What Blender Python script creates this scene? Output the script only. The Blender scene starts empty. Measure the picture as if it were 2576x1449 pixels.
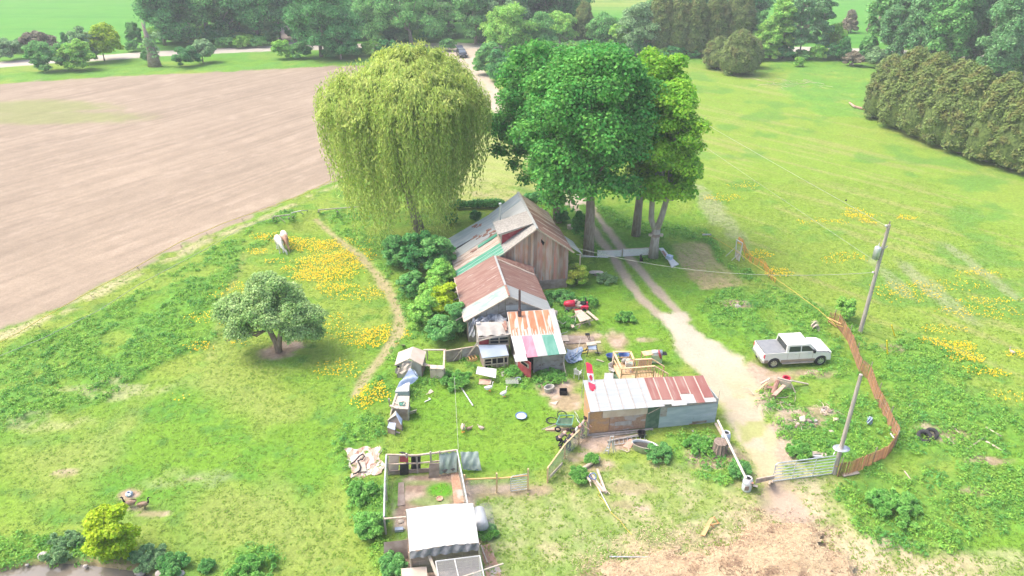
import bpy, math, random
import numpy as np
from mathutils import Vector, Matrix, noise as mnoise
R = math.radians
rng = np.random.default_rng(7)
random.seed(11)
# ------------------------------------------------------------------ camera, sky, sun, exposure
CAM_H, PITCH, HALF_FOV = 30.0, R(28.0), R(35.5)
scn = bpy.context.scene
cam_d = bpy.data.cameras.new('camera'); cam = bpy.data.objects.new('camera', cam_d)
scn.collection.objects.link(cam); scn.camera = cam
cam.location = (0, 0, CAM_H); cam.rotation_euler = (R(90) - PITCH, 0, 0)
cam_d.angle = 2 * HALF_FOV; cam_d.clip_start = 0.5; cam_d.clip_end = 4000
SUN_EL, SUN_AZ = R(58), R(-78)            # azimuth measured from +Y towards +X
world = bpy.data.worlds.new("World"); scn.world = world; world.use_nodes = True
wn = world.node_tree; sky = wn.nodes.new('ShaderNodeTexSky'); sky.sky_type = 'NISHITA'; sky.sun_disc = False
sky.sun_elevation = SUN_EL; sky.sun_rotation = SUN_AZ; sky.dust_density = 5.0; sky.ozone_density = 0.6; sky.air_density = 1.0
wn.links.new(sky.outputs[0], wn.nodes['Background'].inputs[0]); wn.nodes['Background'].inputs[1].default_value = 0.15
sun_d = bpy.data.lights.new('sun', 'SUN'); sun_d.energy = 0.8; sun_d.angle = R(30); sun_d.color = (1.0, 0.94, 0.85)
sun = bpy.data.objects.new('sun', sun_d); scn.collection.objects.link(sun)
sd = Vector((math.sin(SUN_AZ) * math.cos(SUN_EL), math.cos(SUN_AZ) * math.cos(SUN_EL), math.sin(SUN_EL)))
sun.rotation_euler = sd.to_track_quat('Z', 'Y').to_euler()
scn.view_settings.view_transform = 'Standard'; scn.view_settings.look = 'None'
scn.view_settings.exposure = 1.42; scn.view_settings.gamma = 1
scn.render.engine = 'CYCLES'

# ------------------------------------------------------------------ surveying: a bearing in the survey picture -> a spot on the ground
FP = 1288 / math.tan(HALF_FOV); SN, CS = math.sin(PITCH), math.cos(PITCH)
def P(x, y, h=0.0):
    u = (x - 1288) / FP; v = (y - 724.5) / FP
    d = (CAM_H - h) / (SN + v * CS)
    return Vector((u * d, d * (CS - v * SN), h))
def V(x, y, Y):
    """the point of the upright plane at distance Y"""
    u = (x - 1288) / FP; v = (y - 724.5) / FP
    d = Y / (CS - v * SN)
    return Vector((u * d, Y, CAM_H - d * (SN + v * CS)))

# ------------------------------------------------------------------ materials
MATS = {}
def mk(name, c1, c2=None, sc=(3, 3, 3), lo=.4, hi=.6, island=0.0, rough=.8, metal=0.0, bump=0.0, bsc=20, detail=4, c3=None, sc3=(8, 8, 8), lo3=.55, hi3=.6,
       wave=None, trans=0.0, spec=.3, coord='Object', dist=0.0):
    m = bpy.data.materials.new(name); m.use_nodes = True; nt = m.node_tree; N = nt.nodes; L = nt.links
    b = N['Principled BSDF']; b.inputs['Roughness'].default_value = rough; b.inputs['Metallic'].default_value = metal
    b.inputs['Specular IOR Level'].default_value = spec
    tc = N.new('ShaderNodeTexCoord')
    def nz(scale, lo, hi, detail=4):
        mp = N.new('ShaderNodeMapping'); mp.inputs['Scale'].default_value = scale; L.new(tc.outputs[coord], mp.inputs[0])
        n = N.new('ShaderNodeTexNoise'); n.inputs['Scale'].default_value = 1; n.inputs['Detail'].default_value = detail; n.inputs['Distortion'].default_value = dist
        L.new(mp.outputs[0], n.inputs['Vector'])
        r = N.new('ShaderNodeMapRange'); r.inputs[1].default_value = lo; r.inputs[2].default_value = hi; L.new(n.outputs['Fac'], r.inputs[0])
        return r.outputs[0]
    def mixc(f, a, bb):
        x = N.new('ShaderNodeMix'); x.data_type = 'RGBA'
        if isinstance(f, float): x.inputs[0].default_value = f
        else: L.new(f, x.inputs[0])
        for s, val in ((6, a), (7, bb)):
            if isinstance(val, tuple): x.inputs[s].default_value = (*val, 1)
            else: L.new(val, x.inputs[s])
        return x.outputs[2]
    col = mixc(nz(sc, lo, hi, detail), c1, c2 if c2 else tuple(v * .8 for v in c1))
    if c3: col = mixc(nz(sc3, lo3, hi3), col, c3)
    if island:
        g = N.new('ShaderNodeNewGeometry'); h = N.new('ShaderNodeHueSaturation')
        r = N.new('ShaderNodeMapRange'); r.inputs[3].default_value = 1 - island; r.inputs[4].default_value = 1 + island
        L.new(g.outputs['Random Per Island'], r.inputs[0]); L.new(r.outputs[0], h.inputs['Value']); L.new(col, h.inputs['Color'])
        r2 = N.new('ShaderNodeMath'); r2.operation = 'MULTIPLY'; r2.inputs[1].default_value = 7.31; L.new(g.outputs['Random Per Island'], r2.inputs[0])
        r3 = N.new('ShaderNodeMath'); r3.operation = 'FRACT'; L.new(r2.outputs[0], r3.inputs[0])
        r4 = N.new('ShaderNodeMapRange'); r4.inputs[3].default_value = .5 - island * .05; r4.inputs[4].default_value = .5 + island * .05
        L.new(r3.outputs[0], r4.inputs[0]); L.new(r4.outputs[0], h.inputs['Hue']); col = h.outputs[0]
    L.new(col, b.inputs['Base Color'])
    hs = None
    if bump:
        n = N.new('ShaderNodeTexNoise'); n.inputs['Scale'].default_value = bsc; n.inputs['Detail'].default_value = 3; L.new(tc.outputs[coord], n.inputs['Vector']); hs = n.outputs['Fac']
    if wave:
        mp = N.new('ShaderNodeMapping'); mp.inputs['Scale'].default_value = wave; L.new(tc.outputs[coord], mp.inputs[0])
        w = N.new('ShaderNodeTexWave'); w.inputs['Scale'].default_value = 1; L.new(mp.outputs[0], w.inputs['Vector']); hs = w.outputs['Fac']; bump = bump or .5
    if hs:
        bp = N.new('ShaderNodeBump'); bp.inputs['Strength'].default_value = bump; bp.inputs['Distance'].default_value = .03
        L.new(hs, bp.inputs['Height']); L.new(bp.outputs[0], b.inputs['Normal'])
    if trans:
        t = N.new('ShaderNodeBsdfTranslucent'); L.new(col, t.inputs[0]); ms = N.new('ShaderNodeMixShader'); ms.inputs[0].default_value = trans
        L.new(b.outputs[0], ms.inputs[1]); L.new(t.outputs[0], ms.inputs[2]); L.new(ms.outputs[0], N['Material Output'].inputs[0])
    MATS[name] = m
    return m
CORE = {}
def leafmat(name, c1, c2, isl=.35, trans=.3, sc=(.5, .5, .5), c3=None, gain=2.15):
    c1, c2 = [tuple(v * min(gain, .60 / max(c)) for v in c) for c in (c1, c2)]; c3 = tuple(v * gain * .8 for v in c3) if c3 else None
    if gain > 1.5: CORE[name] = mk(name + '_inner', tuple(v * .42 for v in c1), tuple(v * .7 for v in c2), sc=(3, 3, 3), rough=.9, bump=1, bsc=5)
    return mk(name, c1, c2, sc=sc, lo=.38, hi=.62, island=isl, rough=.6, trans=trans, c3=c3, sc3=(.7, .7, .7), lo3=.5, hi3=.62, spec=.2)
white = mk('white_paint', (.55, .55, .53), (.45, .44, .42), rough=.5, lo=.5, hi=.8)
sheet_w = mk('white_sheet_metal', (.41, .425, .415), (.36, .38, .38), sc=(.6, 4, 1), rough=.45, metal=.1, wave=(0, 9, 0), bump=.35)
sheet_b = mk('pale_blue_sheet', (.28, .34, .38), (.38, .42, .44), sc=(.5, 3, 1), rough=.45, metal=.2, wave=(0, 9, 0), bump=.35)
sheet_g = mk('green_sheet', (.055, .25, .165), (.12, .31, .22), sc=(.5, 4, 1), rough=.5, wave=(0, 9, 0), bump=.3)
sheet_r = mk('rusty_sheet', (.215, .115, .095), (.265, .165, .135), sc=(.5, 4, 1), rough=.7, wave=(0, 9, 0), bump=.3, c3=(.42, .36, .33), sc3=(.4, 9, 2), lo3=.62, hi3=.7)
sheet_s = mk('streaked_sheet', (.36, .26, .20), (.52, .45, .39), sc=(.7, 9, 1), lo=.42, hi=.56, rough=.7, wave=(0, 9, 0), bump=.3, c3=(.26, .17, .12), sc3=(.4, 6, 2), lo3=.58, hi3=.64)
sheet_t = mk('teal_worn_sheet', (.22, .31, .28), (.33, .38, .35), sc=(.8, 3, 1), rough=.6, wave=(0, 9, 0), bump=.3, c3=(.44, .39, .33), sc3=(.6, 2, 2), lo3=.52, hi3=.6)
rust_p = mk('rust_patch', (.24, .12, .09), (.33, .2, .15), rough=.8)
shingle = mk('grey_shingle', (.26, .25, .23), (.36, .34, .31), sc=(6, 6, 6), rough=.9, bump=.4, bsc=14)
board = mk('weathered_boards', (.42, .24, .17), (.48, .37, .30), sc=(3, 3, .5), island=.32, rough=.9, bump=.3, c3=(.52, .22, .13), sc3=(5, 5, .6), lo3=.56, hi3=.68)
greyboard = mk('grey_boards', (.36, .33, .29), (.44, .41, .37), sc=(4, 4, 1), island=.18, rough=.9, bump=.2)
oldwall = mk('stained_panel', (.33, .30, .27), (.43, .40, .37), sc=(1.5, 1.5, 1.5), rough=.9, c3=(.24, .20, .17), sc3=(2, 2, 5), lo3=.56, hi3=.66)
brownwall = mk('brown_panel', (.25, .19, .155), (.33, .27, .23), sc=(2, 2, 3), rough=.9)
red = mk('red_paint', (.33, .045, .06), (.40, .09, .09), rough=.6)
redt = mk('mower_red', (.62, .03, .08), (.5, .03, .06), rough=.35)
dark = mk('dark_gap', (.02, .02, .02), rough=.9)
glass = mk('window_glass', (.03, .035, .04), rough=.08, spec=.6)
black = mk('black_plastic', (.025, .025, .028), rough=.5)
rubber = mk('tyre_rubber', (.03, .03, .032), (.05, .05, .05), rough=.85)
pipe = mk('stove_pipe', (.07, .045, .05), (.12, .08, .07), rough=.6)
galv = mk('galvanised_steel', (.50, .53, .54), (.62, .65, .66), sc=(4, 4, 4), rough=.4, metal=.5)
galvwall = mk('blue_grey_cladding', (.34, .41, .44), (.43, .49, .51), sc=(1, 1, 5), rough=.6, wave=(0, 0, 7), bump=.4, c3=(.33, .17, .13), sc3=(.5, .5, 3), lo3=.68, hi3=.7)
lumber = mk('new_lumber', (.60, .40, .21), (.68, .50, .30), sc=(3, 3, 3), island=.12, rough=.8)
oldlum = mk('weathered_lumber', (.45, .36, .27), (.55, .46, .37), sc=(5, 5, 5), island=.2, rough=.9)
greylum = mk('grey_timber', (.33, .29, .25), (.42, .38, .34), sc=(6, 6, 1), island=.15, rough=.9, bump=.2)
ply = mk('plywood', (.55, .43, .32), (.62, .52, .41), sc=(2, 2, 2), rough=.85)
tan = mk('tan_plywood_roof', (.48, .40, .32), (.54, .46, .38), sc=(2, 2, 2), rough=.8)
osb = mk('stained_osb', (.50, .30, .13), (.42, .24, .12), sc=(9, 9, 9), rough=.9, c3=(.38, .26, .20), sc3=(1, 1, 2), lo3=.5, hi3=.62)
osb2 = mk('weathered_osb', (.42, .27, .18), (.34, .20, .13), sc=(9, 9, 9), rough=.9, c3=(.42, .36, .32), sc3=(1.2, 1.2, 2.5), lo3=.52, hi3=.62)
tarpb = mk('pale_blue_tarp', (.30, .38, .52), (.42, .49, .60), sc=(2, 2, 2), rough=.5, bump=.3, bsc=5)
tarpg = mk('green_tarp', (.23, .31, .26), (.34, .41, .37), sc=(2, 2, 2), rough=.6, bump=.3, bsc=5)
tarpd = mk('dark_green_cloth', (.07, .13, .08), (.12, .18, .12), sc=(3, 3, 3), rough=.9)
tarpw = mk('white_tarp', (.52, .53, .49), (.46, .47, .44), sc=(1, 1, 1), rough=.6, bump=.15, bsc=3)
tarpk = mk('grey_black_tarp', (.10, .105, .11), (.2, .2, .21), sc=(4, 1, 4), rough=.5)
tarps = mk('silver_tarp', (.40, .42, .44), (.20, .21, .23), sc=(5, 2, 2), rough=.35, bump=.5, bsc=6)
greyfelt = mk('grey_roofing_felt', (.42, .40, .36), (.33, .31, .28), sc=(1.5, 1.5, 1.5), rough=.9)
blueg = mk('blue_grey_roof', (.28, .34, .42), (.35, .40, .47), sc=(1, 1, 1), rough=.55)
cream = mk('cream_board', (.52, .45, .36), (.44, .37, .30), sc=(3, 3, 3), rough=.8)
barkm = mk('bark', (.27, .22, .18), (.38, .32, .27), sc=(7, 7, 1.5), lo=.4, hi=.6, rough=.95, bump=.8, bsc=9)
barkp = mk('pale_bark', (.42, .38, .33), (.30, .27, .23), sc=(5, 5, 1.5), rough=.9, bump=.4, bsc=9)
barka = mk('apple_bark', (.34, .25, .19), (.24, .18, .14), sc=(6, 6, 2), rough=.95, bump=.6, bsc=9)
orangef = mk('faded_orange_mesh', (.40, .20, .10), (.30, .17, .10), sc=(4, 4, 4), island=.25, rough=.9)
orangeb = mk('bright_orange_mesh', (.75, .30, .06), (.6, .28, .1), rough=.8)
orangew = mk('orange_wood', (.70, .42, .18), (.62, .36, .16), rough=.8)
yellow = mk('yellow_plastic', (.80, .62, .02), rough=.6)
yrope = mk('yellow_rope', (.62, .50, .10), rough=.8)
bluep = mk('blue_plastic', (.07, .12, .30), (.12, .2, .4), rough=.4)
lblue = mk('pale_blue_plastic', (.42, .50, .62), (.5, .58, .68), rough=.5)
rope = mk('pale_cable', (.42, .44, .36), rough=.7)
concrete = mk('concrete', (.42, .38, .34), (.5, .46, .42), rough=.95)
stone = mk('stone', (.40, .35, .31), (.5, .46, .42), sc=(3, 3, 3), rough=.95, bump=.3)
terra = mk('salmon_board', (.60, .36, .27), rough=.8)
chrome = mk('bright_metal', (.62, .64, .66), rough=.3, metal=.8)
straw = mk('straw', (.52, .40, .25), (.44, .33, .20), island=.4, rough=.95)
strawd = mk('dark_rotting_straw', (.20, .13, .08), (.30, .2, .12), island=.4, rough=.95)

# ------------------------------------------------------------------ mesh builder
class MB:
    def __init__(s): s.v = []; s.f = []
    def add(s, vs, fs):
        o = len(s.v); s.v += [tuple(v) for v in vs]; s.f += [tuple(o + i for i in f) for f in fs]; return s
    def hexa(s, b, t):           # bottom ring, top ring (4 each)
        return s.add(list(b) + list(t), [(3, 2, 1, 0), (4, 5, 6, 7), (0, 1, 5, 4), (1, 2, 6, 5), (2, 3, 7, 6), (3, 0, 4, 7)])
    def box(s, c, d, rz=0, M=None):
        x, y, z = (q / 2 for q in d); c = Vector(c); rot = M if M else Matrix.Rotation(rz, 3, 'Z')
        p = [rot @ Vector(q) + c for q in ((-x, -y, -z), (x, -y, -z), (x, y, -z), (-x, y, -z), (-x, -y, z), (x, -y, z), (x, y, z), (-x, y, z))]
        return s.hexa(p[:4], p[4:])
    def bar(s, p, q, w=.05, h=None, up=(0, 0, 1)):
        h = h or w; p, q, up = Vector(p), Vector(q), Vector(up); d = (q - p).normalized()
        a = d.cross(up)
        if a.length < 1e-3: a = d.cross(Vector((1, 0, 0)))
        a.normalize(); b = a.cross(d).normalized(); a = a * w / 2; b = b * h / 2
        return s.hexa([p - a - b, p + a - b, p + a + b, p - a + b], [q - a - b, q + a - b, q + a + b, q - a + b])
    def tube(s, pts, r, n=8, cap=True):
        pts = [Vector(p) for p in pts]; r = r if isinstance(r, (list, tuple)) else [r] * len(pts)
        o = len(s.v); prev = None
        for i, p in enumerate(pts):
            d = (pts[min(i + 1, len(pts) - 1)] - pts[max(i - 1, 0)]).normalized()
            a = prev if prev is not None else (d.cross(Vector((0, 0, 1))) if abs(d.z) < .95 else d.cross(Vector((1, 0, 0))))
            a = (a - d * a.dot(d)).normalized(); prev = a; b = d.cross(a)
            for k in range(n):
                t = 2 * math.pi * k / n; s.v.append(tuple(p + (a * math.cos(t) + b * math.sin(t)) * r[i]))
        for i in range(len(pts) - 1):
            for k in range(n):
                s.f.append((o + i * n + k, o + i * n + (k + 1) % n, o + (i + 1) * n + (k + 1) % n, o + (i + 1) * n + k))
        if cap:
            s.f.append(tuple(o + k for k in range(n))[::-1]); s.f.append(tuple(o + (len(pts) - 1) * n + k for k in range(n)))
        return s
    def lathe(s, c, prof, n=14, sx=1, sy=1, rz=0):
        c = Vector(c); o = len(s.v)
        for r, z in prof:
            for k in range(n):
                t = 2 * math.pi * k / n; x, y = r * sx * math.cos(t), r * sy * math.sin(t)
                s.v.append((c.x + x * math.cos(rz) - y * math.sin(rz), c.y + x * math.sin(rz) + y * math.cos(rz), c.z + z))
        for i in range(len(prof) - 1):
            for k in range(n):
                s.f.append((o + i * n + k, o + i * n + (k + 1) % n, o + (i + 1) * n + (k + 1) % n, o + (i + 1) * n + k))
        return s
    def slab(s, poly, t=.04, n=None):   # poly (3D ring) thickened along -n
        p = [Vector(q) for q in poly]
        nn = Vector(n) if n else (p[1] - p[0]).cross(p[2] - p[0]).normalized()
        if nn.z < -1e-4 and not n: nn = -nn
        q = [v - nn * t for v in p]; k = len(p)
        fs = [tuple(range(k)), tuple(range(2 * k - 1, k - 1, -1))] + [(i, i + k, (i + 1) % k + k, (i + 1) % k) for i in range(k)]
        return s.add(p + q, fs)
    def ball(s, c, r, n=8, m=5, sq=(1, 1, 1), jit=0, seed=0):
        c = Vector(c); rr = random.Random(seed); o = len(s.v)
        s.v.append((c.x, c.y, c.z + r * sq[2]))
        for i in range(1, m):
            t = math.pi * i / m
            for k in range(n):
                a = 2 * math.pi * k / n; q = r * (1 + rr.uniform(-jit, jit))
                s.v.append((c.x + q * sq[0] * math.sin(t) * math.cos(a), c.y + q * sq[1] * math.sin(t) * math.sin(a), c.z + q * sq[2] * math.cos(t)))
        s.v.append((c.x, c.y, c.z - r * sq[2])); last = len(s.v) - 1
        for k in range(n):
            s.f.append((o, o + 1 + k, o + 1 + (k + 1) % n)); s.f.append((last, last - n + (k + 1) % n, last - n + k))
        for i in range(m - 2):
            for k in range(n):
                a = o + 1 + i * n; s.f.append((a + k, a + n + k, a + n + (k + 1) % n, a + (k + 1) % n))
        return s
    def grid(s, fn, nu, nv):
        o = len(s.v)
        for j in range(nv + 1):
            for i in range(nu + 1): s.v.append(tuple(fn(i / nu, j / nv)))
        for j in range(nv):
            for i in range(nu):
                a = o + j * (nu + 1) + i; s.f.append((a, a + 1, a + nu + 2, a + nu + 1))
        return s
    def build(s, name, mat, parent=None, world=True, smooth=False, org=None):
        me = bpy.data.meshes.new(name); vs = [Vector(v) for v in s.v]
        ob = bpy.data.objects.new(name, me); scn.collection.objects.link(ob)
        if parent is not None:
            ob.parent = parent
            if world:
                t = parent
                while t.parent: t = t.parent
                M = (Matrix.Translation(t.location) @ Matrix.Rotation(t.rotation_euler.z, 4, 'Z')).inverted()
                vs = [M @ v for v in vs]
        else:
            xs = [v.x for v in vs]; ys = [v.y for v in vs]; zs = [v.z for v in vs]
            c = Vector(((min(xs) + max(xs)) / 2, (min(ys) + max(ys)) / 2, min(zs))); ob.location = c; vs = [v - c for v in vs]
        me.from_pydata(vs, [], s.f); me.materials.append(mat)
        if smooth:
            for p in me.polygons: p.use_smooth = True
        return ob
def tag(o, label=None, cat=None, group=None, kind=None):
    if label: o['label'] = label
    if cat: o['category'] = cat
    if group: o['group'] = group
    if kind: o['kind'] = kind
    return o
def thing(name, label, cat, loc=(0, 0, 0), rz=0, group=None):
    o = bpy.data.objects.new(name, None); scn.collection.objects.link(o); o.empty_display_size = .2
    o.location = loc; o.rotation_euler = (0, 0, rz); return tag(o, label, cat, group)
def copy_tree(o, loc=None, rz=None, sc=None, label=None, group=None, parent=None):
    c = o.copy(); scn.collection.objects.link(c)
    if parent: c.parent = parent
    if loc is not None: c.location = loc
    if rz is not None: c.rotation_euler = (0, 0, rz)
    if sc is not None: c.scale = sc if isinstance(sc, tuple) else (sc,) * 3
    if label: c['label'] = label
    if group: c['group'] = group
    for ch in [x for x in bpy.data.objects if x.parent == o]: copy_tree(ch, parent=c)
    return c
def fast_quads(name, V4, mat, parent=None, loc=(0, 0, 0)):
    """V4 (n,4,3) in the local frame"""
    n = len(V4); me = bpy.data.meshes.new(name)
    me.vertices.add(n * 4); me.vertices.foreach_set('co', V4.reshape(-1).astype(np.float32))
    me.loops.add(n * 4); me.loops.foreach_set('vertex_index', np.arange(n * 4, dtype=np.int32))
    me.polygons.add(n); me.polygons.foreach_set('loop_start', np.arange(0, n * 4, 4, dtype=np.int32)); me.polygons.foreach_set('loop_total', np.full(n, 4, dtype=np.int32))
    me.update(); me.materials.append(mat)
    ob = bpy.data.objects.new(name, me); scn.collection.objects.link(ob); ob.parent = parent; ob.location = loc
    return ob
def unit(a): return a / (np.linalg.norm(a, axis=1, keepdims=True) + 1e-9)
def leaf_quads(pos, nrm, w, l, r=rng, droop=None):
    """quads at pos, facing nrm; w, l arrays"""
    n = len(pos); t = unit(r.normal(size=(n, 3))) if droop is None else droop
    nrm = unit(nrm); a = unit(np.cross(nrm, t)); b = np.cross(a, nrm)
    a = a * (w[:, None] / 2); b = b * (l[:, None] / 2)
    return np.stack([pos - b, pos + a * 1.0, pos + b, pos - a * 1.0], axis=1)
# ------------------------------------------------------------------ noise and ground masks (numpy)
_lat = rng.random((512, 512))
def vnoise(x, y, s, seed=0):
    x = x / s + seed * 37.17; y = y / s + seed * 91.3
    xi = np.floor(x).astype(int); yi = np.floor(y).astype(int); fx = x - xi; fy = y - yi
    fx = fx * fx * (3 - 2 * fx); fy = fy * fy * (3 - 2 * fy)
    a = _lat[xi % 512, yi % 512]; b = _lat[(xi + 1) % 512, yi % 512]; c = _lat[xi % 512, (yi + 1) % 512]; d = _lat[(xi + 1) % 512, (yi + 1) % 512]
    return (a * (1 - fx) + b * fx) * (1 - fy) + (c * (1 - fx) + d * fx) * fy
def fbm(x, y, s, o=3, seed=0):
    t = 0; a = 1; n = 0
    for i in range(o): t = t + a * vnoise(x, y, s / 2 ** i, seed + i * 3); n += a; a *= .55
    return t / n
def sstep(a, b, x): t = np.clip((x - a) / (b - a), 0, 1); return t * t * (3 - 2 * t)
def seg_dist(x, y, p, q):
    dx, dy = q[0] - p[0], q[1] - p[1]; L2 = dx * dx + dy * dy + 1e-9
    t = np.clip(((x - p[0]) * dx + (y - p[1]) * dy) / L2, 0, 1); return np.hypot(x - p[0] - t * dx, y - p[1] - t * dy)
def poly_sd(x, y, poly):
    """signed distance, positive inside"""
    ins = np.zeros(x.shape, bool); d = np.full(x.shape, 1e9); n = len(poly)
    for i in range(n):
        p, q = poly[i], poly[(i + 1) % n]; d = np.minimum(d, seg_dist(x, y, p, q))
        if abs(p[1] - q[1]) > 1e-9:
            c = ((p[1] > y) != (q[1] > y)) & (x < (q[0] - p[0]) * (y - p[1]) / (q[1] - p[1]) + p[0]); ins ^= c
    return np.where(ins, d, -d)
def W2(pts): return [tuple(P(*p)[:2]) for p in pts]
class Masks:
    def __init__(s, x, y): s.x, s.y = x, y; s.jag = fbm(x, y, 1.6, 4, 5) - .5; s.jagL = fbm(x, y, 6, 3, 9) - .5
    def sel(s, pts, pad):
        xs = [p[0] for p in pts]; ys = [p[1] for p in pts]
        return (s.x > min(xs) - pad) & (s.x < max(xs) + pad) & (s.y > min(ys) - pad) & (s.y < max(ys) + pad)
    def poly(s, px, soft=.3, jag=.8, px_world=None):
        w = px_world or W2(px); k = s.sel(w, soft + jag + 1); m = np.zeros(s.x.shape)
        d = poly_sd(s.x[k], s.y[k], w) + jag * 2 * s.jag[k]; m[k] = sstep(-soft, soft, d); return m
    def line(s, px, wid, soft=.3, jag=.4):
        w = W2(px); pad = (max(wid) if isinstance(wid, (list, tuple)) else wid) + soft + jag + 1; k = s.sel(w, pad); m = np.zeros(s.x.shape)
        d = np.full(int(k.sum()), 1e9)
        for i in range(len(w) - 1):
            ww = wid[i] if isinstance(wid, (list, tuple)) else wid
            d = np.minimum(d, seg_dist(s.x[k], s.y[k], w[i], w[i + 1]) - ww / 2)
        m[k] = sstep(soft, -soft, d + jag * 2 * s.jag[k]); return m
    def blobs(s, L, jag=.7):
        m = np.zeros(s.x.shape)
        for (px, py, rx, ry, st) in L:
            c = P(px, py); k = (abs(s.x - c.x) < rx * 2.2) & (abs(s.y - c.y) < ry * 2.2)
            d = np.hypot((s.x[k] - c.x) / rx, (s.y[k] - c.y) / ry) - 1 + jag * 2 * s.jag[k]
            m[k] = np.maximum(m[k], st * sstep(.35, -.35, d))
        return m
FIELD = [(-60, 216), (0, 211), (300, 192), (600, 179), (830, 167), (1075, 160), (1000, 330), (930, 415), (865, 447), (720, 505), (600, 560), (400, 645), (200, 745), (0, 832), (-60, 858)]
ROAD = [(-120, 171), (0, 163), (133, 152), (267, 145), (400, 135), (567, 127), (683, 122), (945, 115), (1125, 114), (1192, 115), (1500, 118), (2057, 125), (2211, 130), (2700, 150)]
POND = [(-60, 1446), (0, 1436), (67, 1423), (140, 1414), (217, 1419), (267, 1426), (320, 1432), (375, 1446), (390, 1500), (380, 1560), (-60, 1560)]
TALL = [
 [(0, 890), (230, 795), (560, 610), (700, 540), (760, 520), (700, 600), (612, 640), (600, 690), (550, 760), (545, 850), (440, 905), (350, 955), (250, 1015), (100, 1045), (-40, 1110), (-40, 905)],
 [(800, 535), (905, 520), (925, 610), (1000, 600), (1135, 640), (1172, 800), (1180, 850), (1010, 872), (990, 920), (965, 1100), (975, 1290), (1005, 1370), (1022, 1460), (965, 1460), (905, 1330), (870, 1230), (848, 1130), (872, 1060), (950, 930), (1018, 830), (1012, 770), (960, 680), (880, 610), (805, 562)],
 [(1755, 775), (1800, 735), (1900, 718), (2010, 748), (2090, 800), (2090, 850), (2060, 862), (1900, 852), (1790, 815)],
 [(2090, 830), (2150, 920), (2240, 1090), (2200, 1150), (2110, 1178), (2050, 1150), (1985, 1130), (1925, 1050), (1900, 985), (1960, 975), (2090, 935)],
 [(2135, 815), (2250, 825), (2380, 880), (2470, 930), (2620, 1010), (2640, 1320), (2420, 1375), (2200, 1385), (2100, 1240), (2180, 1185), (2255, 1080), (2220, 980), (2150, 860)],
 [(1690, 1100), (1800, 1078), (1895, 1200), (1905, 1250), (1790, 1210), (1720, 1170), (1665, 1140)],
 [(1500, 510), (1600, 560), (1770, 575), (1800, 605), (1830, 650), (1910, 700), (2080, 800), (2060, 812), (1890, 720), (1800, 660), (1775, 612), (1690, 600), (1600, 600), (1545, 560), (1500, 530)],
 [(-40, 1345), (200, 1345), (340, 1375), (450, 1400), (545, 1440), (560, 1500), (390, 1500), (375, 1446), (217, 1419), (67, 1423), (-40, 1446)],
 [(-60, 214), (0, 209), (300, 190), (600, 177), (830, 165), (1075, 158), (1090, 150), (830, 150), (600, 160), (300, 172), (-60, 190)],
 [(560, 1400), (600, 1380), (680, 1385), (700, 1430), (640, 1470), (570, 1460)],
 [(1370, 720), (1430, 735), (1490, 750), (1500, 790), (1420, 850), (1400, 800)],
 [(1140, 890), (1200, 890), (1300, 935), (1330, 960), (1420, 950), (1430, 930), (1440, 960), (1330, 975), (1200, 950), (1110, 960), (1010, 1050), (985, 1120), (980, 1060), (1040, 960), (1110, 900)],
 [(2000, 160), (2230, 165), (2200, 300), (2060, 290), (1960, 230)],
]
DIRT = [(1555, 860, .9, 1.4, .8), (1470, 865, 1.8, 1.3, .8), (1400, 975, 1.6, 1.0, .9), (1425, 1005, 1.2, 1.0, .8), (1385, 985, .9, .6, .8), (1535, 1105, 1.6, .9, .9), (1500, 1110, 1.3, .8, .9),
 (1590, 1225, 1.2, .5, .5), (1190, 1240, 1.2, .5, .5), (1255, 1235, 2.0, .6, .7), (1350, 1232, 1.0, .5, .7), (1500, 1172, .9, .5, .6), (1445, 1150, .9, .6, .6), (700, 885, 1.3, 1.0, .95), (725, 870, 1.1, 1.1, .9),
 (325, 1245, .5, .35, .9), (395, 1293, .9, .25, .6), (345, 1280, .6, .2, .5), (1850, 770, 1.3, .6, .9), (1800, 1150, 1.6, 1.2, .8), (1770, 1125, .9, .7, .8), (2020, 1055, 1.6, 1.0, .7), (2065, 1035, 1.2, .5, .7),
 (2340, 1085, 1.2, .8, .5), (2400, 1100, 1.4, .8, .7), (2490, 1160, 1.4, .4, .8), (1620, 765, .4, .2, .4), (1400, 1080, .8, .25, .8), (1620, 855, .8, .35, .5), (1370, 820, .9, .6, .5), (2250, 880, .9, .8, .6),
 (480, 1205, .7, .3, .4), (160, 1190, .7, .3, .45), (1930, 945, 2.6, .8, .8), (2030, 940, 2.2, .7, .7), (2440, 1240, 1, .3, .5), (1560, 1270, .7, .25, .5), (1620, 1280, .5, .2, .5), (870, 455, 1, 1, .0)]
SCUFF = [(1660, 1300, 4.0, 1.2, .5), (1380, 1330, 2.0, 1.2, .35), (1300, 1380, 2.5, 1.0, .4), (1960, 1330, 5, 1.6, .6), (2040, 1250, 1.2, 2.0, .75), (2200, 1400, 3.5, 1.3, .85), (2350, 1440, 3.5, 1.0, .7), (2500, 1410, 4, .6, .5),
 (1340, 1290, 3, 2, .3), (1450, 1340, 3, 1, .3), (300, 985, 3.5, 1.0, .5), (120, 1060, 3, 1, .35), (470, 1200, 2.5, .8, .3), (1000, 470, 2, 2, .2), (1500, 1280, 3, 1, .3), (1930, 1190, 1, 1, .4)]
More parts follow.
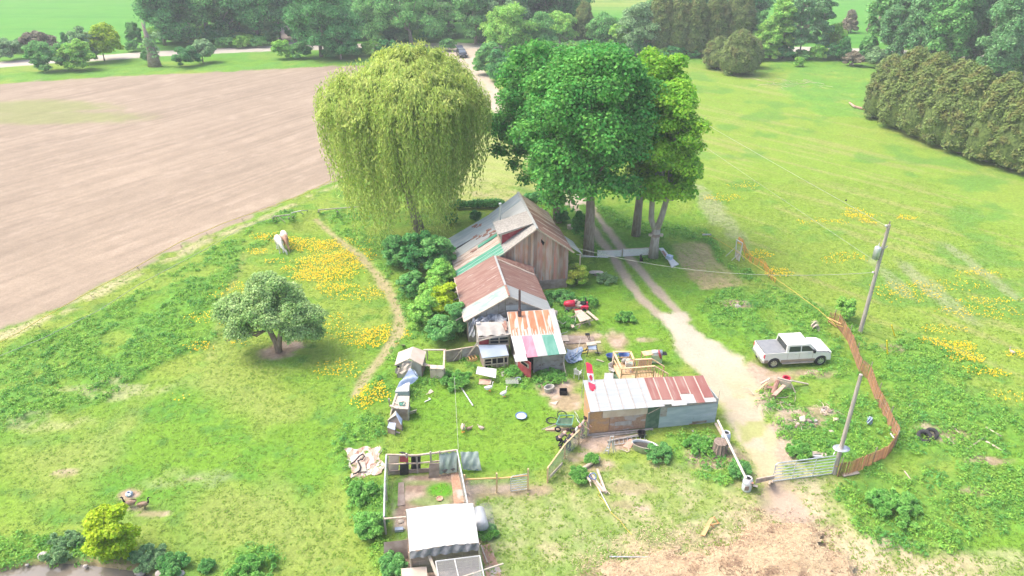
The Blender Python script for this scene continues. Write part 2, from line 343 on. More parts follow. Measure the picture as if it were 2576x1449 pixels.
FLOWERS = [(800, 620, 2.6, 1.6, 1), (850, 650, 3.0, 1.8, 1), (830, 690, 2.8, 1.6, 1), (845, 730, 1.6, 1.2, .8), (870, 670, 2, 1.4, 1), (800, 660, 1.5, 1.2, .9), (830, 615, 3.2, 1.2, .8), (960, 845, 1.8, 1.0, 1), (935, 865, 1.6, .9, .9), (975, 830, .9, .9, .8), (880, 850, 1.8, .8, .45), (920, 745, 2.5, 1.2, .3),
 (680, 600, 1.6, .8, .8), (735, 610, 1.6, 1, .9), (650, 635, 1.4, .7, .7), (690, 660, 1, .5, .5), (740, 680, 1, .6, .5), (925, 1000, 1.4, 1.1, 1), (910, 1020, .9, .7, .8), (505, 875, 1.2, .7, .8), (590, 860, 1, .6, .5), (860, 930, 2, 1, .35), (800, 830, 3, 2, .25), (600, 800, 4, 1.2, .25), (620, 740, 3, 2, .2),
 (2400, 880, 1.8, .9, 1), (2430, 905, 1.4, .7, 1), (2350, 865, 1.2, .6, .8), (2480, 940, 1.4, .6, .8), (2570, 895, 1.2, .5, .8), (2160, 545, 1.6, .8, .8), (2180, 560, 1, .6, .6), (2070, 560, 2, .8, .4), (1905, 645, 1.8, 1, .7), (1960, 690, 1.2, 1, .7), (1820, 500, 2, 1, .3),
 (2290, 740, 3, 1.5, .28), (2380, 720, 4, 1, .2), (2460, 790, 3, 1.2, .25), (2280, 550, 1, .6, .7), (2480, 560, 2, 1.5, .25), (2150, 530, 1, .5, .5), (2470, 690, 2, 1, .3), (1880, 470, 2, 1.2, .25), (2120, 650, 2, 1, .3), (2500, 760, 3, .5, .4), (490, 590, 1, .5, .2),
 (2380, 830, 2, .7, .3), (2560, 1000, 2, .7, .25), (450, 1005, 1, .5, .15)]
STR = [(1470, 1400), (1510, 1385), (1570, 1378), (1620, 1360), (1680, 1345), (1740, 1350), (1762, 1362), (1800, 1352), (1850, 1330), (1900, 1305), (1960, 1295), (2020, 1300), (2060, 1325), (2100, 1370), (2150, 1400), (2190, 1440), (2200, 1540), (1460, 1540), (1490, 1450)]
TRACK_L = [(1420, 498), (1438, 512), (1462, 540), (1490, 574), (1531, 631), (1571, 691), (1609, 745), (1650, 785), (1690, 812)]
TRACK_R = [(1470, 500), (1490, 524), (1525, 572), (1569, 631), (1617, 687), (1648, 724), (1690, 768), (1722, 800)]
DRIVE = [(1161, 118), (1163, 145), (1185, 172), (1208, 203), (1235, 238), (1262, 272), (1300, 320), (1345, 385), (1400, 450), (1440, 505)]
APRON = [(1655, 788), (1722, 788), (1772, 850), (1850, 893), (1885, 925), (1905, 960), (1912, 1000), (1922, 1050), (1945, 1105), (1962, 1150), (1955, 1190), (1905, 1200), (1880, 1150), (1845, 1090), (1815, 1045), (1795, 990), (1760, 945), (1705, 880), (1685, 835)]
def ground_fields(x, y):
    M = Masks(x, y); n1 = fbm(x, y, 9, 4, 1); n2 = fbm(x, y, 2.2, 3, 2); n3 = fbm(x, y, .7, 2, 3); n4 = fbm(x, y, 34, 3, 4)
    c = lambda *v: np.array(v)[None, :]
    def mixm(col, tgt, m): return col * (1 - m[:, None]) + tgt * m[:, None]
    col = np.repeat(c(.145, .275, .030), len(x), 0)
    col = mixm(col, c(.215, .292, .050), sstep(.42, .66, n1))                # sun-dried yellower grass
    col = mixm(col, c(.090, .225, .030), sstep(.52, .70, n2) * .6)
    col = mixm(col, c(.062, .175, .038), sstep(.62, .74, fbm(x, y, 1.1, 3, 12)) * .55)
    # pasture on the right is yellower and streaked along the drive direction
    past = M.poly([(1690, 150), (2180, 240), (2200, 330), (2640, 480), (2640, 1000), (2330, 850), (2080, 790), (1900, 690), (1800, 600), (1765, 480), (1740, 330)], 2, 1.5)
    sx, sy = x * .75 + y * .66, -x * .66 + y * .75
    st = fbm(sx * 6, sy * .55, 6, 3, 6)
    col = mixm(col, c(.200, .290, .042), past * .75)
    col = mixm(col, c(.290, .285, .105), past * sstep(.56, .70, st) * .5)
    col = mixm(col, c(.100, .235, .040), past * sstep(.55, .68, fbm(x, y, 5, 4, 14)) * .65)
    col = mixm(col, c(.26, .29, .14), np.minimum(1, M.blobs([(1790, 520, 1.2, 7, .8), (1830, 560, 1.2, 6, .7), (2330, 720, .8, 5, .8), (2480, 690, .7, 6, .7), (2390, 760, .8, 6, .6), (2240, 700, .8, 4, .6)])))
    far = sstep(150, 190, y); col = mixm(col, c(.085, .27, .040), far * .85)
    col = mixm(col, c(.24, .30, .07), far * sstep(60, 20, abs(x - 22)) * sstep(235, 275, y))
    st2 = vnoise(x * .08, y + x * .10, 2.2, 22); col = mixm(col, c(.06, .21, .035), far * sstep(.55, .8, st2) * .5)
    # hay meadow behind the house
    hay = M.poly([(1130, 340), (1345, 330), (1420, 450), (1370, 505), (1120, 518), (1100, 430)], 1.0, .8)
    arc = np.sin(np.hypot(x + 14, y - 60) * 2.6) * .5 + .5
    col = mixm(col, c(.270, .320, .090), hay * .9); col = mixm(col, c(.33, .33, .14), hay * arc * .45); col = mixm(col, c(.37, .30, .19), hay * sstep(.5, .7, n2) * sstep(88, 80, y) * .5)
    gar = M.poly([(1682, 614), (1790, 608), (1800, 648), (1882, 715), (1762, 730), (1730, 690), (1705, 650)], .4, .4)
    col = mixm(col, c(.31, .29, .12), gar * .85); col = mixm(col, c(.35, .27, .15), gar * sstep(.5, .65, n2) * .6)
    # pale lawn in the bottom middle and left, straw litter
    low = M.poly([(1180, 1230), (1480, 1180), (1640, 1160), (1880, 1230), (2100, 1200), (2250, 1400), (2640, 1400), (2640, 1520), (1180, 1520)], 1.2, 1)
    col = mixm(col, c(.245, .300, .105), low * .55); col = mixm(col, c(.40, .34, .20), low * sstep(.50, .70, fbm(x, y, 1.3, 4, 31)) * .55)
    lit = np.maximum(M.poly(STR, 1.0, 2.2), .8 * M.poly([(1900, 1200), (1975, 1205), (2080, 1300), (2180, 1370), (2330, 1400), (2500, 1440), (2500, 1520), (2000, 1500), (1850, 1330), (1920, 1290)], 1.2, 2.0)); col = mixm(col, c(.43, .34, .205), lit * sstep(.26, .52, n2 * .5 + n3 * .5) * .95)
    drylawn = M.poly([(400, 980), (560, 880), (840, 1100), (860, 1449), (560, 1449), (300, 1300), (0, 1150)], 3, 2)
    col = mixm(col, c(.225, .290, .070), drylawn * sstep(.45, .62, n1) * .8)
    lush = M.poly([(1120, 960), (1460, 930), (1420, 1060), (1380, 1180), (1170, 1190), (1000, 1130), (1050, 980)], .8, .6)
    col = mixm(col, c(.135, .270, .025), lush * .7)
    lush2 = M.poly([(1440, 640), (1640, 800), (1700, 880), (1690, 940), (1540, 880), (1500, 830), (1440, 720)], 1, .6); col = mixm(col, c(.120, .265, .022), lush2 * sstep(800, 500, y * 10) * 0 + lush2 * .7)
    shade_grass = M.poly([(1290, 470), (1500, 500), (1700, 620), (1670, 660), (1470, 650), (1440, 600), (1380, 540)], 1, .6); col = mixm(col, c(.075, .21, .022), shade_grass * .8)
    # ---- tall weeds
    tall = np.zeros(len(x))
    for t in TALL: tall = np.maximum(tall, M.poly(t, .4, .7))
    tall = tall * (1 - M.poly([(860, 1127), (956, 1119), (970, 1196), (884, 1213)], .2, .1))
    tall = tall * (.25 + .75 * sstep(.34, .50, fbm(x, y, 2.6, 3, 17)))
    col = mixm(col, c(.125, .275, .040), tall * .75); col = mixm(col, c(.10, .24, .042), tall * sstep(.5, .66, n2) * .6)
    # ---- worn earth, scuffs
    sc = M.blobs(SCUFF, .9) * sstep(.38, .58, n3 * .6 + n2 * .4); col = mixm(col, c(.44, .37, .24), sc * .9)
    fence_strip = M.line([(-40, 868), (120, 800), (330, 695), (520, 605), (640, 560), (700, 530), (780, 495), (860, 462)], [1.3, 1.3, 1.2, 1.0, .8, .6, .5], .6, .6)
    col = mixm(col, c(.40, .36, .20), fence_strip * sstep(.35, .5, n2) * .9)
    di = M.blobs(DIRT); col = mixm(col, c(.36, .25, .185), di); col = mixm(col, c(.44, .34, .27), di * sstep(.5, .7, n3))
    pen = M.poly([(985, 1205), (1150, 1188), (1178, 1210), (1200, 1300), (1210, 1460), (1000, 1460), (988, 1300)], .15, .25)
    col = mixm(col, c(.27, .195, .145), pen); col = mixm(col, c(.40, .32, .25), pen * sstep(.52, .66, n3)); grn = pen * M.blobs([(1110, 1232, .75, .65, 1), (1085, 1262, 1.2, .4, .5), (995, 1240, .4, 1.6, .8), (1010, 1345, .3, .4, .8), (1060, 1215, 1.5, .2, .4)], .4)
    col = mixm(col, c(.10, .28, .02), grn)
    # ---- worn walking path
    path = M.line([(795, 553), (815, 572), (850, 602), (900, 640), (948, 690), (982, 740), (1004, 790), (1002, 838), (965, 895), (918, 950), (890, 995)], [.5, .6, .7, .8, .9, 1.0, 1.0, .9, .8, .6], .25, .3)
    path2 = M.line([(612, 640), (600, 690), (555, 760), (545, 850), (530, 900)], .5, .4, .3) * .5
    col = mixm(col, c(.36, .30, .17), path * .9); col = mixm(col, c(.27, .29, .10), path2)
    # ---- two-wheel track and gravel
    w = .85
    trk = np.maximum(M.line(TRACK_L, w, .22, .3), M.line(TRACK_R, w, .22, .3))
    drv = M.line(DRIVE, [9, 6.5, 4.6, 4.2, 4.0, 3.6, 3.4, 3.2, 3.0], .4, .4); mid = M.line(DRIVE[3:], .9, .3, .5)
    apr = M.poly(APRON, .35, .7); stn = M.line([(1915, 920), (1925, 1000), (1935, 1060), (1960, 1110), (1975, 1150)], 1.5, .5, 1.0) * sstep(.40, .52, n2)
    bel = M.poly([(1915, 1205), (1965, 1212), (2000, 1262), (2045, 1310), (1980, 1330), (1930, 1285)], .5, .6)
    drive = np.maximum(np.maximum(trk, drv), np.maximum(apr, bel))
    col = mixm(col, c(.38, .30, .225), stn)
    col = mixm(col, c(.36, .30, .225), trk); col = mixm(col, c(.43, .365, .28), drv); col = mixm(col, c(.26, .32, .13), drv * mid * sstep(.42, .6, n2) * .8)
    col = mixm(col, c(.43, .37, .265), apr); col = mixm(col, c(.45, .355, .20), apr * sstep(.45, .62, n2) * .7 * sstep(46, 40, y)); col = mixm(col, c(.46, .42, .345), apr * sstep(40, 48, y) * .6); col = mixm(col, c(.40, .31, .23), bel)
    col = mixm(col, c(.33, .34, .14), apr * sstep(.54, .64, fbm(x, y, 1.6, 3, 41)) * sstep(42, 38, y))
    road = M.line(ROAD, 7.5, .5, .5); col = mixm(col, c(.43, .395, .335), road)
    lane = M.line([(735, 118), (722, 95), (718, 68)], 5, .4, .3); col = mixm(col, c(.40, .34, .30), lane)
    # ---- ploughed field
    fld = M.poly(FIELD, .5, 1.1)
    fx, fy = x * .52 + y * .854, -x * .854 + y * .52
    rows = vnoise(fx * .05, fy * 1.0 + 3 * n4, .55, 51); rows2 = vnoise(fx * .04, fy + 3 * n4, 2.6, 52)
    fc = np.repeat(c(.285, .226, .166), len(x), 0); fc = fc * (1 + .26 * (rows - .5) + .08 * (rows2 - .5) + .14 * (n1 - .5))[:, None]
    fc = mixm(fc, c(.42, .335, .255), sstep(.58, .80, fbm(fx * .35, fy, 1.1, 4, 55)) * .35)
    fc = mixm(fc, c(.20, .25, .07), M.blobs([(60, 270, 14, 5, .75), (120, 296, 14, 4, .7), (0, 285, 12, 5, .6)], .4) * .8)
    col = mixm(col, fc, fld)
    # ---- pond basin
    pond = M.poly(POND, .22, .1); rim = M.line(POND[:8], .7, .3, .4)
    col = mixm(col, c(.36, .25, .15), rim * .8); col = mixm(col, c(.20, .16, .12), pond)
    # ---- heights
    z = (n2 - .5) * .05 + (n3 - .5) * .05
    z = z * (1 - drive) * (1 - road) * (1 - fld) + fld * (rows - .5) * .03
    z += tall * (.05 + .22 * n2 * (1 - np.clip(path, 0, 1)))
    z -= pond * .55; z -= trk * .04; z += di * 0
    fl = M.blobs(FLOWERS, .8) * (1 - path)
    grass_ok = (1 - drive) * (1 - road) * (1 - fld) * (1 - pond) * (1 - np.clip(di, 0, 1)) * (1 - pen * (1 - grn)) * (1 - stn)
    col = np.clip(col * (1 + .16 * (n3 - .5) + .14 * (n2 - .5))[:, None], 0, 1)
    return dict(col=col, z=z, tall=tall, fl=fl, grass=grass_ok, drive=drive, road=np.maximum(road, lane), field=fld, path=np.maximum(path, 0), pond=pond, past=past, far=far)
def axis(segs):
    out = [segs[0][0]]
    for a, b, d0, d1 in segs:
        v = a; L = b - a
        while v < b - 1e-6:
            d = d0 + (d1 - d0) * (v - a) / L; v += d; out.append(min(v, b))
    return np.unique(np.round(out, 4))
ay = axis([(-40, 20, 20, 1), (20, 24, 1, .2), (24, 75, .2, .22), (75, 120, .22, .6), (120, 200, .6, 1.2), (200, 320, 1.2, 4), (320, 3000, 6, 400)])
axp = axis([(0, 34, .22, .22), (34, 80, .22, .8), (80, 170, .8, 2), (170, 400, 3, 30), (400, 2600, 40, 400)])
ax = np.concatenate([-axp[:0:-1], axp])
GX, GY = np.meshgrid(ax, ay); gx, gy = GX.ravel(), GY.ravel()
G = ground_fields(gx, gy)
nx, ny = len(ax), len(ay)
def ground_mat(name, bump, bsc, vv):
    m = bpy.data.materials.new(name); m.use_nodes = True; nt = m.node_tree; N = nt.nodes; L = nt.links; b = N['Principled BSDF']
    b.inputs['Roughness'].default_value = .95; b.inputs['Specular IOR Level'].default_value = .1
    a = N.new('ShaderNodeAttribute'); a.attribute_name = 'surface'; tc = N.new('ShaderNodeTexCoord')
    n = N.new('ShaderNodeTexNoise'); n.inputs['Scale'].default_value = bsc; n.inputs['Detail'].default_value = 6; n.inputs['Roughness'].default_value = .7; L.new(tc.outputs['Object'], n.inputs['Vector'])
    r = N.new('ShaderNodeMapRange'); r.inputs[1].default_value = .3; r.inputs[2].default_value = .7; r.inputs[3].default_value = 1 - vv; r.inputs[4].default_value = 1 + vv; L.new(n.outputs['Fac'], r.inputs[0])
    h = N.new('ShaderNodeHueSaturation'); L.new(r.outputs[0], h.inputs['Value']); L.new(a.outputs['Color'], h.inputs['Color']); L.new(h.outputs[0], b.inputs['Base Color'])
    bp = N.new('ShaderNodeBump'); bp.inputs['Strength'].default_value = bump; bp.inputs['Distance'].default_value = .12; L.new(n.outputs['Fac'], bp.inputs['Height']); L.new(bp.outputs[0], b.inputs['Normal'])
    return m
gm_grass = ground_mat('grass_ground', .7, 3.2, .26); gm_soil = ground_mat('soil_ground', .5, 3.5, .13); gm_gravel = ground_mat('gravel_ground', .4, 5, .12)
verts = np.stack([gx, gy, G['z']], 1)
ii = (np.arange(ny - 1)[:, None] * nx + np.arange(nx - 1)[None, :]).ravel()
quads = np.stack([ii, ii + 1, ii + nx + 1, ii + nx], 1)
fm = lambda k: G[k][quads].mean(1)
cls = np.zeros(len(quads), int); cls[fm('field') > .5] = 1; cls[fm('drive') > .5] = 2; cls[fm('path') > .5] = 4; cls[fm('road') > .5] = 3
for k, nm, mt in ((0, 'ground', gm_grass), (1, 'ploughed_field', gm_soil), (2, 'driveway', gm_gravel), (3, 'road', gm_gravel), (4, 'path', gm_soil)):
    q = quads[cls == k]; u, inv = np.unique(q, return_inverse=True); inv = inv.reshape(-1); n = len(q)
    me = bpy.data.meshes.new(nm); me.vertices.add(len(u)); me.vertices.foreach_set('co', verts[u].reshape(-1).astype(np.float32))
    me.loops.add(n * 4); me.loops.foreach_set('vertex_index', inv.astype(np.int32)); me.polygons.add(n)
    me.polygons.foreach_set('loop_start', np.arange(0, n * 4, 4, dtype=np.int32)); me.polygons.foreach_set('loop_total', np.full(n, 4, dtype=np.int32))
    me.polygons.foreach_set('use_smooth', np.ones(n, dtype=bool)); me.update()
    at = me.color_attributes.new('surface', 'FLOAT_COLOR', 'POINT'); at.data.foreach_set('color', np.concatenate([G['col'][u], np.ones((len(u), 1))], 1).astype(np.float32).reshape(-1))
    me.materials.append(mt); o = bpy.data.objects.new(nm, me); scn.collection.objects.link(o); tag(o, kind='structure')
water_m = mk('pond_water', (.20, .17, .13), (.16, .145, .12), sc=(.6, .6, .6), rough=.04, spec=.6, bump=.04, bsc=3)
wp = [P(*p) for p in POND]; wp = [Vector((v.x, v.y, -.12)) for v in wp]
wc = sum(wp, Vector()) / len(wp); wp = [wc + (v - wc) * 1.05 for v in wp]
o = MB().add(wp, [tuple(range(len(wp)))[::-1]]).build('pond_water', water_m); tag(o, kind='structure'); o.location.z = -.12

# ------------------------------------------------------------------ ground cover: uncountable grass tufts, weeds and flowers
leaf_w1 = leafmat('weed_leaf', (.14, .295, .045), (.19, .335, .05), .30, .4, gain=1.49)
leaf_w2 = leafmat('weed_leaf_dark', (.095, .25, .055), (.15, .31, .048), .3, .4, gain=1.49)
leaf_g = leafmat('grass_blade', (.18, .32, .036), (.24, .35, .058), .22, .45, gain=1.1)
flow_m = mk('buttercup_petal', (.85, .60, .005), (.80, .50, .005), rough=.6, island=.12, trans=.2)
def scatter(n, x0, x1, y0, y1, key, thr, r=rng):
    x = r.uniform(x0, x1, n); y = 24 + (y1 - 24) * r.random(n) ** 1.25 if y0 is None else r.uniform(y0, y1, n)
    f = ground_fields(x, y); keep = r.random(n) < f[key] * (f[key] > thr)
    inview = np.abs(x) < (y * .883 + 14) * .76 + 2
    k = keep & inview
    return x[k], y[k], {q: f[q][k] for q in ('z', 'tall', 'grass', 'pond')}
def tufts(x, y, z, rad, hgt_, per, w, l, spread_up=1.1):
    n = len(x); X = np.repeat(x, per); Y = np.repeat(y, per); Z = np.repeat(z, per); RR = np.repeat(rad, per); H = np.repeat(hgt_, per)
    a = rng.uniform(0, 2 * math.pi, n * per); q = np.sqrt(rng.random(n * per)); hh = np.sqrt(1 - q * q * .9) * rng.uniform(.5, 1, n * per)
    pos = np.stack([X + np.cos(a) * q * RR, Y + np.sin(a) * q * RR, Z + .02 + hh * H], 1)
    nr = np.stack([np.cos(a) * q, np.sin(a) * q, np.full(n * per, spread_up)], 1) + rng.normal(size=(n * per, 3)) * .35
    return leaf_quads(pos, nr, w * rng.uniform(.6, 1.3, n * per), l * rng.uniform(.6, 1.3, n * per))
x, y, f = scatter(42000, -50, 50, None, 80, 'tall', .3)
print('weeds', len(x))
h = len(x) // 2
sz = 1 + (y > 55) * .3
tag(fast_quads('tall_weeds', tufts(x[:h], y[:h], f['z'][:h], rng.uniform(.14, .42, h), rng.uniform(.06, .34, h), 15, .085, .18), leaf_w1), kind='stuff')
m_ = len(x) - h
tag(fast_quads('dark_weeds', tufts(x[h:], y[h:], f['z'][h:], rng.uniform(.14, .4, m_), rng.uniform(.08, .38, m_), 15, .09, .19), leaf_w2), kind='stuff')
x, y, f = scatter(44000, -46, 52, None, 85, 'grass', .5)
print('grass', len(x))
tag(fast_quads('grass', tufts(x, y, f['z'], rng.uniform(.08, .26, len(x)), rng.uniform(.02, .055, len(x)), 5, .05, .14, spread_up=2.6), leaf_g), kind='stuff')
x, y, f = scatter(230000, -32, 48, 38, 85, 'fl', .06)
print('flowers', len(x))
k = rng.random(len(x)) < .98
x, y, z = x[k], y[k], f['z'][k]; n = len(x)
tag(fast_quads('buttercups', leaf_quads(np.stack([x, y, z + rng.uniform(.08, .3, n)], 1), np.stack([rng.normal(size=n) * .35, rng.normal(size=n) * .35 - .3, np.ones(n)], 1), rng.uniform(.08, .13, n), rng.uniform(.08, .13, n)), flow_m), kind='stuff')
# ------------------------------------------------------------------ farmhouse (local frame: x across, y towards the road, z up; origin below the gable peak)
HR = R(10)
house = thing('farmhouse', 'old board-sided farmhouse with long patchwork metal roof and grey dormer', 'house', (2.05, 56.1, 0), HR)
def hp(name, mat, mb, parent=house, label=None, smooth=False):
    o = mb.build(name, mat, parent, world=False, smooth=smooth); return tag(o, label)
zl = lambda r: 6.0 + .714 * r if r > -2.8 else 4.0 + (r + 2.8) * .55     # left slope, main part
zr = lambda r: 6.0 - .74 * r
def strip(f0, f1, r0, r1, zf, lift=.0, t=.03, skew=0):
    mb = MB(); rs = [r0, r1] if not (min(r0, r1) < -2.8 < max(r0, r1)) else [r0, -2.8, r1]
    for a, b in zip(rs, rs[1:]):
        za, zb = zf(a) + lift, zf(b) + lift
        mb.slab([(a, f0, za), (b, f0 + skew * (b - a), zb), (b, f1 + skew * (b - a), zb), (a, f1, za)], t)
    return mb
# walls
w = MB(); r = -6.45
rr = random.Random(3)
while r < 2.9:
    wd = rr.uniform(.16, .30); a, b = r, min(r + wd, 2.92)
    ta, tb = (zl(a) if a < 0 else zr(a)) - .08, (zl(b) if b < 0 else zr(b)) - .08
    d = rr.uniform(0, .02); z0 = .0
    w.hexa([(a, -d, z0), (b - .012, -d, z0), (b - .012, .05, z0), (a, .05, z0)], [(a, -d, ta), (b - .012, -d, tb), (b - .012, .05, tb), (a, .05, ta)]); r = b + .001
hp('gable_wall', board, w, label='vertical weathered board gable wall streaked with rust red')
w = MB(); w2 = MB(); f = 0.06
while f < 8.2:
    b = min(f + rr.uniform(.18, .3), 8.2); w.box((2.86, (f + b) / 2, 1.78), (.06, b - f - .01, 3.56)); w2.box((-6.45, (f + b) / 2, .93), (.06, b - f - .01, 1.86)); f = b
hp('side_wall', greyboard, w); hp('side_wall', greyboard, w2)
w = MB(); w.slab([(-6.45, 8.22, 0), (2.86, 8.22, 0), (2.86, 8.22, 3.6), (0, 8.22, 5.9), (-2.8, 8.22, 3.9), (-6.45, 8.22, 1.8)], .05, (0, 1, 0)); hp('back_wall', greyboard, w)
hp('wall_foot', brownwall, MB().box((1.6, -.06, .45), (2.5, .04, .9)))
# right slope
hp('roof', sheet_r, strip(-.35, 5.2, 0, 3.3, zr), label='rusty brown right hand roof slope')
hp('roof', sheet_s, strip(5.2, 8.5, 0, 3.0, zr), label='streaked grey brown sheets at far end')
pt = MB()
for (f0, f1, a, b) in ((3.9, 4.25, .3, 3.1), (1.2, 1.45, .9, 3.2), (2.5, 2.62, .4, 3.2)): pt.add(strip(f0, f1, a, b, zr, .03).v, strip(f0, f1, a, b, zr, .03).f)
hp('roof_patch', sheet_s, pt)
# left slope
hp('roof', sheet_w, strip(1.4, 8.4, 0, -2.82, zl), label='white painted sheets of the upper left slope')
hp('roof', sheet_b, strip(5.6, 8.4, -2.83, -6.9, zl), label='pale blue sheets at the far left eave')
hp('roof', sheet_w, strip(4.1, 5.7, -2.83, -6.5, zl, skew=.12), label='white sheets of the lower left slope')
hp('roof', sheet_s, strip(1.7, 4.3, -2.83, -6.95, zl, -.035, skew=.1), label='brown and white streaked sheets')
hp('roof', sheet_g, strip(-.5, 1.75, -2.84, -7.0, zl, .04, skew=.1), label='green sheets beside the wing')
hp('roof', shingle, strip(-.35, 1.42, 0, -2.83, zl, .01), label='grey shingles below the gable peak')
hp('roof_patch', sheet_g, strip(3.3, 3.85, -2.0, -4.6, zl, .045, skew=.14), label='long green repair sheet')
hp('roof_patch', sheet_b, strip(6.6, 8.42, -.02, -2.8, zl, .03), label='pale blue sheet by the far ridge')
hp('roof_patch', rust_p, strip(2.2, 3.0, -.12, -.62, zl, .035), label='square rust coloured patch by the ridge')
rr = random.Random(8)
for k in range(13):
    a = rr.uniform(-4.9, -1.2); f = rr.uniform(2.9, 7.6)
    mb = MB()
    for j in range(3):
        q = strip(f + j * .13, f + j * .13 + rr.uniform(.08, .2), a - rr.uniform(0, .25), a - rr.uniform(.3, .7), zl, .035 + j * .004); mb.add(q.v, q.f)
    hp('rust_stain', rust_p, mb)
for s_ in (-.4, .1, .6, 1.15): hp('seam', white, strip(s_, s_ + .04, -2.6, -6.9, zl, .055, .02, skew=.1))
rg = MB(); rg.bar((0, -.38, 6.05), (0, 8.5, 6.05), .22, .05); hp('ridge_cap', sheet_w, rg)
rk = MB()
rk.bar((0, -.37, 5.98), (-2.8, -.37, 3.98), .04, .13); rk.bar((0, -.37, 5.98), (3.32, -.37, 3.52), .04, .13); rk.bar((-2.8, -.42, 4.02), (-3.6, -.42, 3.6), .05, .13); hp('barge_board', oldlum, rk)
# porch roof on the far right corner
hp('porch_roof', sheet_b, MB().slab([(3.3, 1.1, 3.5), (4.35, .6, 2.85), (4.2, 3.4, 2.85), (3.2, 3.6, 3.55)], .03), label='pale blue porch roof on the right side')
hp('porch_post', oldlum, MB().bar((4.2, .75, 0), (4.2, .75, 2.8), .1))
for (f, z0, z1) in ((.45, 1.5, 2.6), (4.4, 1.2, 2.3)):
    fr = hp('window', oldlum, MB().box((2.92, f, (z0 + z1) / 2), (.05, .75, z1 - z0)))
    tag(MB().box((2.95, f, (z0 + z1) / 2), (.03, .6, z1 - z0 - .14)).build('pane', glass, fr, world=False))
# flashing, board and meter on the gable
hp('vent_hole', dark, MB().slab([(.42, -.07, 4.9), (.75, -.07, 4.55), (.62, -.07, 4.25), (.45, -.07, 4.6)], .02, (0, -1, 0)))
hp('meter_box', galv, MB().box((-.1, -.12, 1.35), (.28, .16, .45))); hp('conduit', galv, MB().tube([(-.1, -.1, 1.5), (-.1, -.1, 2.2), (-.45, -.12, 2.2)], .03, 6))
# dormer
dm = hp('dormer', red, MB().slab([(-2.78, 1.3, 4.03), (-2.78, 1.3, 5.12), (-.2, 1.3, 5.85)], .05, (0, -1, 0)), label='red cheeked shed dormer')
tag(MB().slab([(-3.15, 1.0, 5.13), (.02, .8, 6.08), (.02, 3.7, 6.08), (-3.15, 3.7, 5.13)], .07).build('dormer_roof', shingle, dm, world=False))
fw = MB()
for a, b in ((1.25, 1.45), (3.3, 3.5)): fw.box((-2.8, (a + b) / 2, 4.6), (.1, b - a, 1.1))
fw.box((-2.8, 2.4, 4.15), (.1, 2.3, .2)); fw.box((-2.8, 2.4, 5.05), (.1, 2.3, .16)); fw.bar((-2.95, 1.0, 5.05), (-.3, 1.0, 5.85), .05, .1)
tag(fw.build('dormer_frame', cream, dm, world=False)); tag(MB().box((-2.76, 2.4, 4.6), (.06, 2.0, .9)).build('pane', glass, dm, world=False))
tag(MB().slab([(-2.7, 3.48, 4.1), (-2.7, 3.48, 5.1), (-.2, 3.48, 5.85)], .05, (0, 1, 0)).build('dormer_cheek', greyboard, dm, world=False))
cp = hp('chimney_pipe', galv, MB().tube([(-2.2, 5.4, 4.3), (-2.2, 5.4, 6.15)], .09, 10)); tag(MB().lathe((-2.2, 5.4, 6.12), [(.1, 0), (.17, .05), (.17, .12), (0, .2)], 10).build('pipe_cap', galv, cp, world=False))
# ---- wing (same building)
wz = lambda r: 3.95 - abs(r + 3.7) * .54
def wstrip(f0, f1, r0, r1, lift=0, t=.03):
    return MB().slab([(r0, f0, wz(r0) + lift), (r1, f0, wz(r1) + lift), (r1, f1, wz(r1) + lift), (r0, f1, wz(r0) + lift)], t)
hp('wing_roof', sheet_r, wstrip(-6.1, -.55, -3.7, -7.15, .02), label='red brown sheets of the wing')
hp('wing_roof', sheet_t, wstrip(-7.95, -6.1, -3.7, -7.2, .03), label='worn teal sheets at the near end of the wing')
hp('wing_roof', sheet_r, wstrip(-5.9, -1.0, -3.7, -.25, .02), label='red brown sheets facing the driveway')
hp('wing_roof', sheet_w, wstrip(-7.95, -5.9, -3.7, -.25, .03), label='cream white sheets at the near right corner')
hp('wing_flashing', sheet_s, wstrip(-1.5, -1.15, -3.6, -.35, .06)); hp('wing_flashing', rust_p, MB().slab([(-3.5, -.5, 3.9), (-.3, -.5, 2.55), (-.3, -1.05, 2.2), (-3.6, -1.05, 3.9)], .03))
hp('ridge_cap', sheet_w, MB().bar((-3.7, -6.2, 4.03), (-3.7, -.9, 4.03), .16, .04)); hp('ridge_cap', rust_p, MB().bar((-3.7, -7.97, 4.04), (-3.7, -6.2, 4.04), .16, .04))
hp('barge_board', cream, MB().bar((-3.7, -7.98, 3.93), (-.22, -7.98, 2.06), .05, .12)); hp('barge_board', oldlum, MB().bar((-3.7, -7.98, 3.93), (-7.15, -7.98, 2.08), .05, .1))
ed = MB(); rr = random.Random(5); f = -7.9
while f < -.6: b = f + rr.uniform(.15, .4); ed.box((-7.14, (f + b) / 2, 2.1), (rr.uniform(.08, .2), b - f - .03, .03)); f = b
hp('eave_edge', cream, ed)
rf = MB()
for f in (-6.9, -5.6, -4.9, -3.8, -2.7): rf.bar((-7.05, f, 2.0), (-7.75, f - .1, 1.7), .06)
hp('rafter_end', oldlum, rf)
w = MB(); r = -6.85
while r < -.45:
    b = min(r + rr.uniform(.5, 1.1), -.45); w.hexa([(r, -7.6, 0), (b - .02, -7.6, 0), (b - .02, -7.55, 0), (r, -7.55, 0)], [(r, -7.6, wz(r) - .06), (b - .02, -7.6, wz(b) - .06), (b - .02, -7.55, wz(b) - .06), (r, -7.55, wz(r) - .06)]); r = b
hp('wing_gable', oldwall, w, label='grey stained panel gable of the wing')
for x_ in (-6.85, -.45): hp('side_wall', brownwall, MB().box((x_, -4.1, 1.05), (.06, 6.9, 2.1)))
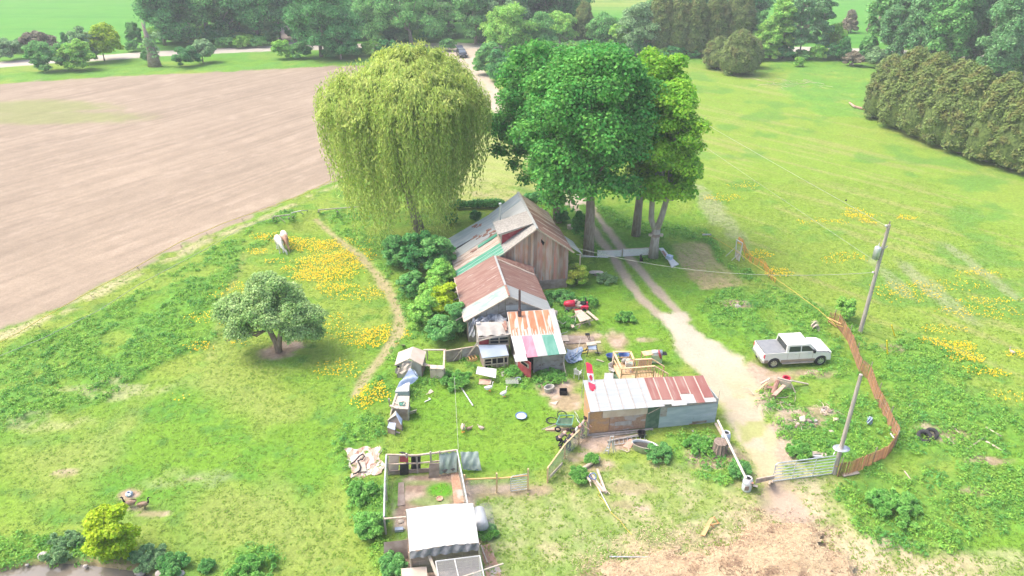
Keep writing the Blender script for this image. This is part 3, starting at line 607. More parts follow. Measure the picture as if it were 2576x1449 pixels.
hp('wing_window', white, MB().slab([(-3.9, -7.66, 2.62), (-.9, -7.66, 2.2), (-1.2, -7.66, 2.62), (-2.0, -7.66, 2.95), (-3.9, -7.66, 3.0)], .04, (0, -1, 0)))
tag(MB().bar(P(1133, 655, 1.7), P(1083, 706, .05), .12, .05).build('plank', oldlum), 'long weathered plank leaning against the left eave of the farmhouse', 'plank')

# ------------------------------------------------------------------ front shed with striped lean-to roof
sh = thing('shed', 'low concrete-grey shed with rust, pink and green striped roof and open red door', 'shed', (1.9, 45, 0), 0)
q = lambda a, b, t: Vector(a) * (1 - t) + Vector(b) * t
TL, TR, ML, MR, BL, BR = (-.38, 47.2, 2.85), (3.14, 47.6, 2.85), P(1286, 850, 2.3), P(1410, 843, 2.3), P(1300, 903, 1.82), P(1425, 890, 1.82)
def rstrip(a, b, c, d, u0, u1, v0, v1, lift, t=.03):
    S = lambda u, v: q(q(a, b, u), q(d, c, u), v) + Vector((0, 0, lift))
    return MB().slab([S(u0, v0), S(u1, v0), S(u1, v1), S(u0, v1)], t)
rustm = mk('rust_orange_sheet', (.40, .17, .085), (.47, .23, .13), sc=(3, 1, 1), rough=.8, c3=(.62, .52, .44), sc3=(2.4, .35, .4), lo3=.55, hi3=.62, wave=(7, 0, 0), bump=.3)
pinks = mk('pink_sheet', (.50, .19, .25), (.56, .26, .32), sc=(3, 1, 1), rough=.6, wave=(6, 0, 0), bump=.3)
greens = mk('green_strip_sheet', (.09, .27, .20), (.14, .32, .25), sc=(3, 1, 1), rough=.6, wave=(6, 0, 0), bump=.3)
greysh = mk('grey_strip_sheet', (.50, .50, .48), (.6, .6, .58), sc=(4, 1, 1), rough=.6, wave=(6, 0, 0), bump=.3)
whx = mk('white_strip_sheet', (.44, .44, .43), (.37, .37, .36), sc=(3, 1, 1), rough=.5, wave=(6, 0, 0), bump=.3)
pinkw = mk('pinkish_white_sheet', (.50, .40, .34), (.54, .46, .41), sc=(5, 1, 1), rough=.7)
def sp(name, mat, mb, label=None, parent=sh): return tag(mb.build(name, mat, parent), label)
sp('roof', pinkw, rstrip(TL, TR, MR, ML, 0, .92, 0, 1.02, 0), 'upper roof in pale sheet with orange rust stripes')
for a, b in ((.02, .17), (.2, .38), (.43, .56), (.6, .74), (.77, .89)):
    mb = MB(); n_ = 8
    for k in range(n_):
        u0, u1 = a + (b - a) * k / n_, a + (b - a) * (k + 1) / n_; v1 = .93 - .28 * abs(math.sin(k * 1.9 + a * 20)) * (k % 3 != 0)
        s_ = rstrip(TL, TR, MR, ML, u0, u1, .02, v1, .022, .02); mb.add(s_.v, s_.f)
    sp('rust_stripe', rustm, mb)
sp('roof', whx, rstrip(TL, TR, MR, ML, .92, 1.02, -.03, 1.03, .01))
for (a, b, m_) in ((0, .21, white), (.21, .42, pinks), (.42, .62, whx), (.62, .86, greens), (.86, 1.0, greysh)):
    sp('roof', m_, rstrip(ML, MR, BR, BL, a, b, -.05, 1.0 if a else .82, .03), {white: 'plain white corner sheet', pinks: 'pink roof sheet', whx: 'white roof sheet', greens: 'green roof sheet', greysh: 'pale grey roof sheet'}[m_])
sp('roof', white, rstrip(ML, MR, BR, BL, -.04, .2, .8, 1.12, .0), 'white sheet hanging past the eave')
wF = Vector((.40, 43.25, 0)); wE = Vector((3.75, 43.6, 0)); wB = Vector((-.2, 47.1, 0)); wC = Vector((3.05, 47.5, 0))
up = lambda v, z: Vector((v.x, v.y, z))
sp('side_wall', oldwall, MB().slab([wF, up(wF, 1.85), up(wB, 2.75), wB], .08, (-1, 0, 0))); sp('side_wall', oldwall, MB().slab([wE, up(wE, 1.85), up(wC, 2.75), wC], .08, (1, 0, 0)))
m1, m2 = q(wF, wE, .06), q(wF, wE, .36)
sp('front_wall', oldwall, MB().slab([m2, wE, up(wE, 1.45), up(m2, 1.45)], .08, (0, -1, 0)), 'stained grey front wall')
sp('doorway', dark, MB().slab([m1 + Vector((0, .25, 0)), m2 + Vector((0, .25, 0)), up(m2, 1.8) + Vector((0, .25, 0)), up(m1, 1.8) + Vector((0, .25, 0))], .02, (0, -1, 0)))
sp('window', dark, MB().slab([up(q(wF, wE, .42), 1.42), up(q(wF, wE, .97), 1.42), up(q(wF, wE, .97), 1.75), up(q(wF, wE, .42), 1.75)], .02, (0, -1, 0)))
sp('post', greylum, MB().bar(up(m2, 0) + Vector((0, -.1, 0)), up(m2, 1.75) + Vector((0, -.1, 0)), .12).bar(up(q(wF, wE, .52), 0) + Vector((0, -.1, 0)), up(q(wF, wE, .52), 1.7) + Vector((0, -.1, 0)), .07).bar(up(wE, 0) + Vector((0, -.1, 0)), up(wE, 1.75) + Vector((0, -.1, 0)), .12))
d0, d1 = Vector((.42, 43.12, .12)), Vector((1.32, 42.2, .05)); dn = (d1 - d0).cross(Vector((0, 0, 1))).normalized()
dr = sp('door', red, MB().slab([d0, d1, d1 + Vector((0, 0, 1.5)), d0 + Vector((0, 0, 1.6))], .06, dn), 'red door standing open')
f_ = lambda a, z: q(d0, d1, a) + Vector((0, 0, z)) + dn * .03
tag(MB().slab([f_(.2, 1.0), f_(.85, .95), f_(.85, 1.28), f_(.2, 1.33)], .04, dn).build('frame', cream, dr)); f_ = lambda a, z: q(d0, d1, a) + Vector((0, 0, z)) + dn * .06
tag(MB().slab([f_(.28, 1.06), f_(.78, 1.01), f_(.78, 1.22), f_(.28, 1.27)], .02, dn).build('pane', dark, dr))
pb = V(1307, 790, 46.75)
sp('stove_pipe', pipe, MB().tube([pb - Vector((0, 0, .25)), pb + Vector((0, 0, .35)), pb + Vector((.0, 0, .42)), pb + Vector((.0, 0, 2.05))], [.15, .15, .09, .09], 10), 'dark stove pipe')
tag(MB().bar(P(1412, 882, 1.4), P(1425, 950, .02), .07, .04).build('plank', oldlum), 'thin plank leaning on the right corner of the striped shed', 'plank')
# ---- middle lean-to with felt roof
ms = thing('lean_to', 'felt-roofed lean-to with window strip and red panel between two sheds', 'lean-to', (-1.2, 45, 0))
a, b, c, d = P(1197, 814, 2.25), P(1280, 809, 2.3), P(1284, 841, 2.15), P(1203, 849, 2.05)
sp('roof', greyfelt, MB().grid(lambda u, v: q(q(a, b, u), q(d, c, u), v) + Vector((0, 0, .05 + .06 * math.sin(u * 19) * v * v + .03 * math.sin(v * 7 + u * 5))), 24, 10), parent=ms)
g0, g1, g2, g3 = [up(v, 0) for v in (a, b, c, d)]
g2 = g2 + Vector((0, .25, 0)); g3 = g3 + Vector((0, .25, 0)); g1 = g1 + Vector((-.45, 0, 0)); g2 = g2 + Vector((-.12, 0, 0))
sp('wall', greyboard, MB().slab([g3, g0, up(g0, 2.2), up(g3, 2.0)], .07, (-1, 0, 0)).slab([g2, g1, up(g1, 2.2), up(g2, 2.05)], .07, (1, 0, 0)).slab([g3, g2, up(g2, 1.3), up(g3, 1.3)], .07, (0, -1, 0)), parent=ms)
sp('fascia', greylum, MB().bar(up(g3, 1.98) - Vector((0, .3, 0)), up(g2, 2.08) - Vector((0, .3, 0)), .06, .16), parent=ms)
fz = lambda t, z, o=0: up(q(g3, g2, t), z) - Vector((0, .08 + o, 0))
sp('red_panel', red, MB().slab([fz(.02, 1.3), fz(.34, 1.3), fz(.34, 1.9), fz(.02, 1.85)], .04, (0, -1, 0)), parent=ms)
wn_ = sp('window', cream, MB().slab([fz(.36, 1.3), fz(.99, 1.3), fz(.99, 1.92), fz(.36, 1.9)], .04, (0, -1, 0)), parent=ms)
for u0, u1 in ((.39, .66), (.70, .97)):
    for z0, z1 in ((1.36, 1.56), (1.63, 1.84)): tag(MB().slab([fz(u0, z0, .03), fz(u1, z0, .03), fz(u1, z1, .03), fz(u0, z1, .03)], .02, (0, -1, 0)).build('pane', glass, wn_))
sp('sill_board', cream, MB().bar(fz(-.02, 1.2, .12), fz(1.0, 1.22, .12), .2, .08), parent=ms)
tag(MB().bar(P(1283, 838, 2.1), P(1207, 857, 1.95), .06, .08).build('plank', cream), 'pale board lying along the front edge of the felt roof', 'plank')
tag(MB().bar(P(1207, 857, 1.9), P(1171, 903, .05), .09, .05).bar(P(1202, 860, 1.8), P(1176, 896, .3), .04, .1).build('prop_board', cream), 'cream prop board slanting from the felt roof corner to the ground', 'board')
tr = MB()
tp = [(1180, 826), (1188, 806), (1196, 800), (1214, 796), (1235, 790), (1255, 792), (1274, 800)]
pr = [P(x, y, 2.35 + .0 * i) for i, (x, y) in enumerate(tp)]
tr.grid(lambda u, v: (lambda i, f: q(pr[i], pr[min(i + 1, 6)], f))(min(int(u * 6), 5), u * 6 - min(int(u * 6), 5)) + Vector((.0, -.55 * v - .1 * math.sin(u * 23), -.25 * v + .09 * math.sin(u * 31 + v * 6) + .05 * math.sin(v * 17 + u * 9))), 40, 8)
tag(tr.build('crumpled_tarp', tarps), 'crumpled silver tarp bunched against the grey gable above the felt roof', 'tarp')
tb = MB(); p0 = [P(1178, 812, 1.9), P(1190, 806, 2.2), P(1196, 845, 1.2), P(1180, 848, .7)]
tb.grid(lambda u, v: q(q(p0[0], p0[1], u), q(p0[3], p0[2], u), v) + Vector((0, -.08 * math.sin(u * 9 + v * 14), .05 * math.sin(v * 20 + u * 6))), 10, 16); tag(tb.build('hanging_tarp', tarps), 'torn silver tarp hanging beside the left corner of the felt roof', 'tarp')
for k, (x, y, dx, dy, L) in enumerate(((1270, 808, 4, 18, 0), (1266, 815, 8, 17, 0))):
    tag(MB().bar(P(x, y, 2.38), P(x + dx, y + dy, 2.33), .16, .1).build('timber_block', rust_p), ('brown timber block on the felt roof nearest the striped shed', 'brown timber block on the felt roof beside its twin, further left')[k], 'timber')
tag(MB().box(P(1203, 814, 2.36), (.28, .2, .16), .3).build('white_block', white), 'small white block at the top left corner of the felt roof', 'block')
# ---- small coop with blue roof
cp_ = thing('chicken_coop', 'small chicken coop with pale blue roof and wire-fronted windows', 'coop', (-1.1, 44, 0))
a, b, c, d = P(1203, 868, 1.45), P(1272, 867, 1.45), P(1280, 893.5, 1.2), P(1213, 901, 1.15)
sp('roof', blueg, MB().slab([d, c, b, a], .05), parent=cp_)
g0, g1, g2, g3 = [up(v, 0) for v in (a, b, c, d)]
g2 = g2 + Vector((-.05, .12, 0)); g3 = g3 + Vector((.15, .12, 0)); g1 = g1 + Vector((-.1, 0, 0)); g0 = g0 + Vector((.1, 0, 0))
fz = lambda t, z, o=0: up(q(g3, g2, t), z) - Vector((0, o, 0))
sp('wall', brownwall, MB().slab([g3, g0, up(g0, 1.38), up(g3, 1.1)], .05, (-1, 0, 0)).slab([g2, g1, up(g1, 1.38), up(g2, 1.12)], .05, (1, 0, 0)).slab([fz(.33, 0), fz(.99, 0), fz(.99, .45), fz(.33, .45)], .05, (0, -1, 0)), parent=cp_)
sp('dark_opening', dark, MB().slab([fz(0, .05, -.15), fz(1, .05, -.15), fz(1, 1.1, -.15), fz(0, 1.08, -.15)], .02, (0, -1, 0)), parent=cp_)
fr = MB()
for t in (0.01, .31, .53, .82, .985): fr.bar(fz(t, 0, .04), fz(t, 1.1, .04), .08 if t != .53 else .04)
for z in (.5, 1.04): fr.bar(fz(.0, z, .05), fz(1, z, .05), .05, .07)
fr.bar(fz(.0, .75, .05), fz(.3, .75, .05), .05, .05); sp('frame', oldlum, fr, parent=cp_)
sp('lattice', board, MB().add(*[(lambda m: (m.v, m.f))(MB().box(fz(.66, .25, .03), (.01, .01, .01)))][0]), parent=cp_)
sl = MB()
for k in range(8): sl.bar(fz(.36 + k * .075, .03, .04), fz(.36 + k * .075, .45, .04), .05, .02)
sp('slat', board, sl, parent=cp_)

# ------------------------------------------------------------------ long shed
ls = thing('long_shed', 'long low shed with half white, half rusty roof, OSB and blue-grey walls', 'shed', (9, 37.5, 0), R(8.5))
TL, TR, BR, BL = P(1466, 957, 2.45), P(1770, 945, 2.5), P(1803, 1013, 1.95), P(1486, 1037, 1.9)
sp('roof', sheet_w, rstrip(TL, TR, BR, BL, 0, .5, 0, 1.0, .02), 'white sheeted left half of the roof', ls)
rs8 = mk('brick_rust_sheet', (.255, .10, .085), (.30, .145, .12), sc=(.8, .4, 1), rough=.7, c3=(.33, .22, .19), sc3=(3, .3, 1), lo3=.55, hi3=.66)
sp('roof', pinkw, rstrip(TL, TR, BR, BL, .5, 1, 0, .93, .0), 'pale underlying sheet of the right half', ls)
for k, (u0, u1, v1) in enumerate(((.505, .573, .76), (.585, .660, .78), (.672, .738, .82), (.750, .822, .62), (.832, .910, .97), (.922, .995, .80))): sp('roof_sheet', rs8, rstrip(TL, TR, BR, BL, u0, u1, 0, v1, .03, .02), None, ls)
for k, (u0, u1, v0, v1) in enumerate(((.5, .585, .80, 1.0), (.56, .68, .84, .95), (.64, .76, .86, 1.02), (.735, .84, .68, .98), (.91, 1.0, .86, .99))): sp('eave_sheet', whx, rstrip(TL, TR, BR, BL, u0, u1, v0, v1, .035 + .012 * k, .02), None, ls)
for k in range(5): sp('roof_seam', greylum, rstrip(TL, TR, BR, BL, .07 + k * .093, .076 + k * .093, 0, 1, .05, .015), None, ls)
F0, F1 = up(P(1480, 1094), 0), up(P(1798, 1062), 0); B0, B1 = up(TL, 0) + Vector((.15, -.05, 0)), up(TR, 0) + Vector((-.1, -.1, 0))
fz = lambda t, z, o=0: up(q(F0, F1, t), z) + Vector((.15 * o, -o, 0))
def panel(t0, t1, z0, z1, o, t=.04): return MB().slab([fz(t0, z0, o), fz(t1, z0, o), fz(t1, z1, o), fz(t0, z1, o)], t, (.15, -1, 0))
sp('side_wall', osb, MB().slab([F0, up(F0, 1.85), up(B0, 2.35), B0], .05, (-1, 0, 0)), None, ls); sp('side_wall', galvwall, MB().slab([F1, up(F1, 1.9), up(B1, 2.4), B1], .05, (1, 0, 0)), None, ls)
sp('back_wall', greyboard, MB().slab([B0, B1, up(B1, 2.4), up(B0, 2.35)], .05, (0, 1, 0)), None, ls)
sp('wall_panel', osb, panel(0, .155, .12, 1.86, .0), 'orange OSB panel by the left corner', ls); sp('wall_panel', osb2, panel(.157, .44, .12, 1.3, .0), 'weathered OSB panel', ls)
sp('wall_panel', ply, panel(.10, .445, 1.28, 1.9, .05), 'pale plywood sheet under the eave', ls); sp('stain', greyboard, panel(.2, .33, .55, .85, .045, .02), None, ls)
sp('green_netting', tarpd, panel(.44, .545, .05, 1.92, .03), 'dark green cloth covering the doorway', ls)
sp('wall_panel', galvwall, panel(.545, 1.0, .0, 1.55, .0), 'blue-grey corrugated cladding', ls); sp('wall_panel', oldwall, panel(.545, 1.0, 1.5, 1.92, -.02), None, ls); sp('wall_panel', oldwall, panel(.55, .6, .9, 1.7, .02), None, ls)
sp('missing_cladding', brownwall, panel(.815, .93, .08, .26, .03, .02), None, ls); sp('missing_cladding', rust_p, panel(.82, .91, .48, .56, .03, .02), None, ls); sp('cladding_sheet', galvwall, panel(.82, .99, .26, .72, .035, .02), None, ls)
sp('corner_post', greylum, MB().bar(F0 + Vector((-.05, -.08, 0)), up(F0, 1.85) + Vector((-.05, -.08, 0)), .09), None, ls)
sp('sill_timber', greylum, MB().bar(fz(0, .06, .08), fz(.5, .02, .1), .12, .1).bar(fz(.02, .04, .3), fz(.43, .03, .28), .08, .06), None, ls)
sp('brace', oldlum, MB().bar(fz(.45, 1.3, .08), fz(.545, 1.75, .08), .04), None, ls)
tag(MB().lathe(P(1613, 1098), [(.2, 0), (.26, .35), (.28, .36), (.22, .34), (.18, .05)], 12).build('black_bucket', black), 'black bucket against the foot of the green-draped doorway', 'bucket')
# flag on a slanting pole
fl = thing('flag', 'red and white flag hanging limp from a thin pole above the white roof', 'flag', up(P(1463, 1000), 0))
pole0, pole1 = P(1463, 1000, 0), P(1472, 903, 3.4)
sp('pole', galv, MB().tube([pole0, pole1], .02, 6), None, fl)
f0 = q(pole0, pole1, .93)
def flagp(u, v): return f0 + Vector((.04 + .42 * u + .12 * v, -.1 - 1.9 * v - .1 * u + .05 * math.sin(v * 9 + u * 4), -.85 * v - .12 * u + .05 * math.sin(v * 14 + u * 3)))
for (v0, v1, m_, nm) in ((0, .36, redt, 'flag_bar'), (.36, .7, white, 'flag_field'), (.7, 1.0, redt, 'flag_bar')):
    sp(nm, m_, MB().grid(lambda u, v: flagp(u, v0 + (v1 - v0) * v), 5, 6), None, fl)
leaf_pts = [(0, .5), (.09, .3), (.2, .36), (.17, .12), (.34, .17), (.3, .0), (.4, -.08), (.14, -.26), (.17, -.36), (.03, -.32), (.02, -.5), (-.02, -.5), (-.03, -.32), (-.17, -.36), (-.14, -.26), (-.4, -.08), (-.3, 0), (-.34, .17), (-.17, .12), (-.2, .36), (-.09, .3)]
sp('maple_leaf', redt, MB().add([flagp(.5 + a * .8, .53 + b * .26) + Vector((0, 0, .03)) for a, b in leaf_pts], [tuple(range(len(leaf_pts)))]), None, fl)
# ------------------------------------------------------------------ generic makers
def one(mb, name, mat, label, cat, group=None, smooth=False): return tag(mb.build(name, mat, smooth=smooth), label, cat, group)
def part(parent, name, mat, mb, label=None, smooth=False): return tag(mb.build(name, mat, parent, smooth=smooth), label)
def board_(name, a, b, w, h, mat, label, cat='plank', group=None): return one(MB().bar(a, b, w, h), name, mat, label, cat, group)
Z = lambda v, z: Vector((v[0], v[1], z))

# ------------------------------------------------------------------ hutches along the left edge of the yard
t = thing('gabled_hutch', 'small hutch with tan gabled plywood roof at the head of the hutch row', 'hutch', P(1035, 935))
fl_, fp, fr_ = P(1002, 886, 1.25), P(1039, 872, 1.65), P(1072.5, 884, 1.25)
nl_, np_, nr_ = P(993, 918, 1.2), P(1031, 901, 1.6), P(1063, 918, 1.2)
part(t, 'roof', tan, MB().slab([nl_, np_, fp, fl_], .04)); part(t, 'roof', tan, MB().slab([np_, nr_, fr_, fp], .04))
n0, n1 = Z(nl_ + Vector((.08, .12, 0)), 0), Z(nr_ + Vector((-.08, .12, 0)), 0); k0, k1 = Z(fl_, 0) + Vector((.08, -.05, 0)), Z(fr_, 0) + Vector((-.08, -.05, 0))
part(t, 'front_wall', greyboard, MB().slab([n0, n1, Z(n1, 1.15), Z(q(n0, n1, .5), 1.52), Z(n0, 1.15)], .04, (0, -1, 0)))
part(t, 'side_wall', greyboard, MB().slab([n0, k0, Z(k0, 1.2), Z(n0, 1.15)], .04, (-1, 0, 0))); part(t, 'side_wall', brownwall, MB().slab([n1, k1, Z(k1, 1.2), Z(n1, 1.15)], .04, (1, 0, 0)))
part(t, 'trim', cream, MB().bar(nl_ + Vector((0, -.03, -.03)), np_ + Vector((0, -.03, -.03)), .04, .08).bar(np_ + Vector((0, -.03, -.03)), nr_ + Vector((0, -.03, -.03)), .04, .08))
part(t, 'dark_opening', dark, MB().box(q(n0, n1, .08) + Vector((0, -.05, .98)), (.14, .03, .16)))
one(MB().slab([P(1009, 868, .05), P(1018, 868, .05), P(1018, 868, 1) + Vector((0, -.02, 0)), P(1009, 868, 1)], .04, (0, -1, 0)), 'brown_sheet', brownwall, 'upright brown panel behind the tan gabled hutch', 'panel')
cl = MB().grid(lambda u, v: q(q(P(1013, 914, 1.3), P(1036, 913, 1.35), u), q(P(1003, 940, .75), P(1030, 945, .6), u), v) + Vector((0, -.05 * math.sin(u * 11 + v * 4), .05 * math.sin(v * 13 + u * 8))), 12, 12)
one(cl, 'white_cloth', cream, 'crumpled white cloth stuffed under the tan gabled roof', 'cloth')
one(MB().grid(lambda u, v: q(q(P(994, 927, 1.0), P(1012, 925, 1.0), u), q(P(994, 941, .6), P(1012, 940, .6), u), v) + Vector((0, -.05 * math.sin(u * 11 + v * 4), .04 * math.sin(v * 13))), 8, 8), 'pale_sack', cream, 'pale sack at the left wall of the tan gabled hutch', 'sack')
# blue tarp over the next hutch
tp = MB(); c00, c10, c11, c01 = P(1031, 926, 1.25), P(1052, 944, 1.0), P(1012, 975, .85), P(991, 985, .75)
tp.grid(lambda u, v: q(q(c00, c10, u), q(c01, c11, u), v) + Vector((.05 * math.sin(v * 9), .0, .07 * math.sin(u * 7 + v * 11) - .25 * u * u)), 14, 22)
one(tp, 'blue_tarp', tarpb, 'pale blue tarp draped over the hutch below the tan gable', 'tarp')
one(MB().grid(lambda u, v: q(q(P(1038, 928, 1.2), P(1052, 943, 1.05), u), q(P(1044, 950, .45), P(1052, 957, .2), u), v) + Vector((.04 * math.sin(v * 9 + u * 5), -.04 * math.sin(v * 12), 0)), 8, 12), 'blue_tarp', tarpb, 'blue tarp flap hanging to the ground beside the tan gabled hutch', 'tarp')
t = thing('white_hutch', 'white topped box hutch poking out below the blue tarp', 'hutch', P(1010, 1000))
a, b, c, d = P(1003, 965, .8), P(1031, 962, .8), P(1028, 984, .8), P(994, 985, .8)
part(t, 'lid', white, MB().slab([d, c, b, a], .05)); part(t, 'front_panel', galvwall, MB().slab([Z(d, 0), Z(c, 0), Z(c, .76), Z(d, .76)], .04, (0, -1, 0)))
part(t, 'side_panel', greyboard, MB().slab([Z(c, 0), Z(b, 0), Z(b, .76), Z(c, .76)], .04, (1, 0, 0))); part(t, 'side_panel', greyboard, MB().slab([Z(d, 0), Z(a, 0), Z(a, .76), Z(d, .76)], .04, (-1, 0, 0)))
t = thing('plywood_hutch', 'tall box hutch with a bare plywood top and loose boards on it', 'hutch', P(1000, 1050))
a, b, c, d = P(994, 996, .95), P(1030, 996, .95), P(1027, 1029, .95), P(984, 1027, .95)
part(t, 'top', tan, MB().slab([d, c, b, a], .05)); part(t, 'front_panel', brownwall, MB().slab([Z(d, 0), Z(c, 0), Z(c, .9), Z(d, .9)], .04, (0, -1, 0)))
part(t, 'side_panel', greyboard, MB().slab([Z(c, 0), Z(b, 0), Z(b, .9), Z(c, .9)], .04, (1, 0, 0))); part(t, 'side_panel', greyboard, MB().slab([Z(d, 0), Z(a, 0), Z(a, .9), Z(d, .9)], .04, (-1, 0, 0)))
board_('lath', P(998, 990, 1.0), P(987, 1022, 1.02), .12, .04, cream, 'cream lath along the left edge of the plywood hutch top', 'lath'); board_('lath', P(981, 1020, 1.05), P(1001, 1027, 1.05), .14, .05, oldlum, 'short cross board at the near left corner of the plywood hutch', 'board')
board_('plank', P(986, 1029, .9), P(982, 1046, .4), .16, .04, cream, 'cream board sloping down off the plywood hutch to the blue kennel', 'board')
for k, (p_, r_) in enumerate((((1003, 1012), .4), ((1014, 1019), 1.3), ((999, 1018), 2.2))):
    c_ = P(*p_, 1.0); board_('offcut', c_, c_ + Vector((math.cos(r_), math.sin(r_), 0)) * .35, .07, .04, cream, ('short pale offcut far left on the plywood hutch top', 'short pale offcut right of the green scrap on the hutch top', 'short pale offcut near left on the plywood hutch top')[k], 'offcut')
one(MB().grid(lambda u, v: P(1004 + 14 * u, 1012 + 8 * v, 1.02) + Vector((0, 0, .05 * math.sin(u * 9 + v * 7))), 6, 5), 'green_scrap', greens, 'crumpled green plastic scrap on the plywood hutch top', 'scrap')
one(MB().slab([P(1030, 1042, .05), P(1047, 1038, .05), P(1049, 1031, .62), P(1030, 1036, .6)], .04, (.2, -1, 0)), 'grey_sheet', greyboard, 'grey panel propped at the right foot of the plywood hutch', 'panel')
board_('fence_post', P(981, 1022, 0), P(978, 1003, 1.0), .1, .1, greylum, 'leaning grey post left of the plywood hutch', 'post')
def kennel(name, label, pl, pm, pr, plf, pmf, prf, zl, zm, gz=0):
    t = thing(name, label, 'kennel', Z(P(*pm), 0))
    L_, M_, R_ = P(*pl, zl), P(*pm, zm), P(*pr, zl); Lf, Mf, Rf = P(*plf, zl), P(*pmf, zm), P(*prf, zl)
    part(t, 'roof', cream if name == 'kennel' else blueg, MB().slab([L_, M_, Mf, Lf], .04)); part(t, 'roof', tarpb, MB().slab([M_, R_, Rf, Mf], .04))
    e = Vector((0, .1, 0)); part(t, 'front_wall', brownwall, MB().slab([Z(L_, 0) + e, Z(R_, 0) + e, Z(R_, zl - .05) + e, Z(M_, zm - .08) + e, Z(L_, zl - .05) + e], .04, (0, -1, 0)))
    part(t, 'side_wall', brownwall, MB().slab([Z(R_, 0) + e, Z(Rf, 0), Z(Rf, zl - .05), Z(R_, zl - .05) + e], .04, (1, 0, 0))); return t
kennel('kennel', 'kennel with pale blue and cream gable roof below the plywood hutch', (974, 1058), (997, 1043), (1010, 1068), (985, 1050), (995, 1033), (1012, 1054), .6, 1.0)
t = thing('small_kennel', 'smallest flat blue roofed kennel at the near end of the hutch row', 'kennel', P(985, 1085))
a, b, c, d = P(979, 1062, .65), P(996, 1064, .65), P(993, 1082, .5), P(974, 1075, .5)
part(t, 'roof', blueg, MB().slab([d, c, b, a], .04)); part(t, 'wall', brownwall, MB().slab([Z(d, 0), Z(c, 0), Z(c, .48), Z(d, .48)], .04, (0, -1, 0))); part(t, 'side_wall', brownwall, MB().slab([Z(c, 0), Z(b, 0), Z(b, .6), Z(c, .48)], .04, (1, 0, 0)))
board_('plank', P(990, 1085, .1), P(1006, 1089, .1), .1, .05, cream, 'short pale plank at the foot of the smallest blue kennel', 'plank')
# run frame and panels
t = thing('run_frame', 'open wooden run frame of pale planks around tall grass', 'frame', P(1090, 930))
for a, b, nm in (((1065, 880, .9), (1122, 880, .9), 'top_rail'), ((1118, 880, .9), (1116, 927, .9), 'top_rail'), ((1064, 914, .8), (1092, 922, .5), 'top_rail'), ((1064, 918, .8), (1090, 921, .8), 'top_rail')): part(t, nm, oldlum, MB().bar(P(*a), P(*b), .14, .06))
for (x, y) in ((1074, 880), (1120, 880), (1118, 926)): part(t, 'post', oldlum, MB().bar(Z(P(x, y, .9), 0), P(x, y, .9), .1))
t = thing('tan_box', 'tan two-door plywood box standing right of the run frame', 'box', P(1101, 958))
a, b = P(1083, 955), P(1117, 957); part(t, 'front_panel', ply, MB().slab([a, q(a, b, .49), q(Z(a, .95), Z(b, .95), .49), Z(a, .95)], .5, (0, -1, 0))); part(t, 'front_panel', ply, MB().slab([q(a, b, .51), b, Z(b, .95), q(Z(a, .95), Z(b, .95), .51)], .5, (0, -1, 0))); part(t, 'trim', cream, MB().bar(Z(a, .97), Z(b, .97), .06, .05))
for u in (.1, .45, .92): part(t, 'hinge', barkm, MB().box(q(a, b, u) + Vector((0, -.03, .88)), (.05, .03, .1)))
t = thing('board_wall', 'stained grey-brown board wall joining the run frame to the chicken coop', 'fence', P(1160, 908))
a, b = P(1123, 912), P(1205, 900); part(t, 'panel', brownwall, MB().slab([a, q(a, b, .48), q(Z(a, 1.0), Z(b, 1.0), .48), Z(a, 1.0)], .05, (0, -1, 0))); part(t, 'panel', oldwall, MB().slab([q(a, b, .485), b, Z(b, 1.05), q(Z(a, 1.0), Z(b, 1.05), .485)], .05, (0, -1, 0)))
part(t, 'top_rail', oldlum, MB().bar(Z(a, 1.02), Z(b, 1.07), .08, .06)); part(t, 'brace', cream, MB().bar(P(1162, 880, 1.0), P(1156, 905, .1), .12, .06)); part(t, 'brace', cream, MB().bar(P(1160, 882, .95), P(1140, 908, .1), .06, .05))
t = thing('wooden_crate', 'orange-brown slatted crate lying left of the chicken coop', 'crate', P(1190, 912)); c_ = P(1187, 908)
part(t, 'slat_side', orangew, MB().box(c_ + Vector((0, -.2, .15)), (.75, .04, .28), .4).box(c_ + Vector((-.1, .25, .15)), (.75, .04, .28), .4)); part(t, 'end_board', orangew, MB().box(c_ + Vector((-.35, -.1, .15)), (.04, .5, .28), .4).box(c_ + Vector((.33, .15, .15)), (.04, .5, .28), .4))
for k in range(3): part(t, 'slat', orangew, MB().box(c_ + Vector((-.2 + k * .22, .02 + k * .08, .32)), (.08, .6, .03), .4))
one(MB().slab([P(1197, 940, .5), P(1201, 922, .75), P(1249, 928, .75), P(1247, 951, .5)], .05), 'white_sheet', white, 'large white corrugated panel lying tilted in front of the chicken coop', 'panel')
for s_ in (1200, 1243): pass
one(MB().slab([P(1204, 966, .05), P(1206, 953, .1), P(1236, 954, .1), P(1233, 967, .05)], .04), 'salmon_board', terra, 'salmon pink board in the grass below the white panel', 'board')
board_('lath', P(1236, 954, .15), P(1233, 967, .1), .08, .04, cream, 'pale lath on the right edge of the salmon board', 'lath')
one(MB().slab([P(1261, 936, .3), P(1277, 931, .3), P(1277, 942, .1), P(1263, 948, .1)], .04), 'grey_slab', concrete, 'pale grey slab in the plants right of the white panel', 'slab')
one(MB().slab([P(1061, 979, .05), P(1073, 973, .07), P(1081, 971, .05), P(1085, 980, .06), P(1091, 985, .05), P(1080, 991, .05), P(1068, 993, .06), P(1066, 985, .05)], .03), 'cardboard_piece', cream, 'ragged pale cardboard piece in the yard grass', 'cardboard')
board_('lath', P(1068, 1011, .08), P(1083, 1004, .08), .07, .04, white, 'white lath forming the long side of the small V in the grass', 'lath'); board_('lath', P(1083, 1004, .1), P(1078, 1001, .1), .07, .04, white, 'white lath forming the short side of the small V', 'lath')
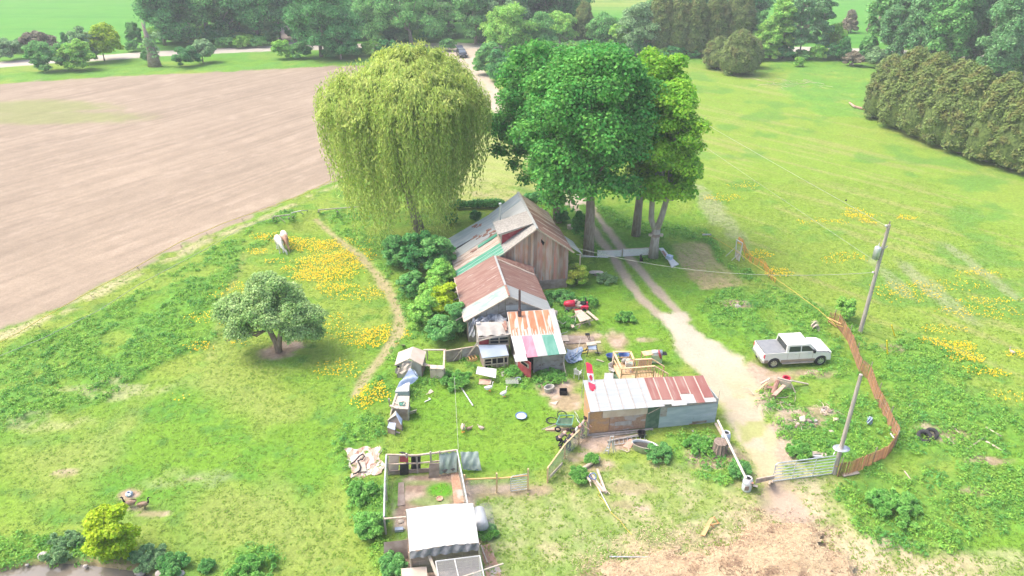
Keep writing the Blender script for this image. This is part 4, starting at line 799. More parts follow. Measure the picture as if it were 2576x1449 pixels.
one(MB().tube([P(1143, 948, .1), P(1190, 1021, .06)], .06, 8), 'white_pipe', chrome, 'long shiny white pipe lying in the yard grass', 'pipe')
t = thing('water_basin', 'round blue-rimmed basin of water in the middle of the yard', 'basin', P(1311, 1050))
part(t, 'rim', bluep, MB().lathe(P(1311, 1050), [(.22, 0), (.36, .16), (.40, .17), (.38, .13), (.26, .03)], 18), smooth=True); part(t, 'water', lblue, MB().lathe(P(1311, 1050), [(.35, .12), (0.001, .125)], 18))
t = thing('blue_bucket', 'pale blue bucket beside the open red door', 'bucket', P(1303, 963)); part(t, 'pail', lblue, MB().lathe(P(1303, 963), [(.001, .01), (.15, .01), (.2, .36), (.22, .37), (.18, .35), (.14, .05)], 14), smooth=True)
part(t, 'handle', chrome, MB().tube([P(1303, 963, .36) + Vector((.2 * math.cos(a_), -.1 * math.sin(a_) - .02, .02)) for a_ in [k * math.pi / 8 for k in range(9)]], .01, 5))
# fallen grape of small scraps
one(MB().lathe(P(1381, 984), [(.001, .02), (.32, .02), (.38, .38), (.30, .38), (.25, .12), (.001, .12)], 10, 1.1, .8, .6), 'planter', greyfelt, 'large grey stone planter on the bare ground below the striped shed', 'planter')
t = thing('black_crate', 'black open crate on the bare ground beside the grey planter', 'crate', P(1417, 992)); c_ = P(1417, 990); part(t, 'side', black, MB().box(c_ + Vector((0, -.2, .16)), (.5, .03, .32)).box(c_ + Vector((0, .2, .16)), (.5, .03, .32)).box(c_ + Vector((-.25, 0, .16)), (.03, .4, .32)).box(c_ + Vector((.25, 0, .16)), (.03, .4, .32))); part(t, 'floor', black, MB().box(c_ + Vector((0, 0, .04)), (.48, .38, .03)))
one(MB().slab([P(1382, 1013, .04), P(1405, 1008, .04), P(1398, 1018, .04)], .03), 'offcut', ply, 'thin tan offcut below the black crate', 'offcut')

# ------------------------------------------------------------------ geese and other birds
gw = mk('white_feathers', (.80, .78, .74), (.68, .66, .60), sc=(4, 4, 4), rough=.9); gb = mk('brown_feathers', (.26, .17, .11), (.34, .25, .18), sc=(9, 9, 9), rough=.9); gk = mk('black_feathers', (.02, .02, .02), rough=.7)
gt = mk('grey_tan_feathers', (.42, .34, .27), (.52, .45, .37), sc=(9, 9, 9), rough=.9); beakm = mk('orange_beak', (.75, .33, .06), rough=.6)
def bird(name, label, pos, rz, body, neck, s=1.0, pose='stand', cheek=None, group=None):
    t = thing(name, label, 'goose', (0, 0, 0), 0, group); lift = .24 if pose == 'stand' else .02
    nb = [(-.42, .20), (-.30, .155), (-.15, .17), (0, .155), (.14, .125), (.24, .09)]
    prof = [(-.46, .015, .24), (-.38, .06, .22), (-.25, .13, .18), (-.08, .17, .155), (.08, .165, .155), (.2, .12, .18), (.27, .06, .22)]
    mb = MB(); mb.tube([(x, 0, z + lift) for x, _, z in prof], [r_ for _, r_, _ in prof], 12)
    tag(mb.build('body', body, t, world=False, smooth=True))
    hz = .58 if pose == 'stand' else .30; nk = [(.22, 0, .2), (.30, 0, .32), (.30, 0, .46), (.31, 0, hz), (.36, 0, hz + .04), (.41, 0, hz + .03)]
    if pose != 'stand': nk = [(.2, 0, .2), (.27, 0, .26), (.28, 0, .33), (.33, 0, .35), (.38, 0, .33)]
    tag(MB().tube([(x, y, z + lift) for x, y, z in nk], [.075, .05, .04, .045, .055, .03][:len(nk)], 9).build('neck', neck, t, world=False, smooth=True))
    e = nk[-1]; tag(MB().tube([(e[0], 0, e[2] + lift), (e[0] + .1, 0, e[2] - .02 + lift)], [.03, .008], 7).build('beak', beakm if not cheek else gk, t, world=False))
    if cheek:
        for sy in (-1, 1): tag(MB().ball((e[0] - .06, .035 * sy, e[2] - .02 + lift), .035, 7, 5, (1, .5, 1)).build('cheek_patch', gw, t, world=False))
    for sy in (-1, 1):
        tag(MB().grid(lambda u, v: (-.44 + .55 * u, sy * (.05 + .135 * math.sin(math.pi * (.15 + .7 * u)) + .01), .30 + lift - .05 - .2 * v * math.sin(math.pi * min(1, u + .1)) - .0), 8, 4).build('wing', body, t, world=False, smooth=True))
        if pose == 'stand':
            tag(MB().tube([(-.02, .07 * sy, .09 + lift), (-.01, .07 * sy, .0)], .016, 6).slab([(-.04, .07 * sy - .05, .012), (.12, .07 * sy - .06, .012), (.12, .07 * sy + .06, .012), (-.04, .07 * sy + .05, .012)], .01).build('leg', beakm if not cheek else gk, t, world=False))
    t.location = pos; t.rotation_euler.z = rz; t.scale = (s,) * 3; return t
bird('white_goose', 'white goose standing beside the salmon board, facing right', P(1231, 984), .35, gw, gw, .82)
bird('white_goose', 'white goose right of its companion, nearer the water basin', P(1268, 998), .8, gw, gw, .82)
bird('tan_goose', 'upright tan goose with raised neck in the yard', P(1165, 1086), -1.4, gt, gt, .85)
bird('grey_gosling', 'grey-brown goose resting low between the tan goose and another', P(1182, 1080), .4, gb, gt, .6, 'sit'); bird('pale_gosling', 'pale goose resting low, rightmost of the three yard birds', P(1209, 1078), 2.6, gt, gt, .6, 'sit')
bird('canada_goose', 'brown goose with black neck facing left by the salt block', P(329, 1276), math.pi + .1, gb, gk, .9, cheek=True); bird('canada_goose', 'brown goose with black neck facing right, away from its mate', P(366, 1279), .3, gb, gk, .85, cheek=True)
t = thing('water_tub', 'small grey and white drinking tub on a bare spot in the pasture', 'tub', P(326, 1246)); part(t, 'tub', lblue, MB().lathe(P(326, 1246), [(.001, .01), (.18, .01), (.21, .14), (.14, .22), (.1, .25), (.07, .2)], 12), smooth=True); part(t, 'lid', white, MB().lathe(P(326, 1246, .2), [(.08, 0), (.07, .05), (.001, .06)], 10))
bird('grey_heron_bird', 'grey and white bird standing far off in the right pasture', P(2542, 890), 1.9, gt, gt, .6)['category'] = 'bird'
bird('perched_bird', 'small dark bird perched on the overhead wire near the pole top', (0, 0, 0), 1.0, gk, gk, .35, 'sit')

# ------------------------------------------------------------------ skinned figures
def skinned(name, joints, edges, mat, parent=None, world=True, root=0, sub=1):
    me = bpy.data.meshes.new(name); me.from_pydata([j[0] for j in joints], edges, []); me.materials.append(mat)
    ob = bpy.data.objects.new(name, me); scn.collection.objects.link(ob); ob.parent = parent
    md = ob.modifiers.new('skin', 'SKIN'); md.use_smooth_shade = True
    for i, j in enumerate(joints):
        rad = j[1] if isinstance(j[1], tuple) else (j[1], j[1]); sv = me.skin_vertices[0].data[i]; sv.radius = rad; sv.use_root = (i == root)
    s2 = ob.modifiers.new('sub', 'SUBSURF'); s2.levels = sub; s2.render_levels = sub
    return ob
hwhite = mk('white_horse_coat', (.74, .71, .67), (.60, .56, .52), sc=(2, 2, 2), rough=.8)
hpal = mk('palomino_coat', (.70, .62, .55), (.50, .30, .20), sc=(.01, 1, .01), rough=.8)
hbrown = mk('brown_horse_coat', (.42, .24, .15), (.36, .20, .13), sc=(2, 2, 2), rough=.8)
def coat_split():
    m = bpy.data.materials.new('two_tone_coat'); m.use_nodes = True; nt = m.node_tree; N = nt.nodes; L = nt.links; b = N['Principled BSDF']; b.inputs['Roughness'].default_value = .8
    tc = N.new('ShaderNodeTexCoord'); sx = N.new('ShaderNodeSeparateXYZ'); L.new(tc.outputs['Object'], sx.inputs[0]); n = N.new('ShaderNodeTexNoise'); n.inputs['Scale'].default_value = 5; L.new(tc.outputs['Object'], n.inputs['Vector'])
    ad = N.new('ShaderNodeMath'); ad.operation = 'MULTIPLY_ADD'; ad.inputs[1].default_value = .6; L.new(n.outputs['Fac'], ad.inputs[0]); L.new(sx.outputs['X'], ad.inputs[2])
    r_ = N.new('ShaderNodeMapRange'); r_.inputs[1].default_value = .25; r_.inputs[2].default_value = .5; L.new(ad.outputs[0], r_.inputs[0]); mx = N.new('ShaderNodeMix'); mx.data_type = 'RGBA'
    L.new(r_.outputs[0], mx.inputs[0]); mx.inputs[6].default_value = (.74, .66, .60, 1); mx.inputs[7].default_value = (.42, .25, .17, 1); L.new(mx.outputs[2], b.inputs['Base Color']); return m
def horse(label, pos, rz, s, coat, mane_m, headm, turn=0.0):
    t = thing('horse', label, 'horse')
    mb = MB().tube([(-.82, 0, 1.08), (-.74, 0, 1.10), (-.5, 0, 1.10), (-.15, 0, 1.03), (.2, 0, 1.03), (.45, 0, 1.06), (.6, 0, 1.02)], [.10, .22, .27, .27, .27, .24, .12], 16)
    mb.tube([(.38, 0, 1.12), (.6, 0, 1.02), (.82, turn * .1, .82), (1.0, turn * .5, .55), (1.08, turn * .85, .42)], [.20, .18, .13, .10, .09], 12).tube([(1.02, turn * .75, .50), (1.12, turn, .36), (1.16, turn * 1.15, .18), (1.18, turn * 1.2, .05)], [.09, .105, .07, .05], 12)
    for sy in (-1, 1):
        mb.tube([(.42, .13 * sy, 1.0), (.42, .14 * sy, .75), (.44, .15 * sy, .47), (.43, .15 * sy, .40), (.44, .15 * sy, .14), (.47, .15 * sy, .07), (.48, .15 * sy, .0)], [.16, .12, .065, .055, .04, .06, .065], 10)
        mb.tube([(-.55, .13 * sy, 1.05), (-.52, .15 * sy, .78), (-.50, .16 * sy, .66), (-.68, .16 * sy, .46), (-.64, .16 * sy, .14), (-.61, .16 * sy, .07), (-.60, .16 * sy, 0)], [.22, .16, .10, .06, .04, .06, .065], 10)
    bd = mb.build('body', coat, t, world=False); md = bd.modifiers.new('join', 'REMESH'); md.mode = 'VOXEL'; md.voxel_size = .028; md.use_smooth_shade = True; sm = bd.modifiers.new('soften', 'SMOOTH'); sm.iterations = 5; sm.factor = .5
    tag(MB().tube([(-.80, 0, 1.14), (-.90, 0, 1.0), (-.92, .01, .7), (-.90, .02, .42)], [.04, .07, .065, .02], 8).build('tail', mane_m, t, world=False, smooth=True))
    tag(MB().tube([(.5, 0, 1.30), (.78, turn * .1, 1.03), (.98, turn * .5, .72), (1.08, turn * .8, .52)], [.03, .055, .05, .03], 7).build('mane', mane_m, t, world=False, smooth=True))
    for sy in (-1, 1): tag(MB().tube([(1.07, turn * .9 + .05 * sy, .45), (1.02, turn * .9 + .09 * sy, .56)], [.03, .006], 6).build('ear', coat, t, world=False))
    t.location = pos; t.rotation_euler.z = rz; t.scale = (s,) * 3; return t
horse('white horse grazing beside its brown and white companion', P(706, 632), R(-62), 1.12, hwhite, hwhite, hwhite, .28)
horse('two-tone horse, white haunches and brown shoulders, grazing behind the white one', P(720, 622), R(-66), 1.15, coat_split(), hbrown, hbrown, .1)
skin_m = mk('skin_tone', (.52, .33, .25), rough=.6); hair_m = mk('dark_brown_hair', (.05, .025, .02), rough=.7)
gtee = mk('grey_top', (.42, .40, .38), (.36, .34, .33), rough=.9); pinkc = mk('pinkish_shorts', (.45, .25, .24), rough=.9); btee = mk('black_shirt', (.030, .034, .045), rough=.85); brtee = mk('grey_brown_shirt', (.17, .13, .12), (.12, .10, .09), rough=.9); pants = mk('dark_trousers', (.035, .035, .045), rough=.9)
def person(label, pos, rz, top_m, leg_m, bend=.0, s=1.0, reach=(.35, .5), bare_arms=True, knees=0.0, head_turn=0, bun=False, logo=False):
    """bend: forward lean of the trunk in radians; knees: 0 straight .. 1 deep crouch"""
    t = thing('person', label, 'person'); hip = .92 - .42 * knees
    sb, cb = math.sin(bend), math.cos(bend)
    tr = lambda d, y=0, f=0: (sb * d + cb * f - .05 - .15 * bend * .3, y, hip + cb * d - sb * f)     # along the trunk
    kx = .30 * knees + .03; kz = .48 - .06 * knees; fx = 0.0
    J = [(tr(0), (.15, .105)), (tr(.2), (.135, .10)), (tr(.4), (.165, .105)), (tr(.5), (.10, .075)), (tr(.58), (.052, .052)), (tr(.64, 0, .02), (.06, .07)), (tr(.74, 0, .03), (.078, .095)), (tr(.82, 0, .02), (.055, .06))]
    E_ = [(0, 1), (1, 2), (2, 3), (3, 4), (4, 5), (5, 6), (6, 7)]
    for sy in (-1, 1):
        k = len(J); sh_ = tr(.47, .16 * sy); hx, hz = sh_[0] + reach[0], max(.2, sh_[2] - reach[1]); el = (sh_[0] + reach[0] * .35, .22 * sy, sh_[2] - reach[1] * .6)
        J += [(sh_, .052), (el, .040), ((hx, .17 * sy, hz), .028), ((hx + .05, .165 * sy, hz - .03), (.035, .02))]; E_ += [(3, k), (k, k + 1), (k + 1, k + 2), (k + 2, k + 3)]; b0 = k + 3
        for f_i, (dy, dl) in enumerate(((-.03, .07), (-.012, .085), (.006, .08), (.022, .065))):
            k2 = len(J); J += [((hx + .09, (.165 + dy) * sy, hz - .045), .009), ((hx + .09 + dl * .6, (.165 + dy) * sy, hz - .085 - dl * .3), .008)]; E_ += [(b0, k2), (k2, k2 + 1)]
        k2 = len(J); J += [((hx + .06, (.165 - .06) * sy, hz - .05), .010)]; E_ += [(b0 - 1, k2)]
    for sy in (-1, 1):
        k = len(J); J += [(tr(-.04, .09 * sy), .10), ((kx, .11 * sy, kz), .062), ((fx - .04 * 1, .11 * sy, .10), .04), ((fx + .12, .12 * sy, .035), (.04, .03))]; E_ += [(0, k), (k, k + 1), (k + 1, k + 2), (k + 2, k + 3)]
    skinned('body', J, E_, skin_m, t, sub=1)
    # clothing
    C = [(tr(.0), (.165, .125)), (tr(.2), (.15, .115)), (tr(.4), (.18, .12)), (tr(.5), (.11, .085))]; CE = [(0, 1), (1, 2), (2, 3)]
    for sy in (-1, 1):
        k = len(C); sh_ = tr(.47, .16 * sy); el = Vector((sh_[0] + reach[0] * .35, .22 * sy, sh_[2] - reach[1] * .6)); u_ = .55 if not bare_arms else .12; m_ = Vector(sh_) * (1 - u_) + el * u_
        C += [(sh_, .066), (tuple(m_), .058)]; CE += [(3, k), (k, k + 1)]
    skinned('shirt', C, CE, top_m, t, sub=1)
    Lg = [(tr(-.02), (.155, .13))]; LE = []
    for sy in (-1, 1):
        k = len(Lg); Lg += [(tr(-.05, .095 * sy), .115), ((kx, .11 * sy, kz), .078), ((fx - .04, .11 * sy, .14), .055)]; LE += [(0, k), (k, k + 1), (k + 1, k + 2)]
    skinned('trousers', Lg, LE, leg_m, t, sub=1)
    h = MB(); c_ = tr(.77, 0, -.005); h.ball(c_, .115, 12, 8, (1, .86, 1), .04, 3)
    if bun: h.ball((c_[0] - .10 * cb, c_[1], c_[2] + .08), .06, 9, 6)
    tag(h.build('hair', hair_m, t, world=False, smooth=True))
    fc = tr(.735, 0, .11); tag(MB().ball((fc[0], 0, fc[2]), .016, 6, 4).build('nose', skin_m, t, world=False))
    for sy in (-1, 1):
        e_ = tr(.755, .033 * sy, .105); tag(MB().ball(e_, .011, 6, 4).build('eye', dark, t, world=False)); a_ = tr(.74, .085 * sy, .02); tag(MB().ball(a_, .022, 6, 5, (.6, .4, 1)).build('ear', skin_m, t, world=False))
        tag(MB().tube([(fx - .08, .115 * sy, .05), (fx + .15, .12 * sy, .04)], [.05, .045], 8).build('shoe', btee, t, world=False))
    mo = tr(.695, 0, .095); tag(MB().box(mo, (.01, .04, .01)).build('mouth', red, t, world=False))
    t.location = pos; t.rotation_euler.z = rz; t.scale = (s,) * 3; return t
person('person in a grey sleeveless top, dark hair in a bun, by the shed corner', P(1463, 1098), R(-28), gtee, pinkc, .35, 1.0, (.38, .32), True, .25, bun=True)
person('person in a grey-brown shirt stooping left of the one in black', P(1409, 1124), R(15), brtee, pants, .8, 1.0, (.35, .45), False, .45)
p3 = person('person in a black shirt bent double with their back to the fence', P(1428, 1132), R(50), btee, pants, 1.15, 1.0, (.42, .42), False, .4)
# garden cart, tyres, tank
t = thing('garden_cart', 'green mesh garden cart tipped behind the stooping people', 'cart', P(1420, 1068)); cc = P(1420, 1066, .35)
part(t, 'tray', tarpd, MB().slab([cc + Vector((-.55, -.25, 0)), cc + Vector((.45, -.35, .05)), cc + Vector((.6, .3, .25)), cc + Vector((-.3, .35, .2))], .04))
for a, b in (((-.55, -.25, .15), (.45, -.35, .2)), ((.45, -.35, .2), (.6, .3, .45)), ((-.3, .35, .4), (.6, .3, .45)), ((-.55, -.25, .15), (-.3, .35, .4))): part(t, 'rail', greens, MB().bar(cc + Vector(a), cc + Vector(b), .05))
part(t, 'handle', greylum, MB().tube([cc + Vector((-.5, -.1, .1)), cc + Vector((-1.5, -.5, -.1))], .03, 6))
def wheel_mb(c, r, w, ax, n=18, inner=.6):
    """tyre ring around axis ax"""
    mb = MB(); ax = Vector(ax).normalized(); a = ax.orthogonal().normalized(); b = ax.cross(a); o = 0; c = Vector(c); prof = [(inner * r, -w / 2), (r * .93, -w / 2), (r, -w / 4), (r, w / 4), (r * .93, w / 2), (inner * r, w / 2)]
    for (rr_, h_) in prof:
        for k in range(n): th = 2 * math.pi * k / n; mb.v.append(tuple(c + (a * math.cos(th) + b * math.sin(th)) * rr_ + ax * h_))
    m_ = len(prof)
    for i in range(m_):
        for k in range(n): mb.f.append((i * n + k, i * n + (k + 1) % n, ((i + 1) % m_) * n + (k + 1) % n, ((i + 1) % m_) * n + k))
    return mb
for dx, dy in ((.5, -.5), (-.45, -.4)): part(t, 'wheel', rubber, wheel_mb(cc + Vector((dx, dy, -.12)), .22, .09, (.2, 1, .1)))
one(wheel_mb(P(1389, 1058, .06), .42, .05, (.05, .1, 1), 24, .86), 'bicycle_tyre', rubber, 'thin brown bicycle tyre lying left of the garden cart', 'tyre'); one(wheel_mb(P(1414, 1044, .12), .34, .05, (.1, -.3, 1), 24, .85), 'bicycle_tyre', rubber, 'bicycle tyre lying above the garden cart', 'tyre')
one(wheel_mb(P(1452, 1050, .4), .42, .04, (1, .35, .3), 24, .9), 'bicycle_wheel', galv, 'bicycle wheel leaning by the left wall of the long shed', 'wheel')
one(MB().lathe(P(1451, 1091), [(.001, .01), (.14, .02), (.15, .35), (.08, .48), (.05, .55), (.001, .56)], 12), 'gas_bottle', white, 'small white bottle standing in front of the shed corner person', 'bottle', smooth=True)
board_('plank', P(1372, 1080, .05), P(1398, 1080, .05), .2, .04, terra, 'brown board lying in the grass left of the people', 'board')

# ------------------------------------------------------------------ mesh fences, gates
netm = bpy.data.materials.new('wire_netting'); netm.use_nodes = True
def net_mat(name, col, scale, thick):
    m = bpy.data.materials.new(name); m.use_nodes = True; nt = m.node_tree; N = nt.nodes; L = nt.links; b = N['Principled BSDF']; b.inputs['Base Color'].default_value = (*col, 1); b.inputs['Roughness'].default_value = .6
    tr_ = N.new('ShaderNodeBsdfTransparent'); ms_ = N.new('ShaderNodeMixShader'); ms_.inputs[0].default_value = thick; L.new(tr_.outputs[0], ms_.inputs[1]); L.new(b.outputs[0], ms_.inputs[2]); L.new(ms_.outputs[0], N['Material Output'].inputs[0]); return m
net_g = net_mat('grey_netting', (.40, .42, .38), 40, .34); net_l = net_mat('light_netting', (.5, .5, .48), 40, .16)
def slat_fence(t, a, b, h, postm, n_posts, pw=.09, top=None, topw=.07, net=None, posth=None, first=0):
    a, b = Vector(a), Vector(b)
    for k in range(first, n_posts):
        p_ = q(a, b, k / (n_posts - 1)); part(t, 'post', postm, MB().bar(p_, p_ + Vector((0, 0, posth or h)), pw))
    if top: part(t, 'top_rail', top, MB().bar(a + Vector((0, 0, h)), b + Vector((0, 0, h)), topw, .05))
    if net: part(t, 'netting', net, MB().slab([a, b, b + Vector((0, 0, h - .03)), a + Vector((0, 0, h - .03))], .006, (0, -1, 0)))
t = thing('mesh_fence', 'wire mesh fence with new timber rail running from the long shed corner', 'fence', P(1430, 1150))
slat_fence(t, P(1377, 1214), P(1420, 1154), 1.15, lumber, 2, top=lumber, net=net_g); slat_fence(t, P(1420, 1154), P(1455, 1118), 1.15, lumber, 2, top=lumber, net=net_g, first=1); slat_fence(t, P(1455, 1118), P(1478, 1094), 1.2, oldlum, 2, net=net_g, first=1)
part(t, 'low_board', ply, MB().bar(P(1383, 1200, .35), P(1415, 1166, .35), .05, .22))
t = thing('rail_fence', 'orange timber rail fence with thin netting left of the small farm gate', 'fence', P(1250, 1235))
slat_fence(t, P(1170, 1244), P(1250, 1240), 1.15, lumber, 2, top=orangew, net=net_l, posth=1.5); slat_fence(t, P(1250, 1240), P(1328, 1232), 1.1, lumber, 2, top=orangew, net=net_l, posth=1.6, first=1)
def tube_gate(name, label, a, b, h, nb, r=.025, uprights=1):
    t = thing(name, label, 'gate', (a + b) / 2); e = Vector((0, 0, 1)); fr_ = MB(); c_ = .12; d_ = (b - a).normalized()
    fr_.tube([a + e * .08, a + e * (h - c_), a + d_ * c_ + e * h, b - d_ * c_ + e * h, b + e * (h - c_), b + e * .08, a + e * .08], r * 1.25, 8); part(t, 'frame', galv, fr_)
    for k in range(1, nb): z_ = .08 + (h - .08) * k / nb; part(t, 'bar', galv, MB().tube([a + e * z_, b + e * z_], r, 6))
    for k in range(uprights): p_ = q(a, b, (k + 1) / (uprights + 1)); part(t, 'upright', galv, MB().bar(p_ + e * .08, p_ + e * h, .05, .03))
    return t
tube_gate('farm_gate', 'small galvanised tube gate at the end of the orange rail fence', P(1285, 1238), P(1329, 1231), 1.2, 6, .02, 0)
tube_gate('farm_gate', 'wide galvanised tube gate across the drive beside the snow fence', P(2098, 1192) + Vector((-.15, -.05, 0)), P(1942, 1213), 1.45, 6, .028, 2)
t = thing('gate_rail', 'weathered board rail between the wide gate and the split post', 'rail', P(1930, 1210)); part(t, 'rail_board', greylum, MB().bar(P(1901, 1212, .55), P(1948, 1200, .55), .05, .28)); part(t, 'rail_board', oldlum, MB().bar(P(1903, 1205, .75), P(1948, 1197, .8), .05, .08)); part(t, 'stub_post', oldlum, MB().bar(P(1936, 1214, 0), P(1936, 1214, .85), .1, .2)); part(t, 'stub_post', oldlum, MB().bar(P(1943, 1212, 0), P(1943, 1212, .85), .08, .12))
board_('split_post', P(1898, 1222, 0), P(1901, 1222, 1.75), .22, .12, greylum, 'thick weathered split gate post behind the white barrel', 'post'); board_('old_post', P(1892, 1215, 0), P(1894, 1215, 1.95), .08, .1, board, 'thin taller gate post beside the thick split one', 'post')
# orange snow fence
sf = [(2083, 815), (2105, 822), (2132, 860), (2160, 935), (2182, 955), (2205, 1015), (2232, 1070), (2252, 1110), (2250, 1125), (2225, 1155), (2180, 1178), (2135, 1196), (2105, 1200)]
t = thing('snow_fence', 'faded orange slatted snow fence curving from the gate up to the pasture', 'fence', P(2180, 1000)); W_ = [P(*p) for p in sf]; sl_ = MB(); rs = random.Random(4)
def along(W_, s):
    for a, b in zip(W_, W_[1:]):
        L_ = (b - a).length
        if s <= L_: return a + (b - a) * (s / L_)
        s -= L_
    return W_[-1]
Lt = sum((b - a).length for a, b in zip(W_, W_[1:])); s = 0
while s < Lt: p_ = along(W_, s); h_ = 1.12 + .05 * math.sin(s * 1.7) + rs.uniform(-.03, .03); sl_.bar(p_ + Vector((0, 0, .04)), p_ + Vector((rs.uniform(-.03, .03), 0, h_)), .065, .02); s += .10
part(t, 'slats', orangef, sl_)
for z_ in (.25, .6, .95): part(t, 'wire', barkm, MB().tube([w_ + Vector((0, .03, z_)) for w_ in W_], .012, 5))
for s in np.arange(.3, Lt, 2.6): p_ = along(W_, s); part(t, 'stake', barkm, MB().bar(p_ + Vector((.05, .05, 0)), p_ + Vector((.09, .05, 1.45)), .045))
board_('white_lath', P(2240, 1090, 1.2), P(2249, 1102, 1.25), .07, .04, white, 'short white lath on top of the snow fence bend', 'lath')
t = thing('orange_netting', 'bright orange safety netting sagging along the garden edge', 'netting', P(1900, 690)); ww = [(1855, 615), (1872, 640), (1890, 665), (1915, 680), (1935, 700), (1950, 712)]; W2_ = [P(*p) for p in ww]; mb = MB(); rs = random.Random(9); L2_ = sum((b - a).length for a, b in zip(W2_, W2_[1:])); s = 0
while s < L2_:
    p_ = along(W2_, s); z_ = .35 + .3 * math.sin(s * 1.3); 
    if rs.random() < .62: mb.bar(p_ + Vector((0, 0, z_ - .25)), p_ + Vector((.05, 0, z_ + .45)), .06, .02)
    s += .13
part(t, 'mesh', orangeb, mb); part(t, 'edge_cord', orangeb, MB().tube([w_ + Vector((0, 0, .8)) for w_ in W2_], .02, 5))
one(MB().tube([P(x, y, z) for x, y, z in ((1765, 585, .8), (1800, 600, 1), (1850, 630, 1), (1890, 660, .9), (1950, 700, .9), (2000, 735, .8), (2060, 780, .9), (2100, 815, .9), (2120, 822, .8))], .025, 5), 'yellow_rope', yrope, 'yellow cord strung along the right garden edge to the snow fence', 'cord')
board_('orange_board', P(2080, 798, .5), P(2116, 815, .7), .1, .05, orangew, 'orange board at the far end of the snow fence', 'board'); board_('orange_board', P(2083, 806, .3), P(2104, 822, .1), .06, .05, orangew, 'thinner orange board slanting below the other by the snow fence', 'board')
# poles and wires
def pole(label, base, top, r0, r1):
    t = thing('utility_pole', label, 'utility pole', base); part(t, 'shaft', greylum, MB().tube([base, q(base, top, .5), top], [r0, (r0 + r1) / 2, r1], 10)); return t
b1 = P(2163, 838); t1 = V(2237, 565, b1.y); t = pole('tall grey utility pole carrying a white transformer', b1, t1, .17, .12)
tc_ = q(b1, t1, .765) + Vector((-.42, -.1, 0)); trf = part(t, 'transformer', galv, MB().lathe(tc_ - Vector((0, 0, .55)), [(.001, 0), (.24, .02), (.25, .9), (.2, 1.0), (.05, 1.04), (.001, 1.04)], 14), smooth=True); part(t, 'bracket', galv, MB().bar(tc_ + Vector((.1, .05, .3)), tc_ + Vector((.45, .1, .3)), .07)); tag(MB().tube([tc_ + Vector((0, 0, .45)), tc_ + Vector((.02, 0, .75))], [.05, .03], 8).build('bushing', white, trf))
part(t, 'insulator', white, MB().ball(t1 + Vector((-.2, 0, -.1)), .1, 8, 6)); part(t, 'insulator', white, MB().ball(q(b1, t1, .58) + Vector((-.25, 0, 0)), .09, 8, 6)); part(t, 'cutout_fuse', white, MB().bar(q(b1, t1, .8) + Vector((.12, 0, -.1)), q(b1, t1, .8) + Vector((.3, 0, .15)), .06)); part(t, 'top_pin', barkm, MB().bar(t1, t1 + Vector((0, 0, .25)), .06)); part(t, 'down_wire', barkm, MB().tube([t1 + Vector((-.1, -.1, -.3)), q(b1, t1, .9) + Vector((-.35, -.1, 0)), tc_ + Vector((0, 0, .7))], .015, 5))
b2 = P(2098, 1192); t2 = V(2166, 942, b2.y); t = pole('shorter grey pole with a satellite dish beside the wide gate', b2, t2, .14, .10); dsh = q(b2, t2, .27)
part(t, 'dish', galv, MB().lathe(dsh + Vector((-.05, -.12, 0)), [(.001, 0), (.25, .03), (.48, .10), (.5, .13), (.26, .07), (.001, .04)], 18, 1.0, .7), smooth=True); part(t, 'dish_arm', galv, MB().bar(dsh + Vector((-.3, -.1, 0)), dsh + Vector((-.55, -.35, -.15)), .04)); part(t, 'collar', orangew, MB().lathe(q(b2, t2, .10) - Vector((0, 0, .05)), [(.16, 0), (.16, .08)], 10))
def wire(name, label, a, b, sag, r=.022, mat=rope):
    pts = [q(a, b, k / 24) - Vector((0, 0, sag * 4 * (k / 24) * (1 - k / 24))) for k in range(25)]; return one(MB().tube(pts, r, 5), name, mat, label, 'wire')
farp = Vector((-3.0, 163, 9.5))
w1e = V(1400, 80, 175); wire('power_line', 'upper overhead wire from the pole top back over the maples', t1 + Vector((-.2, 0, -.1)), w1e, .6, .012)
w2e = V(1385, 88, 175); wire('power_line', 'lower overhead wire from below the transformer back over the maples', q(b1, t1, .66), w2e, .6, .011)
wire('service_wire', 'thin wire from the transformer pole across the garden to the farmhouse', q(b1, t1, .58), Vector((5.2, 57.2, 3.7)), 1.2, .016)
wire('yard_wire', 'thin pale wire running down the yard from the white pipe to the pen', P(1143, 948, 1.5), P(1153, 1130, 1.3), .1, .012)
pbk = bpy.data.objects['perched_bird']; pbk.location = q(t1, w1e, .045) + Vector((0, 0, -.12)); pbk['category'] = 'bird'
# white lattice gates
gate_w = mk('bright_white_lattice', (.82, .82, .80), (.74, .74, .72), rough=.6)
def lattice_gate(label, a, b, h):
    h *= 1.25; t = thing('lattice_gate', label, 'gate', (a + b) / 2); e = Vector((0, 0, 1)); L_ = (b - a).length; d_ = (b - a).normalized(); z0 = .15; mb = MB(); s = -h
    while s < L_:
        s0, s1 = max(0, s), min(L_, s + h)
        if s1 > s0: mb.bar(a + d_ * s0 + e * (z0 + s0 - s), a + d_ * s1 + e * (z0 + s1 - s), .05, .012, up=(0, -1, 0)); mb.bar(a + d_ * s0 + e * (z0 + h - (s0 - s)) + Vector((0, .02, 0)), a + d_ * s1 + e * (z0 + h - (s1 - s)) + Vector((0, .02, 0)), .05, .012, up=(0, -1, 0))
        s += .16
    part(t, 'lattice', gate_w, mb); part(t, 'top_rail', oldlum, MB().bar(a + e * (z0 + h), b + e * (z0 + h), .05, .05)); part(t, 'bottom_rail', white, MB().bar(a + e * z0, b + e * z0, .05, .05))
    for p_ in (a, b): part(t, 'stile', white, MB().bar(p_ + e * (z0 - .05), p_ + e * (z0 + h + .05), .07))
    return t
